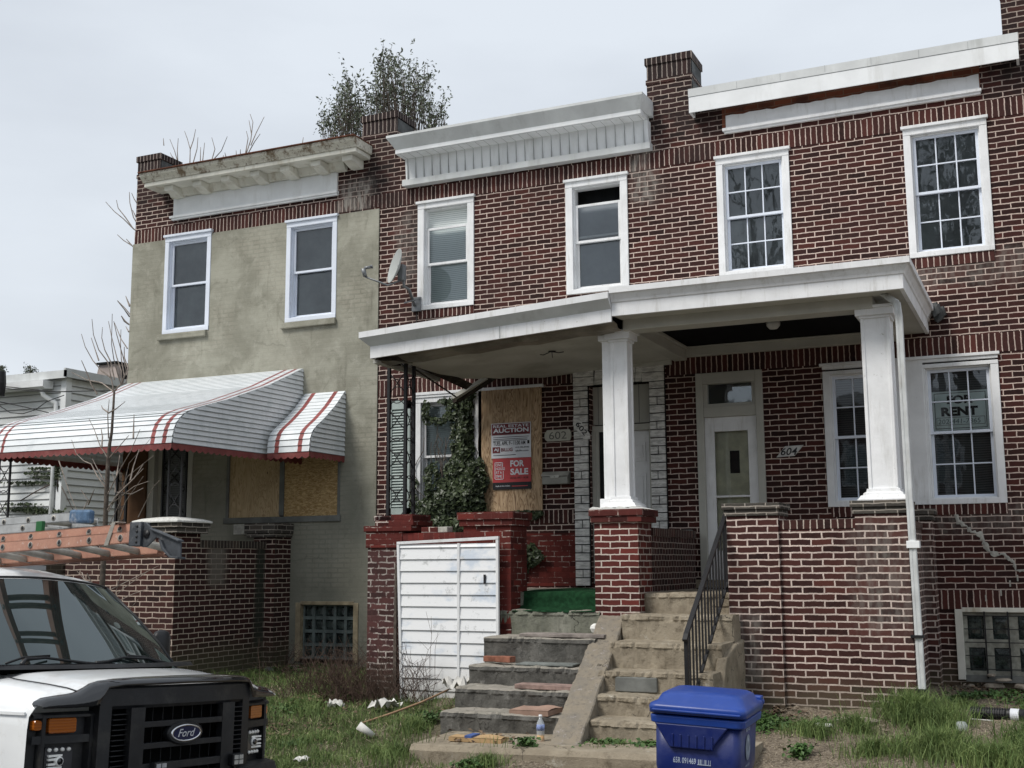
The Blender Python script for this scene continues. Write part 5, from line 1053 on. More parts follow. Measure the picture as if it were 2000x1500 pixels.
# ivy
IV = thing('ivy', 'dark green ivy climbing over the left ground floor window of the vacant house', 'ivy', (-7.4, -.1, 2.4))
pts = []
def blob(cx, cz, rx, rz, n, y0=-.06, yd=.1, mode=0):
    for _ in range(n):
        a = random.uniform(0, 6.283); r_ = math.sqrt(random.random()) * (1 + .12 * math.sin(3 * a + cx * 9) + .10 * math.sin(7 * a)); pts.append((cx + rx * r_ * math.cos(a), y0 - yd * random.random() * (1.2 - r_), cz + rz * r_ * math.sin(a)))
blob(-7.36, 2.86, .36, .26, 950, -.08, .22); blob(-7.72, 2.72, .22, .20, 330, -.07, .15); blob(-7.10, 2.98, .24, .42, 900, -.08, .22); blob(-7.74, 3.12, .11, .30, 170, -.05, .10); blob(-7.55, 3.06, .12, .12, 90, -.05, .1); blob(-7.30, 3.30, .22, .18, 380, -.06, .16)
blob(-7.22, 3.75, .13, .55, 700, -.05, .12); blob(-7.30, 4.12, .20, .20, 340, -.05, .1); blob(-7.82, 4.08, .06, .20, 70, -.05, .06); blob(-7.66, 3.95, .14, .05, 60, -.05, .06); blob(-7.45, 4.0, .10, .07, 60, -.05, .06); blob(-7.52, 4.22, .12, .04, 50, -.05, .06); blob(-7.22, 3.5, .16, .25, 240, -.05, .1); blob(-7.40, 3.70, .05, .22, 60, -.05, .05)
blob(-7.5, 2.52, .5, .14, 500, -.1, .3); blob(-8.0, 2.8, .07, .35, 90, -.05, .08); blob(-7.15, 4.30, .09, .08, 60)
blob(-6.35, 2.64, .26, .06, 160, -.04, .08); blob(-6.47, 2.35, .07, .32, 240, -.03, .08); blob(-6.33, 2.10, .18, .16, 300, -.03, .12); blob(-6.42, 1.92, .08, .12, 70, -.03, .06); blob(-6.15, 2.08, .08, .05, 40)
leaf_mesh(pts, .072, M['ivy'], 'leaves', normal=(0, -1.0, .35), parent=IV, spread=.75)
b = MB()
for i in range(26):
    x = random.uniform(-7.8, -7.05); P = [Vector((x, -.03, 2.3))]
    for j in range(9): P.append(P[-1] + Vector((random.gauss(0, .05), 0, random.uniform(.08, .24)))); P[-1].y = -.03 - .02 * random.random()
    P = [p for p in P if p.z < 4.3]; b.tube(P, .006, 3, cap=False)
for x in (-6.47, -6.43, -6.4): b.tube([(x, -.02, 1.72), (x + .05, -.03, 2.1), (x - .03, -.03, 2.4), (x, -.03, 2.65)], .006, 4)
b.build('stems', M['bark'], IV)

# sapling in front of the left porch
SP = thing('bare_sapling', 'slim bare sapling in front of the left porch, behind the ladders', 'tree', tuple(at(190, 1300, -3.2)))
def poly(b, L, Y, r0_, r1_, sc=1, ox=0, oy=0, k=4, dy=.25):
    s_ = random.uniform(-dy, dy); P = [at(ox + x * sc, oy + y * sc, Y + s_ * i / max(1, len(L) - 1)) for i, (x, y) in enumerate(L)]
    b.tube(P, [r0_ + (r1_ - r0_) * i / (len(P) - 1) for i in range(len(P))], k, cap=False); return P
b = MB(); b.tube([at(x, y, -3.2) for x, y in ((188, 1330), (193, 1250), (197, 1180), (201, 1110), (206, 1010), (208, 960), (211, 905), (214, 868), (218, 845), (221, 800), (223, 765))], [.040, .038, .036, .034, .030, .029, .026, .021, .018, .015, .014], 7); b.build('trunk', M['bark'], SP, smooth=True)
b = MB(); Z = dict(sc=.2935, ox=140, oy=560)
for L in ([(280, 700), (265, 610), (200, 560), (140, 490), (90, 400), (65, 315)], [(280, 690), (240, 500), (180, 420), (145, 320), (135, 215)], [(285, 620), (260, 500), (220, 420), (200, 340), (205, 270)], [(330, 655), (300, 560), (280, 480), (265, 380), (270, 180)],
          [(335, 650), (330, 560), (300, 470), (265, 330), (245, 230)], [(340, 640), (350, 590), (330, 480), (325, 380), (328, 285)], [(330, 650), (365, 560), (340, 460), (300, 320), (280, 230)], [(365, 590), (375, 540), (350, 470), (350, 400)],
          [(280, 700), (320, 655), (360, 640), (372, 600)], [(180, 490), (160, 430), (130, 340)], [(170, 715), (130, 650), (100, 570), (65, 490)], [(280, 700), (200, 640), (100, 620), (0, 570)],
          [(370, 410), (330, 350), (285, 240)], [(385, 200), (350, 150), (305, 95)], [(385, 130), (360, 65)], [(380, 250), (350, 230), (330, 195)], [(380, 300), (360, 265)],
          [(245, 1010), (240, 850), (250, 750)], [(240, 835), (205, 810), (198, 790)], [(245, 840), (300, 810), (355, 765)], [(240, 1140), (190, 1060), (150, 950), (115, 880)], [(200, 1070), (205, 1000), (195, 940)],
          [(235, 1350), (170, 1260), (130, 1180), (80, 1160), (30, 1110), (0, 1020)], [(240, 1330), (180, 1230), (135, 1140)], [(240, 1380), (300, 1260), (330, 1200), (390, 1100), (455, 950)], [(300, 1260), (320, 1120)],
          [(235, 1490), (290, 1400), (400, 1290), (477, 1210)], [(300, 1390), (420, 1270), (477, 1180)], [(300, 1370), (400, 1380), (477, 1340)], [(390, 1290), (410, 1200), (450, 1080)], [(290, 1370), (290, 1300), (270, 1240)], [(250, 1140), (310, 1070), (380, 990)], [(410, 1010), (415, 850)], [(80, 1480), (110, 1420), (60, 1350)], [(110, 1450), (150, 1350)]):
    q = poly(b, L, -3.2, .011, .0045, **Z)
for L in ([(212, 1000), (250, 930), (300, 890)], [(210, 990), (262, 950), (290, 940)], [(206, 1040), (235, 980), (252, 905), (300, 850)], [(232, 1018), (245, 980), (280, 930)], [(270, 1010), (300, 950), (315, 935)],
          [(170, 1120), (190, 1160), (195, 1200)], [(200, 1190), (240, 1150), (290, 1115)], [(200, 1200), (225, 1160), (240, 1110)], [(190, 1200), (180, 1150), (150, 1115)], [(200, 1160), (260, 1130), (310, 1105)], [(195, 1220), (220, 1180), (260, 1160), (290, 1150)], [(200, 1230), (250, 1195), (270, 1170)], [(160, 1118), (172, 1150), (190, 1190)], [(120, 950), (150, 1010), (170, 1010)], [(115, 900), (135, 960), (155, 1010)]):
    poly(b, L, -3.1, .008, .003)
b.build('crown', M['twig'], SP, smooth=True)
# bare shoots growing on the roof
WR = thing('roof_saplings', 'thin bare shoots sprouting from the roof gutter behind the rusty cornice', 'weeds', tuple(at(420, 320, .7)))
b = MB(); Z = dict(sc=.35, ox=0, oy=200, k=3, dy=.05)
for L in ([(1000, 360), (975, 270), (948, 205)], [(995, 360), (990, 270), (995, 200)], [(1000, 350), (960, 300), (950, 280)], [(1060, 350), (1062, 260), (1045, 200), (1030, 160)], [(1062, 260), (1080, 210), (1092, 150)], [(1075, 350), (1100, 260), (1105, 195)], [(1118, 340), (1120, 250)], [(1130, 340), (1142, 225)],
          [(1180, 330), (1200, 260), (1182, 195)], [(1180, 330), (1235, 270), (1268, 190)], [(1240, 320), (1248, 295)], [(1265, 315), (1255, 280)], [(1320, 305), (1318, 268)], [(1342, 300), (1342, 262)], [(1368, 300), (1385, 200), (1375, 160)], [(1370, 300), (1400, 210), (1412, 110), (1396, 65)], [(1375, 300), (1420, 220), (1452, 175)], [(1400, 240), (1430, 170), (1475, 80)], [(1405, 180), (1390, 100)], [(1685, 250), (1693, 195)], [(1632, 255), (1628, 235)], [(915, 240), (912, 200)]):
    poly(b, L, .7, .011, .005, **Z)
b.build('stems', M['twig'], WR)
# bare tree behind the left end of the row
BT2 = thing('bare_tree', 'bare twiggy tree behind the left edge of the stucco house', 'tree', (-16.4, 3.4, .6))
b = MB(); b.tube([(-16.4, 3.4, .5), (-16.3, 3.4, 4), (-16.1, 3.4, 7.5), (-15.6, 3.4, 9)], [.12, .1, .07, .03], 7); b.build('trunk', M['bark'], BT2)
b = MB(); Z = dict(sc=.35, ox=0, oy=200, k=3, dy=.05)
for L in ([(820, 760), (745, 705), (690, 650), (640, 610), (590, 555)], [(745, 705), (700, 640), (660, 590), (650, 545)], [(780, 700), (745, 640), (725, 560), (722, 500)], [(790, 860), (738, 800), (690, 770), (655, 738)], [(738, 800), (705, 762)], [(790, 600), (750, 540), (735, 505)], [(760, 640), (740, 600)],
          [(740, 1200), (700, 1150), (655, 1105)], [(740, 1150), (720, 1120), (702, 1080)], [(745, 1260), (700, 1220), (678, 1190)]):
    poly(b, L, 3.4, .016, .007, **Z)
b.build('crown', M['twig'], BT2)
# evergreen behind the roofs
def evergreen(name, label, lobes, Y, base, leaf=.13, seed=1, cat='tree'):
    random.seed(seed); t = thing(name, label, cat, (base[0], Y, .6)); b = MB(); root = Vector((base[0], Y, .5)); fork = Vector((base[0], Y, base[1])); b.tube([root, fork], [.22, .14], 8); b.build('trunk', M['bark'], t)
    b = MB(); L = []
    for (px, py, rx, ry, n) in lobes:
        for _ in range(n):
            a = random.uniform(0, 6.283); r_ = math.sqrt(random.random()); q = at(px + rx * r_ * math.cos(a), py + ry * r_ * math.sin(a), Y + random.uniform(-1, 1)); rr = (q - fork).length
            mid = fork.lerp(q, .55) + Vector((random.gauss(0, .2), random.gauss(0, .2), -.25)); b.tube([fork, mid, q], [.035, .015, .006], 3, cap=False)
            tip = (q - mid).normalized()
            upv = Vector((random.gauss(0, .25), random.gauss(0, .25), 1)).normalized(); b.tube([q, q + upv * .42], [.008, .004], 3, cap=False)
            for k in range(random.randint(8, 15)):
                s_ = random.random(); p = q + upv * (s_ * .5 - .05) + Vector((random.gauss(0, .06), random.gauss(0, .06), random.gauss(0, .03))) * (1.6 - s_); L.append(p)
            if random.random() < .22 and py > 150:
                q2 = q + upv * .5
                for k in range(9): L.append(q2 + upv * random.random() * .5 + Vector((random.gauss(0, .05), random.gauss(0, .05), 0)))
    b.build('limbs', M['bark'], t); leaf_mesh(L, leaf, M['evergreen'], 'crown', parent=t, asp=.42, normal=(0, -.2, .5)); return t
evergreen('evergreen_tree', 'leafy evergreen tree rising behind the sooty chimney pier of the roofs', [(752, 122, 12, 16, 9), (745, 145, 20, 16, 12), (778, 150, 18, 26, 14), (742, 190, 28, 34, 38), (798, 180, 32, 42, 44), (762, 222, 66, 40, 70), (828, 170, 16, 20, 9), (840, 230, 25, 30, 26), (852, 252, 26, 14, 16)], 12, (-15.1, 11.0), .115, 3)
evergreen('evergreen_tree', 'lower leafy evergreen behind the right end of the rusty cornice, left of the tall one', [(682, 182, 16, 16, 12), (680, 220, 30, 32, 44), (665, 250, 38, 25, 40), (640, 260, 18, 16, 12), (700, 260, 30, 30, 40)], 12.6, (-17.0, 10.2), .115, 4)
for px, py, rx, ry, lab in ((58, 728, 16, 16, 'small dark pine top beyond the white sided house roof'), (2, 735, 9, 20, 'dark pine top cut by the left picture edge')):
    random.seed(px); q0 = at(px, 745, 42); t = thing('pine_tree', lab, 'tree', (q0.x, 42, .6)); b = MB(); b.tube([(q0.x, 42, .5), (q0.x, 42, at(px, 715, 42).z)], [.3, .04], 6); b.build('trunk', M['bark'], t)
    L = []
    for _ in range(22):
        v = random.random(); q = at(px + rx * random.uniform(-1, 1) * (.3 + .7 * v), 715 + 34 * v, 42 + random.uniform(-.4, .4)); L += [q + Vector((random.gauss(0, .14), random.gauss(0, .14), random.gauss(0, .08))) for _ in range(26)]
    leaf_mesh(L, .16, M['ivy'], 'crown', parent=t, asp=.4)
# trees across the street, seen only as reflections in the upstairs panes
for (x, y, lab, leafy) in ((-9.2, -27, 'big bare tree across the street, mirrored in the left gridded upstairs window', 0), (-2.4, -27, 'dark leafy tree across the street, mirrored in the right gridded upstairs window', 1)):
    random.seed(21 + leafy); t = thing('street_tree', lab, 'tree', (x, y, 0)); b = MB(); tips = []
    b.tube([(x, y, 0), (x + .1, y, 5), (x, y, 12)], [.4, .32, .22], 9); b.build('trunk', M['bark'], t)
    b = MB()
    for k in range(7): branchy(b, (x, y, random.uniform(8, 12.5)), (random.gauss(0, .6), random.gauss(0, .3), 1), 5.2, .14, 3, 2, .6, tips=tips)
    b.build('crown' if not leafy else 'limbs', M['bark'], t)
    if leafy: leaf_mesh([p + Vector((random.gauss(0, .3), random.gauss(0, .3), random.gauss(0, .3))) for p in tips for _ in range(6)], .30, M['ivy'], 'crown', parent=t)

# ---- grass and weeds
def blades(name, P, h, w, mat, lean=.35, lab=None, seg=2, up_=1.):
    n = len(P); P = np.array(P, float); a = rng.uniform(0, 2 * np.pi, n); h = np.array(h) * rng.uniform(.6, 1.3, n); ln = rng.normal(0, lean, (n, 2))
    wx = np.cos(a) * w / 2; wy = np.sin(a) * w / 2; V = np.empty((n, 5, 3)); z0 = P[:, 2]
    V[:, 0] = np.c_[P[:, 0] - wx, P[:, 1] - wy, z0 - .01]; V[:, 1] = np.c_[P[:, 0] + wx, P[:, 1] + wy, z0 - .01]
    mx_ = P[:, 0] + ln[:, 0] * h * .35; my_ = P[:, 1] + ln[:, 1] * h * .35; V[:, 2] = np.c_[mx_ + wx * .8, my_ + wy * .8, z0 + h * .6 * up_]; V[:, 3] = np.c_[mx_ - wx * .8, my_ - wy * .8, z0 + h * .6 * up_]
    V[:, 4] = np.c_[P[:, 0] + ln[:, 0] * h, P[:, 1] + ln[:, 1] * h, z0 + h * up_ * np.clip(1 - .35 * (ln ** 2).sum(1), .3, 1)]
    b = MB(); b.v = [tuple(q) for q in V.reshape(-1, 3)]; b.f = [f for i in range(n) for f in ((5 * i, 5 * i + 1, 5 * i + 2, 5 * i + 3), (5 * i + 3, 5 * i + 2, 5 * i + 4))]; b.mi = [0] * len(b.f); b.sm = [False] * len(b.f)
    return tag(b.build(name, mat), lab, None, None, 'stuff')
def scatter(n, x0, x1, y0, y1, dens=lambda x, y: 1):
    out = []
    while len(out) < n:
        x = random.uniform(x0, x1); y = random.uniform(y0, y1)
        if random.random() < dens(x, y): out.append((x, y, gz(x, y)))
    return out
def clump(x, y): return .5 + .5 * math.sin(x * 2.9 + 1.3 * math.sin(y * 2.1)) * math.sin(y * 3.3 + 1.7 * math.sin(x * 1.9))
def solid(x, y):   # nothing grows inside steps, slabs or walls
    return (-5.75 < x < -2.9 and y > -4.8) or (-7.45 < x < -1.2 and y > -2.42) or (x < -9.95 and y > -2.4)
random.seed(31)
lawn = lambda x, y: 0 if solid(x, y) or (y > -.1) else (.25 + .75 * clump(x, y)) * (1 if y < -1.2 else .35)
P = scatter(46000, -12.5, -5.0, -7.5, -.05, lawn); h = [(.06 + .13 * clump(p[0] * 1.7, p[1] * 1.7) ** 2) for p in P]
blades('grass', P, h, .0065, M['grass'], .55, 'rough green grass covering the yard beside the van')
P = scatter(8000, -12.5, -5.0, -7.5, -.05, lawn); blades('dry_grass', P, .10, .007, M['straw'], 1.1, 'dead straw coloured blades mixed into the grass', up_=.45)
P = scatter(15000, -5.6, .9, -7.5, -.05, lambda x, y: 0 if solid(x, y) else 1); blades('straw', P, .055, .006, M['straw'], 1.3, 'dry straw and plant litter on the bare soil', up_=.22)
P = []; H_ = []
for (x, y, r_, hh, n) in ((-1.30, -2.66, .42, .26, 1500), (-1.05, -2.9, .35, .22, 900), (-2.1, -3.35, .30, .15, 600), (-1.75, -3.1, .22, .17, 500), (-1.0, -3.75, .55, .2, 1800), (-.55, -3.9, .4, .2, 1100), (-.3, -3.3, .3, .22, 900), (-1.5, -3.9, .3, .16, 500), (-.1, -3.8, .4, .24, 1000), (-1.2, -4.6, .5, .14, 900), (-4.6, -4.9, .25, .12, 350), (-5.6, -4.7, .35, .12, 500), (-5.85, -3.9, .2, .14, 300), (-.9, -1.9, .3, .1, 300), (-3.6, -4.3, .35, .05, 350), (-.2, -1.6, .35, .1, 300)):
    for _ in range(n):
        a = random.uniform(0, 6.283); q = abs(random.gauss(0, .5)); xx = x + r_ * q * math.cos(a); yy = y + r_ * q * math.sin(a) * .8; z = gz(xx, yy) if not (-5.42 < xx < -2.4 and -4.75 < yy < -3.9) else .42
        if xx > -1.2 or yy < -2.36: P.append((xx, yy, z)); H_.append(hh)
blades('grass', P, H_, .0065, M['grass'], .5, 'tall tufts of green grass by the downspout and bare yard')
L = []
for (x, y, r_, rz, n) in ((-2.6, -2.95, .38, .06, 1100), (-2.2, -2.9, .25, .05, 400), (-2.1, -3.95, .12, .10, 260), (-2.8, -2.7, .2, .05, 200), (-4.35, -4.62, .12, .07, 220), (-4.75, -5.0, .2, .08, 300), (-3.7, -4.25, .3, .04, 250), (-3.3, -4.3, .2, .05, 220), (-5.85, -3.6, .15, .1, 240), (-5.75, -2.9, .12, .12, 200), (-.7, -.9, .4, .06, 600), (-.3, -1.3, .4, .06, 500), (-1.0, -1.1, .25, .05, 250), (-6.9, -4.5, .25, .06, 200), (-7.8, -3.2, .4, .06, 300), (-9.3, -.5, .7, .06, 700), (-8.2, -.4, .4, .07, 400)):
    for _ in range(n):
        a = random.uniform(0, 6.283); q = abs(random.gauss(0, .5)); xx = x + r_ * q * math.cos(a); yy = y + r_ * q * math.sin(a); L.append((xx, yy, (gz(xx, yy) if not (-5.42 < xx < -2.4 and -4.75 < yy < -3.9) else .425) + rz * random.random()))
o = leaf_mesh(L, .045, M['weed'], 'weeds', normal=(0, -.2, 1), spread=.8); tag(o, 'low leafy weeds creeping over soil, steps and lawn', None, None, 'stuff')
L = []
for (x, y, r_, n) in ((-9.4, -.6, .9, 900), (-7.7, -2.7, .6, 700), (-.6, -.6, .8, 500), (-8.6, -1.0, .8, 400), (-5.9, -3.2, .4, 260), (-4.9, -4.4, .45, 90), (-2.6, -2.5, .8, 200), (-7.5, -4.0, 1.6, 350)):
    for _ in range(n):
        a = random.uniform(0, 6.283); q = abs(random.gauss(0, .6)); xx = x + r_ * q * math.cos(a); yy = min(y + r_ * q * math.sin(a), -.05); L.append((xx, yy, (gz(xx, yy) if not (-5.42 < xx < -2.4 and -4.75 < yy < -3.9) else .42) + .01 + .02 * random.random()))
o = leaf_mesh(L, .055, leafmat('dead_leaves', (.07, .045, .03, 1), (.24, .17, .11, 1), .9), 'leaf_litter', normal=(0, 0, 1), spread=.5); tag(o, 'brown dead leaves and scraps strewn along the house foot and yard', None, None, 'stuff')
# dry shrubs
def twigs(name, label, n, fn, h0, h1, r_=.0028, mat='twig_dry', sub=2):
    b = MB(); c = None
    for _ in range(n):
        x, y, z = fn(); p = Vector((x, y, z)); d = Vector((random.gauss(0, .38), random.gauss(0, .3), 1)).normalized(); L_ = random.uniform(h0, h1); pts_ = [p]
        for i in range(4): d = (d + Vector((random.gauss(0, .25), random.gauss(0, .2), random.gauss(-.06, .12)))).normalized(); pts_.append(pts_[-1] + d * L_ / 4)
        b.tube(pts_, [r_ * 1.3, r_ * 1.1, r_, r_ * .8, r_ * .5], 3, cap=False)
        for k in range(sub):
            q = pts_[random.randint(1, 3)]; dd = Vector((random.gauss(0, 1), random.gauss(0, .6), random.uniform(.1, 1))).normalized() * L_ * .25; b.tube([q, q + dd * .6 + Vector((0, 0, .01)), q + dd], [r_ * .7, r_ * .6, r_ * .4], 3, cap=False)
    return tag(b.build(name, M[mat]), label, 'shrub')
random.seed(5)
def f1(): x = random.gauss(-7.55, .38); y = random.gauss(-2.52, .16); y = min(y, -2.36) if x > -7.45 else y; return x, y, gz(x, y)
twigs('dry_shrub', 'brown leafless shrub at the foot of the crumbling brick pier', 330, f1, .25, .8)
def f2(): x = random.uniform(-6.95, -6.35); y = random.uniform(-2.75, -2.5); return x, y, gz(x, y)
twigs('dry_shrub', 'scraggly dry weed stalks in front of the white siding panel', 46, f2, .45, 1.05, .0032)
def f3(): x = random.gauss(-9.95, .25); y = random.gauss(-.45, .15); return x, y, gz(x, y)
twigs('dry_shrub', 'dry creeper twigs in the corner beside the glass block window', 30, f3, .2, .7, .003)
def f4(): x = random.gauss(-8.5, .5); y = random.gauss(-.5, .2); return x, y, gz(x, y)
twigs('dry_shrub', 'sparse dry stalks before the glass block basement window', 60, f4, .2, .6, .0022)

# ================================================================ LITTER AND RUBBLE
def rock(name, label, cat, x, y, z, s_, mat, rz=0, group=None, seed=0):
    random.seed(seed); b = MB(); secs = []
    for j, (zz, k) in enumerate(((0, .85), (.25, 1), (.7, .95), (1, .7))): secs.append([(math.cos(a * 6.283 / 9) * s_[0] * k * random.uniform(.8, 1.15), math.sin(a * 6.283 / 9) * s_[1] * k * random.uniform(.8, 1.15), zz * s_[2]) for a in range(9)])
    b.loft(secs); R_ = Matrix.Rotation(rz, 3, 'Z'); b.v = [tuple(R_ @ Vector(v) + Vector((x, y, z - .01))) for v in b.v]; return tag(b.build(name, mat, bevel=.006), label, cat, group)
rk = plain('pale_rubble', (.30, .26, .21), .95, var=.35, sc=9, bump=.8)
rock('rubble_stone', 'flat pale stone under the grass tuft right of the porch', 'stone', -1.78, -2.85, gz(-1.78, -2.85), (.20, .13, .07), rk, .2, seed=1)
for i, (x, y, z, s_, lab) in enumerate(((-.72, -.16, .64, (.13, .07, .05), 'long brown stone below the barred basement window, lowest of the heap'), (-.62, -.20, .72, (.11, .05, .03), 'tilted pale slate slab atop the heap below the barred window'), (-.74, -.12, .76, (.08, .05, .03), 'small pale chip topmost of the heap below the barred window'), (-.45, -.14, .64, (.10, .06, .05), 'stone at the right of the heap below the barred window'), (-.98, -.12, .64, (.07, .05, .035), 'small stone at the foot of the basement window frame'))):
    rock('rubble_stone', lab, 'stone', x, y, z, s_, rk, i * .7, 'stones below the basement window', seed=i + 5)
for i, (x, y, lab) in enumerate(((-9.6, -.45, 'tan brick fragment beside the glass block window corner'), (-9.75, -.3, 'grey cement fragment against the porch corner'), (-9.45, -.3, 'red brick fragment near the glass block window sill'), (-10.0, -.55, 'dark fragment among the leaves at the left porch foot'))):
    rock('rubble', lab, 'rubble', x, y, gz(x, y), (.09, .05, .05), [M['oldwood'], rk, bm_, M['cement']][i], i, 'rubble in the left corner', seed=i + 20)
def paper(name, label, x, y, s_, seed, z=None, mat=None, hgt=.05, cat='litter'):
    random.seed(seed); b = MB(); n = 7; b.grid([[(x + (i - 3) / 3 * s_[0] * random.uniform(.8, 1.1), y + (j - 3) / 3 * s_[1] * random.uniform(.8, 1.1), (gz(x, y) if z is None else z) + .03 + hgt * random.random()) for j in range(n)] for i in range(n)])
    return tag(b.build(name, mat or M['litter']), label, cat)
paper('plastic_scrap', 'crumpled white plastic bag in the grass, left of the bigger white heap', -7.37, -2.96, (.10, .05), 1, hgt=.10)
paper('plastic_scrap', 'ragged white plastic sheet in the grass below the siding panel', -6.70, -3.02, (.16, .09), 2, hgt=.12)
paper('plastic_scrap', 'white scrap near the bumper at the bottom edge of the lawn', -6.22, -5.3, (.07, .05), 3)
paper('plastic_scrap', 'translucent pale bag caught in the dry stalks by the dark steps', -6.05, -2.62, (.16, .08), 4, z=.62, hgt=.16)
paper('paper_scrap', 'small pale paper scrap on the bare soil beside the bin', -2.04, -3.15, (.09, .04), 6)
CU = thing('paper_cup', 'white paper cup lying in the grass', 'cup', (-6.24, -4.18, gz(-6.24, -4.18) + .07), rot=(R(55), 0, R(-60)))
b = MB(); b.lathe([(.0, -.09), (.028, -.09), (.042, .09), (.038, .088), (.0, -.07)], k=16); b.build('cup_body', M['litter'], CU, smooth=True, world=False)
b = MB(); P0 = at(880, 1345, -2.6); P1 = Vector((-6.62, -3.66, gz(-6.6, -3.66) + .03)); b.tube([P1, P1.lerp(P0, .33) + Vector((0, 0, -.02)), P1.lerp(P0, .66) + Vector((0, 0, -.025)), P0], [.009, .012, .012, .010], 6)
tag(b.build('stick', plain('pale_cane', (.33, .21, .13), .8)), 'long pale wooden stick leaning from the lawn to the dark steps', 'stick')
DP = thing('drain_pipe', 'short black corrugated drain pipe with a white label, lying in the grass', 'pipe', (-.60, -2.45, .62), rot=(0, R(90), R(-8)))
b = MB(); pr = [(.0, -.22)]
for i in range(14): pr += [(.048, -.22 + i * .022), (.058, -.215 + i * .022), (.058, -.208 + i * .022), (.048, -.203 + i * .022)]
b.lathe(pr + [(.0, .09)], k=18); b.build('corrugated_pipe', M['black'], DP, smooth=False, world=False)
b = MB(); b.lathe([(.0, .085), (.052, .085), (.055, .10), (.055, .24), (.05, .245), (.0, .20)], k=20); b.build('coupling', M['black'], DP, smooth=True, world=False)
b = MB(); b.lathe([(.0565, .125), (.0565, .20)], k=20); b.build('pipe_label', wht, DP, world=False)
tag(MB().lathe([(.0, 0), (.05, .0), (.052, .05), (.035, .075), (.0, .08)], (-.86, -3.08, gz(-.86, -3.08) + .01), 16).build('plastic_dome_lid', M['clear'], smooth=True), 'round clear plastic lid lying between the grass tufts', 'lid')
b = MB(); b.tube([(-.82, -2.6, gz(-.8, -2.6) + .04), (-.62, -2.75, gz(-.6, -2.7) + .03)], .006, 5); tag(b.build('plastic_straw', M['litter']), 'thin white straw beside the corrugated pipe', 'straw')
tag(slab('paper_scrap', -1.38, -1.6, gz(-1.38, -1.6) + .02, .05, .04, .02, .3, M['red_paint']), 'small red scrap at the foot of the downspout', 'scrap')

# ================================================================ BLUE BIN
BN = thing('wheeled_bin', 'blue wheeled recycling bin with closed lid in front of the tan steps', 'bin', (-2.185, -6.70, .065), rot=(R(0), R(2.5), R(3)))
bl = Mt('blue_plastic', True); n_ = bl.noise(5, 5, .7); M['bin'] = bl.bsdf(bl.mix(bl.mr(n_, .4, .7, 0, .35), (.004, .014, .11, 1), (.03, .045, .15, 1)), bl.mr(n_, .3, .7, .34, .6), .45, bump=bl.noise(90, 2), bs=.08)
M['bin_lid'] = plain('blue_lid_plastic', (.010, .045, .25), .38, .5, var=.12, sc=3, dirt=(.10, .13, .28, 1), dirtamt=.5, obj=True, bump=.05)
M['bin_print'] = plain('white_print', (.36, .42, .52), .6, obj=True, bump=0)
def rr(w, d, z, r_=.05, y0=0, k=4):
    o = []
    for cx, cy, a0 in ((w / 2 - r_, d / 2 - r_, 0), (-w / 2 + r_, d / 2 - r_, 90), (-w / 2 + r_, -d / 2 + r_, 180), (w / 2 - r_, -d / 2 + r_, 270)):
        for i in range(k + 1): a = R(a0 + 90 * i / k); o.append((cx + r_ * math.cos(a), cy + y0 + r_ * math.sin(a), z))
    return o
b = MB(); b.smooth = True
b.loft([rr(0.442, 0.450, .03, .05, -.03), rr(0.461, 0.468, .06, .05, -.03), rr(0.503, 0.531, .50, .05, -.015), rr(0.512, 0.540, .60, .05, -.01), rr(0.540, 0.576, .66, .05), rr(0.550, 0.590, .94, .05)]); b.smooth = False
b.build('bin_body', M['bin'], BN, world=False)
b = MB()
b.loft([rr(0.573, 0.612, .925, .05), rr(0.602, 0.639, .93, .05), rr(0.611, 0.648, .975, .05), rr(0.583, 0.621, .98, .05)])
b.build('rim', M['bin_lid'], BN, world=False, bevel=.006)
b = MB()   # moulded front pocket
b.prism([(-.27, -.318, .93), (.20, -.318, .93), (.09, -.318, .785), (-.17, -.318, .785)], (0, .03, 0)); b.build('front_grip', M['bin'], BN, world=False, bevel=.008)
b = MB()
for i in range(6): x = -.15 + i * .05; b.box(x - .006, x + .006, -.325, -.31, .79, .87)
b.build('grip_ribs', M['bin'], BN, world=False, bevel=.003)
b = MB(); b.smooth = True
b.loft([rr(0.564, 0.603, .985, .05), rr(0.620, 0.657, .992, .05), rr(0.625, 0.661, 1.03, .05), rr(0.616, 0.652, 1.045, .06), rr(0.564, 0.558, 1.055, .07, .02), rr(0.526, 0.495, 1.095, .07, .03), rr(0.470, 0.432, 1.112, .08, .03), rr(0.188, 0.180, 1.115, .05, .03)]); b.build('lid', M['bin_lid'], BN, world=False)
b = MB(); b.box(-.28, .28, -.350, -.32, 1.005, 1.018); b.build('lid_lip', M['bin_lid'], BN, world=False, bevel=.004)
for sx in (-1, 1):
    b = MB(); b.box(sx * .25 - .05, sx * .25 + .05, .29, .37, .99, 1.07); b.tube([(sx * .26 - .05, 35e-2, 1.03), (sx * .26 + .05, 35e-2, 1.03)], .02, 8); b.build('hinge', M['bin_lid'], BN, world=False, bevel=.008)
b = MB(); b.tube([(-.26, .41, 1.0), (.26, .41, 1.0)], .016, 8); b.build('handle', M['bin_lid'], BN, world=False)
for sx in (-1, 1):
    b = MB(); b.tube([(sx * .25, .25, .13), (sx * .31, .25, .13)], .13, 20); b.build('wheel', M['black'], BN, world=False)
b = MB(); b.box(-.13, .09, -.295, -.28, .42, .52); b.build('lift_bar', M['black'], BN, world=False)
b = MB(); b.text('65R 091469', (-.15, -.2905, .69), (1, 0, 0), (0, .02, 1), .145, .036, off=.012); b.build('serial_number', M['bin_print'], BN, world=False)
b = MB()
for i in range(22):
    if random.random() < .62: b.box(.005 + i * .0038, .0078 + i * .0038, -.2925, -.288, .693, .722)
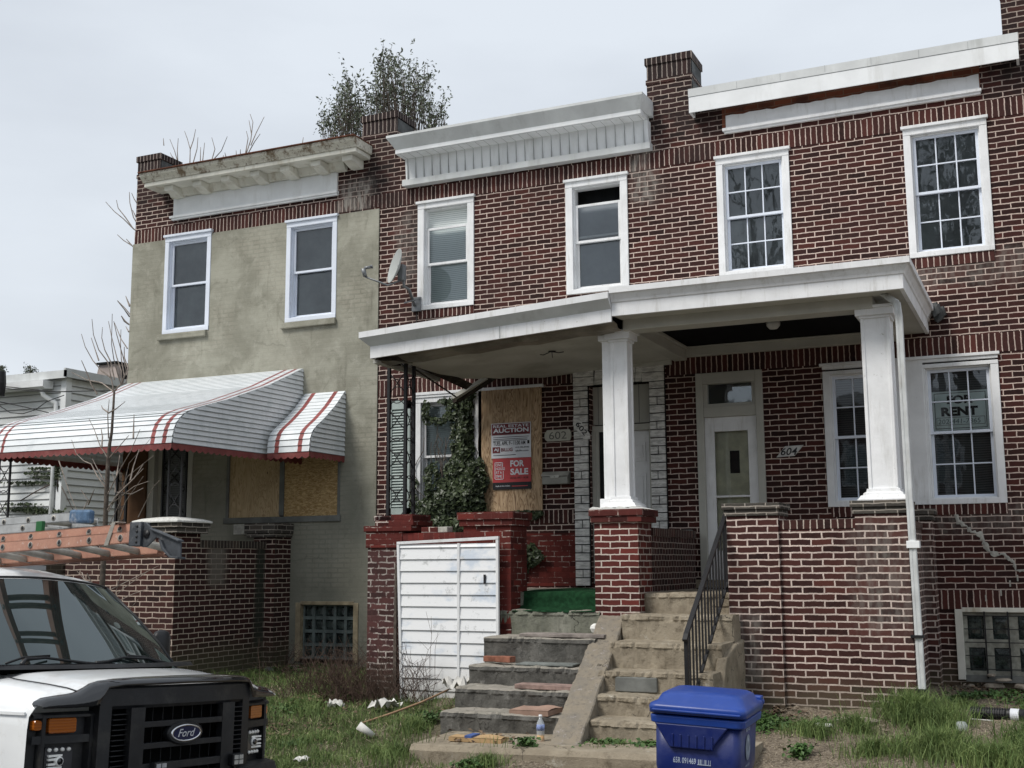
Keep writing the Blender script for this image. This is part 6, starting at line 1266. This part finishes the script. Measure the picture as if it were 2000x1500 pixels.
b.box(.005, .09, -.2923, -.288, .689, .693); b.build('bar_code', M['bin_print'], BN, world=False)
b = MB(); c0 = (.275, -.06, .79)
for a in range(3):
    q = R(90 + a * 120); pr = []
    for s_ in (0, 1):
        pr.append([(c0[0] + .004, c0[1] + (.030 + .016 * s_) * math.cos(q + t) * 1.2, c0[2] + (.030 + .016 * s_) * math.sin(q + t) * 1.2) for t in np.linspace(-.75, .55, 7)])
    b.grid(pr)
b.lathe([(.072, 0), (.080, 0)], (0, 0, 0), 28); nb = 56; b.v[-nb:] = [(c0[0] + .003, c0[1] + v[0], c0[2] + v[1]) for v in b.v[-nb:]]
b.text('RECYCLE', (c0[0] + .003, c0[1] - .07, c0[2] + .10), (0, 1, 0), (0, 0, 1), .14, .02, off=.01); b.text('www.recycle', (c0[0] + .0, c0[1] - .07, c0[2] - .12), (0, 1, 0), (0, 0, 1), .14, .02)
b.build('recycling_symbol', M['bin_print'], BN, world=False)

# ================================================================ VAN AND LADDERS
VROT = (R(-3.22), R(-1.48), R(-6.8)); VLOC = (-5.133, -8.297, -.042)
VN = thing('cargo_van', 'white cargo van with black grille and bug deflector parked at the left', 'van', VLOC, rot=VROT)
vw = Mt('white_van_paint', True); M['van'] = vw.bsdf(vw.mix(vw.mr(vw.noise(5, 7, .8), .5, .75, 0, .6), vw.mix(vw.mr(vw.noise(1.5, 4), .4, .7), (.82, .84, .85, 1), (.74, .76, .77, 1)), (.50, .49, .46, 1)), .22, .5, coat=.6)
M['vblack'] = plain('black_trim_plastic', (.012, .013, .015), .45, .4, var=.3, sc=6, dirt=(.06, .058, .052, 1), dirtamt=.5, obj=True, bump=.15)
M['vgloss'] = plain('glossy_black_deflector', (.008, .009, .011), .08, .6, var=.1, obj=True, bump=0, coat=.5)
m_ = Mt('amber_lens', True); z_ = m_.ma('FRACT', m_.ma('MULTIPLY', m_.xyz()[2], 60)); M['amber'] = m_.bsdf(m_.mix(z_, (.42, .12, .008, 1), (.30, .075, .006, 1)), .12, .6, bump=z_, bs=.3, coat=.5)
M['chrome'] = plain('chrome', (.62, .63, .65), .12, .5, 1, var=.05, obj=True, bump=0)
M['lamp_bar'] = plain('lamp_bezel', (.86, .86, .82), .35, .6, 0, obj=True, bump=0)
m_ = Mt('windscreen', True); fr = m_.nd('ShaderNodeFresnel'); fr.inputs[0].default_value = 2.0; gl = m_.nd('ShaderNodeBsdfGlossy'); gl.inputs['Roughness'].default_value = .015; gl.inputs[0].default_value = (.85, .95, .97, 1); df = m_.nd('ShaderNodeBsdfDiffuse'); df.inputs[0].default_value = (.012, .018, .018, 1)
mxs = m_.nd('ShaderNodeMixShader'); m_.lk(fr.outputs[0], mxs.inputs[0]); m_.t.links.new(df.outputs[0], mxs.inputs[1]); m_.t.links.new(gl.outputs[0], mxs.inputs[2]); m_.t.links.new(mxs.outputs[0], m_.out.inputs[0]); M['screen'] = m_.m
cv = lambda y: -.15 * abs(y / .95) ** 2.2
def vb(b, name, mat, par=VN, **k): return b.build(name, mat, par, world=False, **k)
# lower body with bonnet
prof = [(0, 1.0, 0), (.30, .995, 0), (.55, .98, 0), (.66, .955, 0), (.72, .90, .01), (.82, .87, .02), (.90, .82, .04), (.965, .72, .06), (.995, .55, .08), (1.0, .30, .09), (1.0, -.2, .09), (.97, -.75, .09), (.93, -.85, .09)]
def vsec(x, ht, hs, fade):
    """ht: centre height, hs: shoulder height scale"""
    L_ = []
    base = .98
    for y, k, c in prof:
        z = base + (ht - base) * k if k > 0 else base + k * .65
        L_.append((x + cv(y) * fade, y, z))
    return [(p[0], -p[1], p[2]) for p in L_[::-1]] + L_[1:]
b = MB(); b.smooth = True
b.grid([vsec(-.03, 1.27, 1, 1), vsec(-.05, 1.305, 1, 1), vsec(-.12, 1.325, 1, .95), vsec(-.3, 1.35, 1, .8), vsec(-.6, 1.385, 1, .5), vsec(-.72, 1.385, 1, .25), vsec(-1.15, 1.36, 1, 0), vsec(-1.6, 1.36, 1, 0), vsec(-5.4, 1.40, 1, 0), vsec(-5.5, 1.35, 1, 0)])
bd = vb(b, 'body', M['van'])
# cab and roof
def ring(z, xc, xk, yk, crown=0):
    o = []
    for t in np.linspace(-1, 1, 13): o.append((xc + (xk - xc) * abs(t) ** 2.4, yk * t, z + crown * (1 - t * t)))
    return o + [(-5.4, yk, z), (-5.5, yk * .9, z), (-5.5, -yk * .9, z), (-5.4, -yk, z)]
b = MB(); b.smooth = True
b.loft([ring(1.28, -.80, -1.05, .93), ring(1.355, -.80, -1.06, .925), ring(1.55, -1.015, -1.225, .885), ring(1.75, -1.275, -1.445, .835, .012), ring(1.955, -1.56, -1.705, .765, .045), ring(2.0, -1.62, -1.78, .73, .05), ring(2.03, -1.80, -1.95, .66, .06), ring(2.05, -2.3, -2.4, .4, .05)]); vb(b, 'cab', M['van'], bd)
def scr(z, xc, xk, yk, crown, ty): return [(xc + (xk - xc) * abs(t) ** 2.4 + .012, yk * t, z + crown * (1 - t * t)) for t in np.linspace(-ty, ty, 17)]
b = MB(); b.smooth = True; b.grid([scr(1.355, -.77, -1.03, .925, 0, .93), scr(1.55, -.99, -1.20, .885, 0, .935), scr(1.75, -1.25, -1.42, .835, .012, .935), scr(1.955, -1.535, -1.68, .765, .045, .93)]); vb(b, 'windscreen', M['screen'], bd)
b = MB(); edge = [scr(z, a, c, d, e, .955) for z, a, c, d, e in ((1.355, -.77, -1.03, .925, 0), (1.55, -.99, -1.20, .885, 0), (1.75, -1.25, -1.42, .835, .012), (1.96, -1.54, -1.68, .765, .045))]
for sgn in (0, -1): b.tube([Vector(r_[sgn]) for r_ in edge], .011, 6)
b.tube([Vector(p) + Vector((-.005, 0, .006)) for p in edge[-1]], .009, 5); vb(b, 'windscreen_seal', M['vblack'], bd)
b = MB(); b.grid([[(x + cv(t * .93) * .25 * 0 + (-.26 * abs(t) ** 2.4), .92 * t, z) for t in np.linspace(-.97, .97, 17)] for x, z in ((-.60, 1.392), (-.63, 1.418), (-.78, 1.415), (-.83, 1.385))]); cwl = vb(b, 'cowl', M['vblack'], bd)
b = MB()
for i in range(44): y = -.80 + i * .019; b.box(-.79 - .2 * abs(y) ** 2.4, -.68 - .2 * abs(y) ** 2.4, y, y + .006, 1.417, 1.422)
vb(b, 'cowl_slots', M['vgloss'], bd)
for P in ([(-.80, -.62, 1.42), (-.84, -.56, 1.452), (-.86, -.40, 1.46), (-.82, -.12, 1.425), (-.79, .02, 1.405)], [(-.80, .62, 1.40), (-.84, .45, 1.445), (-.86, .25, 1.455), (-.84, .10, 1.43), (-.82, -.02, 1.42)]):
    b = MB(); b.tube(P, [.016, .012, .009, .011, .016], 6); b.tube([Vector(P[0]) + Vector((-.02, -.1, .01)), Vector(P[1]) + Vector((-.03, 0, .012)), Vector(P[2]) + Vector((-.02, .05, .012))], .008, 5); vb(b, 'wiper', M['vblack'])
# bonnet shut line and side rub strip
b = MB()
ln = [(-.70, -.80, 1.352), (-.6, -.79, 1.338), (-.35, -.765, 1.314), (-.2, -.74, 1.294), (-.115, -.72, 1.272)]
b.tube([(x, y, z + .0) for x, y, z in ln], .004, 4); vb(b, 'bonnet_gap', M['vblack']); b = MB(); b.tube([(x, -y, z + .0) for x, y, z in ln], .004, 4); vb(b, 'bonnet_gap', M['vblack'])
for s_ in (-1, 1): b = MB(); b.prism([(-.22, s_ * 1.0, 1.148), (-4.9, s_ * 1.0, 1.148), (-4.9, s_ * 1.0, 1.165), (-.22, s_ * 1.0, 1.165)], (0, s_ * .01, 0)); vb(b, 'side_moulding', M['van'])
# front fascia
b = MB()
def fpoly(pts, off, th=.05): b.prism([(cv(y) + off, y, z) for y, z in pts], (-th, 0, 0))
N = 14
topz = lambda y: 1.295 - .02 * abs(y / .62) ** 3
b.grid([[(cv(y) + .035 - (.02 if j == 0 else 0), y, z) for y in np.linspace(-.63, .63, N)] for j, z in enumerate((1.30, 1.285, 1.185))])
b.grid([[(cv(y) + o, y, z) for y in np.linspace(-.63, .63, N)] for o, z in ((.035, 1.185), (.02, 1.165))])
for s_ in (-1, 1):
    ys = np.linspace(s_ * .555, s_ * .635, 4); b.grid([[(cv(y) + .035, y, z) for y in ys] for z in (1.19, .80, .70)]); b.grid([[(cv(s_ * .555) + .035, s_ * .555, z), (cv(s_ * .54) - .03, s_ * .54, z)] for z in (1.165, .72)]); b.grid([[(cv(s_ * .635) + .035, s_ * .635, z), (cv(s_ * .635) - .06, s_ * .635, z)] for z in (1.29, .72)])
    b.box(-.02, .03, min(s_ * .33, s_ * .44), max(s_ * .33, s_ * .44), .70, 1.17)
fa = vb(b, 'front_fascia', M['vblack'])
b = MB()
for z, t in ((1.065, .034), (.937, .034), (.81, .045)): b.box(-.02, .028, -.33, .33, z - t / 2, z + t / 2)
for s_ in (-1, 1):
    for i in range(14): z = .74 + i * .030; b.box(-.035, .0, min(s_ * .44, s_ * .55), max(s_ * .44, s_ * .55), z, z + .006)
for i in range(8): y = -.29 + i * .083; b.box(-.05, -.04, y, y + .005, .70, 1.165)
vb(b, 'grille_bars', M['vblack'], fa, bevel=.004)
b = MB(); b.box(-.12, -.10, -.60, .60, .66, 1.19); vb(b, 'grille_backing', plain('grille_void', (.003, .003, .003), .9, .1, bump=0, obj=True), fa)
# oval emblem
def oval(ry, rz, x, k=36): return [(x, ry * math.cos(2 * math.pi * i / k), 1.0 + rz * math.sin(2 * math.pi * i / k)) for i in range(k)]
b = MB(); b.loft([oval(.150, .072, .0), oval(.150, .072, .035), oval(.142, .066, .045)]); em = vb(b, 'emblem_surround', M['vblack'], fa)
b = MB(); b.loft([oval(.128, .054, .044), oval(.126, .052, .052), oval(.114, .043, .052), oval(.114, .043, .047)], cap=False); vb(b, 'emblem', M['chrome'], fa, smooth=True)
b = MB(); b.loft([oval(.116, .045, .040), oval(.116, .045, .049)]); vb(b, 'emblem_field', plain('dark_blue_enamel', (.008, .014, .055), .15, .5, obj=True, bump=0), fa)
b = MB(); b.text('Ford', (.0505, -.072, .977), (0, 1, 0), (0, 0, 1), .145, .048, off=.006, shear=.35); vb(b, 'emblem_lettering', plain('silver_script', (.6, .62, .66), .3, .5, .2, obj=True, bump=0), fa)
# lamps
for s_ in (-1, 1):
    hs = MB(); Y = lambda a: s_ * a
    ys = [.635, .72, .80, .88, .945, .985]
    hs.grid([[(cv(y) - .06 + o, Y(y), z) for y in ys] for o, z in ((.03, 1.16), (.055, 1.145), (.055, 1.13))]); hs.grid([[(cv(y) - .005, Y(y), z) for y in ys] for z in (1.03, .985)]); hs.grid([[(cv(y) - .06, Y(y), z) for y in ys] for z in (1.16, .66)])
    for y in (.638, .915): hs.prism([(cv(y) - .06, Y(y), .66), (cv(y) - .005, Y(y), .66), (cv(y) - .005, Y(y), 1.145), (cv(y) - .06, Y(y), 1.145)], (0, s_ * .02, 0))
    h_ = vb(hs, 'lamp_housing', M['vblack'])
    def lens(y0, y1, z0, z1, o=.02):
        q = MB(); k = 3; r_ = .012; pts_ = []
        for cy, cz, a0 in ((y1 - r_, z1 - r_, 0), (y0 + r_, z1 - r_, 90), (y0 + r_, z0 + r_, 180), (y1 - r_, z0 + r_, 270)):
            for i in range(k + 1): a = R(a0 + 90 * i / k); pts_.append((cy + r_ * math.cos(a), cz + r_ * math.sin(a)))
        q.loft([[(cv(y) - .05, Y(y), z) for y, z in pts_], [(cv(y) - .05 + o, Y(y), z) for y, z in pts_], [(cv(y) - .045 + o, Y(y) * 1 + 0, (z0 + z1) / 2 + (z - (z0 + z1) / 2) * .9) for y, z in pts_]]); return q
    vb(lens(.735, .892, 1.04, 1.128, .03), 'turn_signal', M['amber'], h_); vb(lens(.935, .975, 1.06, 1.118, .035), 'side_marker', M['amber'], h_)
    q = lens(.735, .892, .80, .965, .012); hl = vb(q, 'headlight', plain('lamp_glass', (.05, .05, .055), .08, .6, obj=True, bump=0), h_)
    q = MB(); yc = .812
    for i in range(4):
        for zz in (.948, .815): y = .757 + i * .037; q.tube([(cv(y) - .04, Y(y), zz), (cv(y) - .025, Y(y), zz)], [.014, .010], 10)
    for zz in (.915, .895, .868, .848): q.box(cv(yc) - .045, cv(yc) - .028, min(Y(.742), Y(.885)), max(Y(.742), Y(.885)), zz - .006, zz + .006)
    q.tube([(cv(yc) - .04, Y(yc), .882), (cv(yc) - .02, Y(yc), .882)], [.030, .026], 16); vb(q, 'led_reflectors', M['lamp_bar'], h_)
    q = MB(); q.tube([(cv(yc) - .03, Y(yc), .882), (cv(yc) - .016, Y(yc), .882)], .019, 16); vb(q, 'led_centre', M['vgloss'], h_)
# bug deflector: a curved black shield
b = MB(); b.smooth = True
dy = [-.978, -.965, -.93, -.87, -.80, -.75, -.72, -.69, -.655, -.60, -.50, -.3, 0, .3, .50, .60, .655, .69, .72, .75, .80, .87, .93, .965, .978]
dt = lambda y: np.interp(abs(y), [0, .3, .5, .6, .655, .69, .72, .75, .80, .87, .93, .965, .978], [1.355, 1.352, 1.345, 1.335, 1.322, 1.30, 1.285, 1.272, 1.264, 1.256, 1.245, 1.225, 1.205])
dbm = lambda y: np.interp(abs(y), [0, .5, .60, .625, .65, .8, .97, .978], [1.305, 1.30, 1.29, 1.26, 1.19, 1.185, 1.185, 1.19])
b.grid([[(cv(y) + x, y, dbm(y) + (dt(y) - dbm(y)) * t) for y in dy] for x, t in ((.05, 0), (.062, .12), (.06, .4), (.03, .8), (.0, .97), (-.02, 1.0), (-.05, .97))]); vb(b, 'bug_deflector', M['vgloss'])
# bumper, wheels, mirrors, rack, work lamps
b = MB(); b.loft([[(cv(y) * 1.1 + x, y, z) for x, z in ((-.05, .42), (.07, .44), (.12, .52), (.12, .68), (.09, .745), (.0, .76), (-.1, .755))] for y in np.linspace(-.98, .98, 15)]); vb(b, 'bumper', M['vblack'], bevel=.0)
for y, z in ((-.22, .765), (.45, .765)):
    b = MB(); b.box(.03, .075, y - .05, y + .05, z, z + .075); b.box(.0, .05, y - .012, y + .012, z - .03, z + .01); wl = vb(b, 'work_lamp', M['vblack'], bevel=.006)
    b = MB()
    for i in (-1, 1):
        for j in (-1, 1): b.box(.076, .080, y + i * .022 - .018, y + i * .022 + .018, z + .038 + j * .016 - .013, z + .038 + j * .016 + .013)
    vb(b, 'led_lens', plain('clear_led', (.55, .57, .58), .15, .6, .4, obj=True, bump=0), wl)
for x in (-.98, -4.4):
    for s_ in (-1, 1):
        b = MB(); b.tube([(x, s_ * .80, .38), (x, s_ * .995, .38)], .38, 28); b.tube([(x, s_ * .9, .38), (x, s_ * 1.003, .38)], .46, 28) if False else None; wh = vb(b, 'wheel', M['black']); b = MB(); b.tube([(x, s_ * .98, .38), (x, s_ * 1.0, .38)], .21, 20); vb(b, 'rim', M['steel'], wh)
for s_ in (-1, 1):
    b = MB(); b.smooth = True; b.loft([[(-1.45 + .05 * math.cos(a) * k, s_ * 1.13 + .085 * math.sin(a) * k, z) for a in np.linspace(0, 6.283, 13)[:-1]] for z, k in ((1.37, .6), (1.39, .95), (1.5, 1), (1.60, .97), (1.635, .75), (1.65, .3))]); b.tube([(-1.35, s_ * .90, 1.42), (-1.42, s_ * 1.07, 1.43)], .02, 8); vb(b, 'wing_mirror', M['vblack'])
for x in (-2.7, -4.4): b = MB(); b.box(x - .025, x + .025, -.78, .95, 2.14, 2.18); b.tube([(x, -.76, 2.15), (x, -.74, 1.99)], .02); b.tube([(x, .9, 2.15), (x, .74, 1.99)], .02); vb(b, 'rack_bar', M['steel'])
for z0, s_ in ((.0, -1), (0, 1)):
    b = MB(); b.box(-2.6, -1.75, s_ * .93 - .01, s_ * .93 + .01, 1.42, 1.9); b.v = [(x, y - (z - 1.42) * s_ * .22 + .0, z) for x, y, z in b.v]; vb(b, 'side_window', M['screen'], bd)

def lad_mat(name, a, c): m = Mt(name, True); n = m.noise(6, 6, .75); n2 = m.noise(22, 5, .8); cc = m.mix(m.mr(n, .38, .65), a, c); cc = m.mix(m.mr(n2, .58, .7, 0, .7), cc, (.62, .56, .5, 1)); return m.bsdf(cc, .6, bump=n2, bs=.2)
M['fibre'] = lad_mat('faded_orange_fibreglass', (.46, .25, .18, 1), (.37, .19, .14, 1)); M['alu'] = plain('scuffed_aluminium', (.42, .43, .43), .45, .5, .35, var=.2, sc=8, obj=True); M['rung'] = plain('dirty_rung', (.36, .34, .30), .6, .4, .1, var=.3, sc=8, obj=True)
def rail_with_holes(b, x0, x1, y, z0, z1, th, holes, r_, sl):
    """C-section ladder rail, rung ends shown as dark sockets"""
    f = lambda x, z: (x, z + (x - x1) * sl)
    b.prism([(x0, y, z0 + (x0 - x1) * sl), (x1, y, z0), (x1, y, z1), (x0, y, z1 + (x0 - x1) * sl)], (0, th, 0))
    for zz in (z0, z1 - .006): b.prism([(x0, y - .0, zz + (x0 - x1) * sl), (x1, y, zz), (x1, y, zz + .006), (x0, y, zz + .006 + (x0 - x1) * sl)], (0, .03, 0))
LB = .012
def ladder(name, label, x0, x1, ya, yb, z0, z1, xr0, rm, sl=.0, hole=True, sp=.305, zb=0):
    t = thing(name, label, 'ladder', VLOC, 'ladders on the van roof', rot=VROT)
    for yy, sg in ((ya, 1), (yb, -1)):
        b = MB(); rail_with_holes(b, x0, x1 - (.22 if sg < 0 else 0), yy, z0 + (zb if sg < 0 else 0), z1 + (zb if sg < 0 else 0), .008, None, .02, sl); b.build('rail', rm, t, world=False)
    x = xr0
    while x > x0 + .1:
        zc = (z0 + z1) / 2 + (x - x1) * sl; b = MB(); b.tube([(x, ya - .004, zc), (x, yb + .012, zc + zb)], .023, 10); rg = b.build('rung', M['rung'], t, world=False)
        b = MB(); b.tube([(x, ya - .0055, zc), (x, ya - .001, zc)], [.012, .022], 12, cap=True); b.build('rung_socket', M['black'], rg, world=False)
        x -= sp
    return t
L1 = ladder('extension_ladder', 'faded orange fibreglass ladder with big grey foot, nearest on the van roof', -4.3, -.33, -.205, .27, 2.20, 2.275, -.45, M['fibre'], .012, zb=-.055)
b = MB(); q = [(-.333, 2.327), (-.208, 2.328), (-.147, 2.285), (.122, 2.197), (.131, 2.077), (.057, 2.085), (-.02, 2.14), (-.055, 2.205), (-.10, 2.225), (-.183, 2.167), (-.22, 2.165), (-.30, 2.185)]
b.prism([(x, -.215, z) for x, z in q], (0, .012, 0)); b.box(-.335, -.225, -.235, -.16, 2.175, 2.33); b.prism([(.131, -.24, 2.077), (.057, -.24, 2.085), (-.02, -.24, 2.14), (-.055, -.24, 2.205), (-.035, -.24, 2.205), (.0, -.24, 2.15), (.06, -.24, 2.098), (.131, -.24, 2.09)], (0, .07, 0)); b.prism([(-.147, -.235, 2.285), (.122, -.235, 2.197), (.122, -.235, 2.185), (-.147, -.235, 2.275)], (0, .05, 0))
ft = b.build('ladder_foot', plain('scuffed_dark_grey_foot', (.055, .062, .072), .6, .4, .2, var=.3, sc=10, dirt=(.4, .4, .4, 1), dirtamt=.55, obj=True), L1, world=False, bevel=.003)
b = MB(); b.tube([(-.19, -.222, 2.25), (-.19, -.214, 2.25)], .028, 14); 
b.build('foot_hole', M['black'], ft, world=False)
for i in range(4): b = MB(); b.tube([(-.262, -.24, 2.20 + i * .034), (-.262, -.232, 2.20 + i * .034)], .009, 8); b.build('foot_hole', M['black'], ft, world=False)
b = MB(); b.prism([(-.60, -.212, 2.19), (-.56, -.212, 2.19), (-.50, -.212, 2.345), (-.535, -.212, 2.345)], (0, .004, 0)); b.box(-.535, -.47, -.212, -.15, 2.34, 2.346); b.build('strap', M['rung'], L1, world=False)
L2 = ladder('extension_ladder', 'orange fly section lying just behind the nearest orange ladder', -4.4, -.34, -.155, .22, 2.262, 2.335, -.52, M['fibre'], .010, zb=-.10)
L3 = ladder('extension_ladder', 'silver ladder with green end caps between the orange and blue capped ladders', -4.6, -1.655, .08, .42, 2.355, 2.425, -1.85, M['alu'], .0)
b = MB(); b.box(-1.69, -1.62, .07, .10, 2.345, 2.43); b.build('end_cap', plain('green_cap', (.02, .13, .04), .5, obj=True), L3, world=False, bevel=.004)
L4 = ladder('extension_ladder', 'silver ladder with blue end cap, farthest on the van roof', -5.0, -1.80, .50, .90, 2.475, 2.545, -2.05, M['alu'], .0)
b = MB(); b.box(-1.84, -1.60, .47, .53, 2.455, 2.56); b.v = [(x, y, z + (x + 1.8) * -.05) for x, y, z in b.v]; b.build('end_cap', plain('blue_cap', (.07, .13, .22), .5, var=.3, sc=20, dirt=(.5, .52, .55, 1), dirtamt=.7, obj=True), L4, world=False, bevel=.02)

# ================================================================ WHITE SIDED HOUSE AT THE LEFT, WIRES
WH = thing('sided_house', 'white vinyl sided house with flat roof seen beyond the striped awning', 'house', (-19, 6, .6))
b = MB(); z = .3
while z < 5.62:
    z2 = z + .135
    b.m(0).quad((-30, 2.49, z), (-17.0, 2.49, z), (-17.0, 2.505, z2), (-30, 2.505, z2)); b.quad((-16.99, 2.5, z), (-16.99, 12, z), (-17.005, 12, z2), (-17.005, 2.5, z2)); b.m(1).quad((-30, 2.488, z), (-17, 2.488, z), (-17, 2.489, z + .012), (-30, 2.489, z + .012)); b.quad((-16.987, 2.5, z), (-16.987, 12, z), (-16.988, 12, z + .012), (-16.988, 2.5, z + .012)); z = z2
b.m(0).box(-30, -17.02, 2.52, 12, .3, 5.6); b.build('wall', [M['clapboard'], M['clap_shadow']], WH)
b = MB(); b.box(-17.10, -16.97, 2.46, 2.60, .3, 5.6); b.build('corner_board', M['alum_w'], WH)
b = MB(); b.box(-30, -16.9, 2.35, 12, 5.62, 5.68); b.m(1).box(-30, -16.88, 2.33, 2.37, 5.55, 5.70); b.box(-16.92, -16.88, 2.33, 12, 5.57, 5.74); b.build('roof', [M['dark'], M['alum']], WH)
b = MB(); b.prism([(-30, 2.20, 5.40), (-30, 2.20, 5.52), (-30, 2.46, 5.52), (-30, 2.46, 5.38), (-30, 2.26, 5.36)], (12.7, 0, 0)); b.build('gutter', M['alum_w'], WH)
b = MB(); b.tube([(-17.45, 2.30, 5.38), (-17.42, 2.34, 5.25), (-17.2, 2.44, 5.10), (-17.17, 2.44, 4.9), (-17.17, 2.44, .5)], .045, 8); b.build('downspout', M['alum_w'], WH, smooth=True)
b = MB(); b.prism([(-17.75, 4.0, 5.68), (-17.1, 4.0, 5.68), (-17.2, 4.0, 6.10), (-17.65, 4.0, 6.10)], (0, .7, 0)); b.m(1).box(-17.68, -17.15, 3.95, 4.75, 6.10, 6.14); b.box(-17.17, -17.09, 4.1, 4.6, 5.80, 6.05); b.build('chimney', [plain('stained_chimney', (.42, .36, .33), .9, var=.3, sc=3), M['dark']], WH)
b = MB(); p_ = at(240, 975, 3); b.box(-16.985, -16.93, 5.0, 6.6, 2.2, 3.3); b.m(1).box(-16.94, -16.92, 5.1, 6.5, 2.3, 3.2); b.build('window', [M['alum_w'], M['dark']], WH)
VI = thing('creeper', 'thin dark vine creeping along the laps of the white siding', 'vine', (-17.5, 2.45, 2.5)); pts = []
random.seed(8)
for (px, py, rx, ry, n) in ((112, 910, 6, 30, 260), (85, 915, 30, 2, 60), (80, 925, 35, 2, 60), (90, 933, 30, 2, 70), (60, 943, 38, 2.5, 110), (55, 995, 45, 3, 260), (90, 1000, 30, 4, 160), (45, 985, 30, 1.5, 60)):
    for _ in range(n): q = at(px + random.gauss(0, rx * .5), py + random.gauss(0, ry * .5), 2.46); pts.append((q.x, 2.46 - .03 * random.random(), q.z))
leaf_mesh(pts, .075, M['ivy'], 'leaves', normal=(0, -1, .3), parent=VI, spread=.7)
b = MB(); b.tube([at(40, 978, 2.45), at(70, 960, 2.45), at(105, 943, 2.45)], .012, 4); b.tube([at(112, 960, 2.45), at(113, 920, 2.45), at(110, 890, 2.45)], .01, 4); b.build('stems', M['twig_dry'], VI)
for lab, L in (('upper overhead wire running level to the white sided house', [(-60, 752), (20, 756), (60, 760), (110, 765), (200, 763), (235, 762)]), ('overhead wire sagging down to the corner bracket of the sided house', [(-60, 760), (0, 793), (20, 806), (45, 808), (70, 800), (90, 785), (108, 778), (125, 772)]), ('overhead wire sloping down behind the awning edge', [(-60, 770), (0, 785), (40, 793), (95, 806)]), ('overhead wire along the sided house wall below the eave', [(-60, 735), (0, 757), (25, 760), (90, 765), (140, 765)])):
    b = MB(); b.tube([at(x, y, 2.0) for x, y in L], .009, 4, cap=False); tag(b.build('overhead_wire', M['black']), lab, 'wire', 'wires to the sided house')
b = MB(); q = at(0, 738, 1.9); b.lathe([(.0, -.35), (.10, -.35), (.12, -.1), (.10, .12), (.0, .14)], (q.x, q.y, q.z), 12); b.tube([(q.x - .25, q.y, -.1), (q.x - .25, q.y, 5.6)], .12, 10); tag(b.build('utility_pole', M['black']), 'dark utility pole with a cable drum at the far left edge', 'pole')

# ================================================================ OPPOSITE SIDE OF THE STREET (mirrored in the ground floor panes)
ob = brick('opposite_brick', (.075, .03, .024, 1), (.05, .022, .018, 1), (.3, .26, .22, 1))
OL = ['far left', 'left', 'middle left', 'middle', 'middle right', 'right', 'far right']
for i in range(7):
    x0 = -30 + i * 6.2
    t = thing('row_house', 'two storey brick house across the street behind the viewer, %s of seven' % OL[i], 'house', (x0 + 3, -33, 0), 'houses across the street')
    b = MB(); b.box(x0, x0 + 6.15, -42, -33, 0, 8.4 + .15 * (i % 2)); b.build('wall', ob, t)
    b = MB(); b.box(x0 - .02, x0 + 6.17, -33, -32.6, 8.1, 8.5); b.build('cornice', M['white'], t)
    for (wx, wz) in ((1.0, 4.9), (4.0, 4.9), (4.0, 1.6)):
        b = MB(); b.box(x0 + wx, x0 + wx + 1.1, -33, -32.93, wz, wz + 1.7); w_ = b.build('window', M['white'], t); b = MB(); b.box(x0 + wx + .1, x0 + wx + 1.0, -32.93, -32.92, wz + .1, wz + 1.6); b.build('pane', M['glass_dark'], w_)
    b = MB(); b.box(x0 + 1.1, x0 + 2.0, -33, -32.9, .4, 2.5); b.build('door', M['cream'], t)
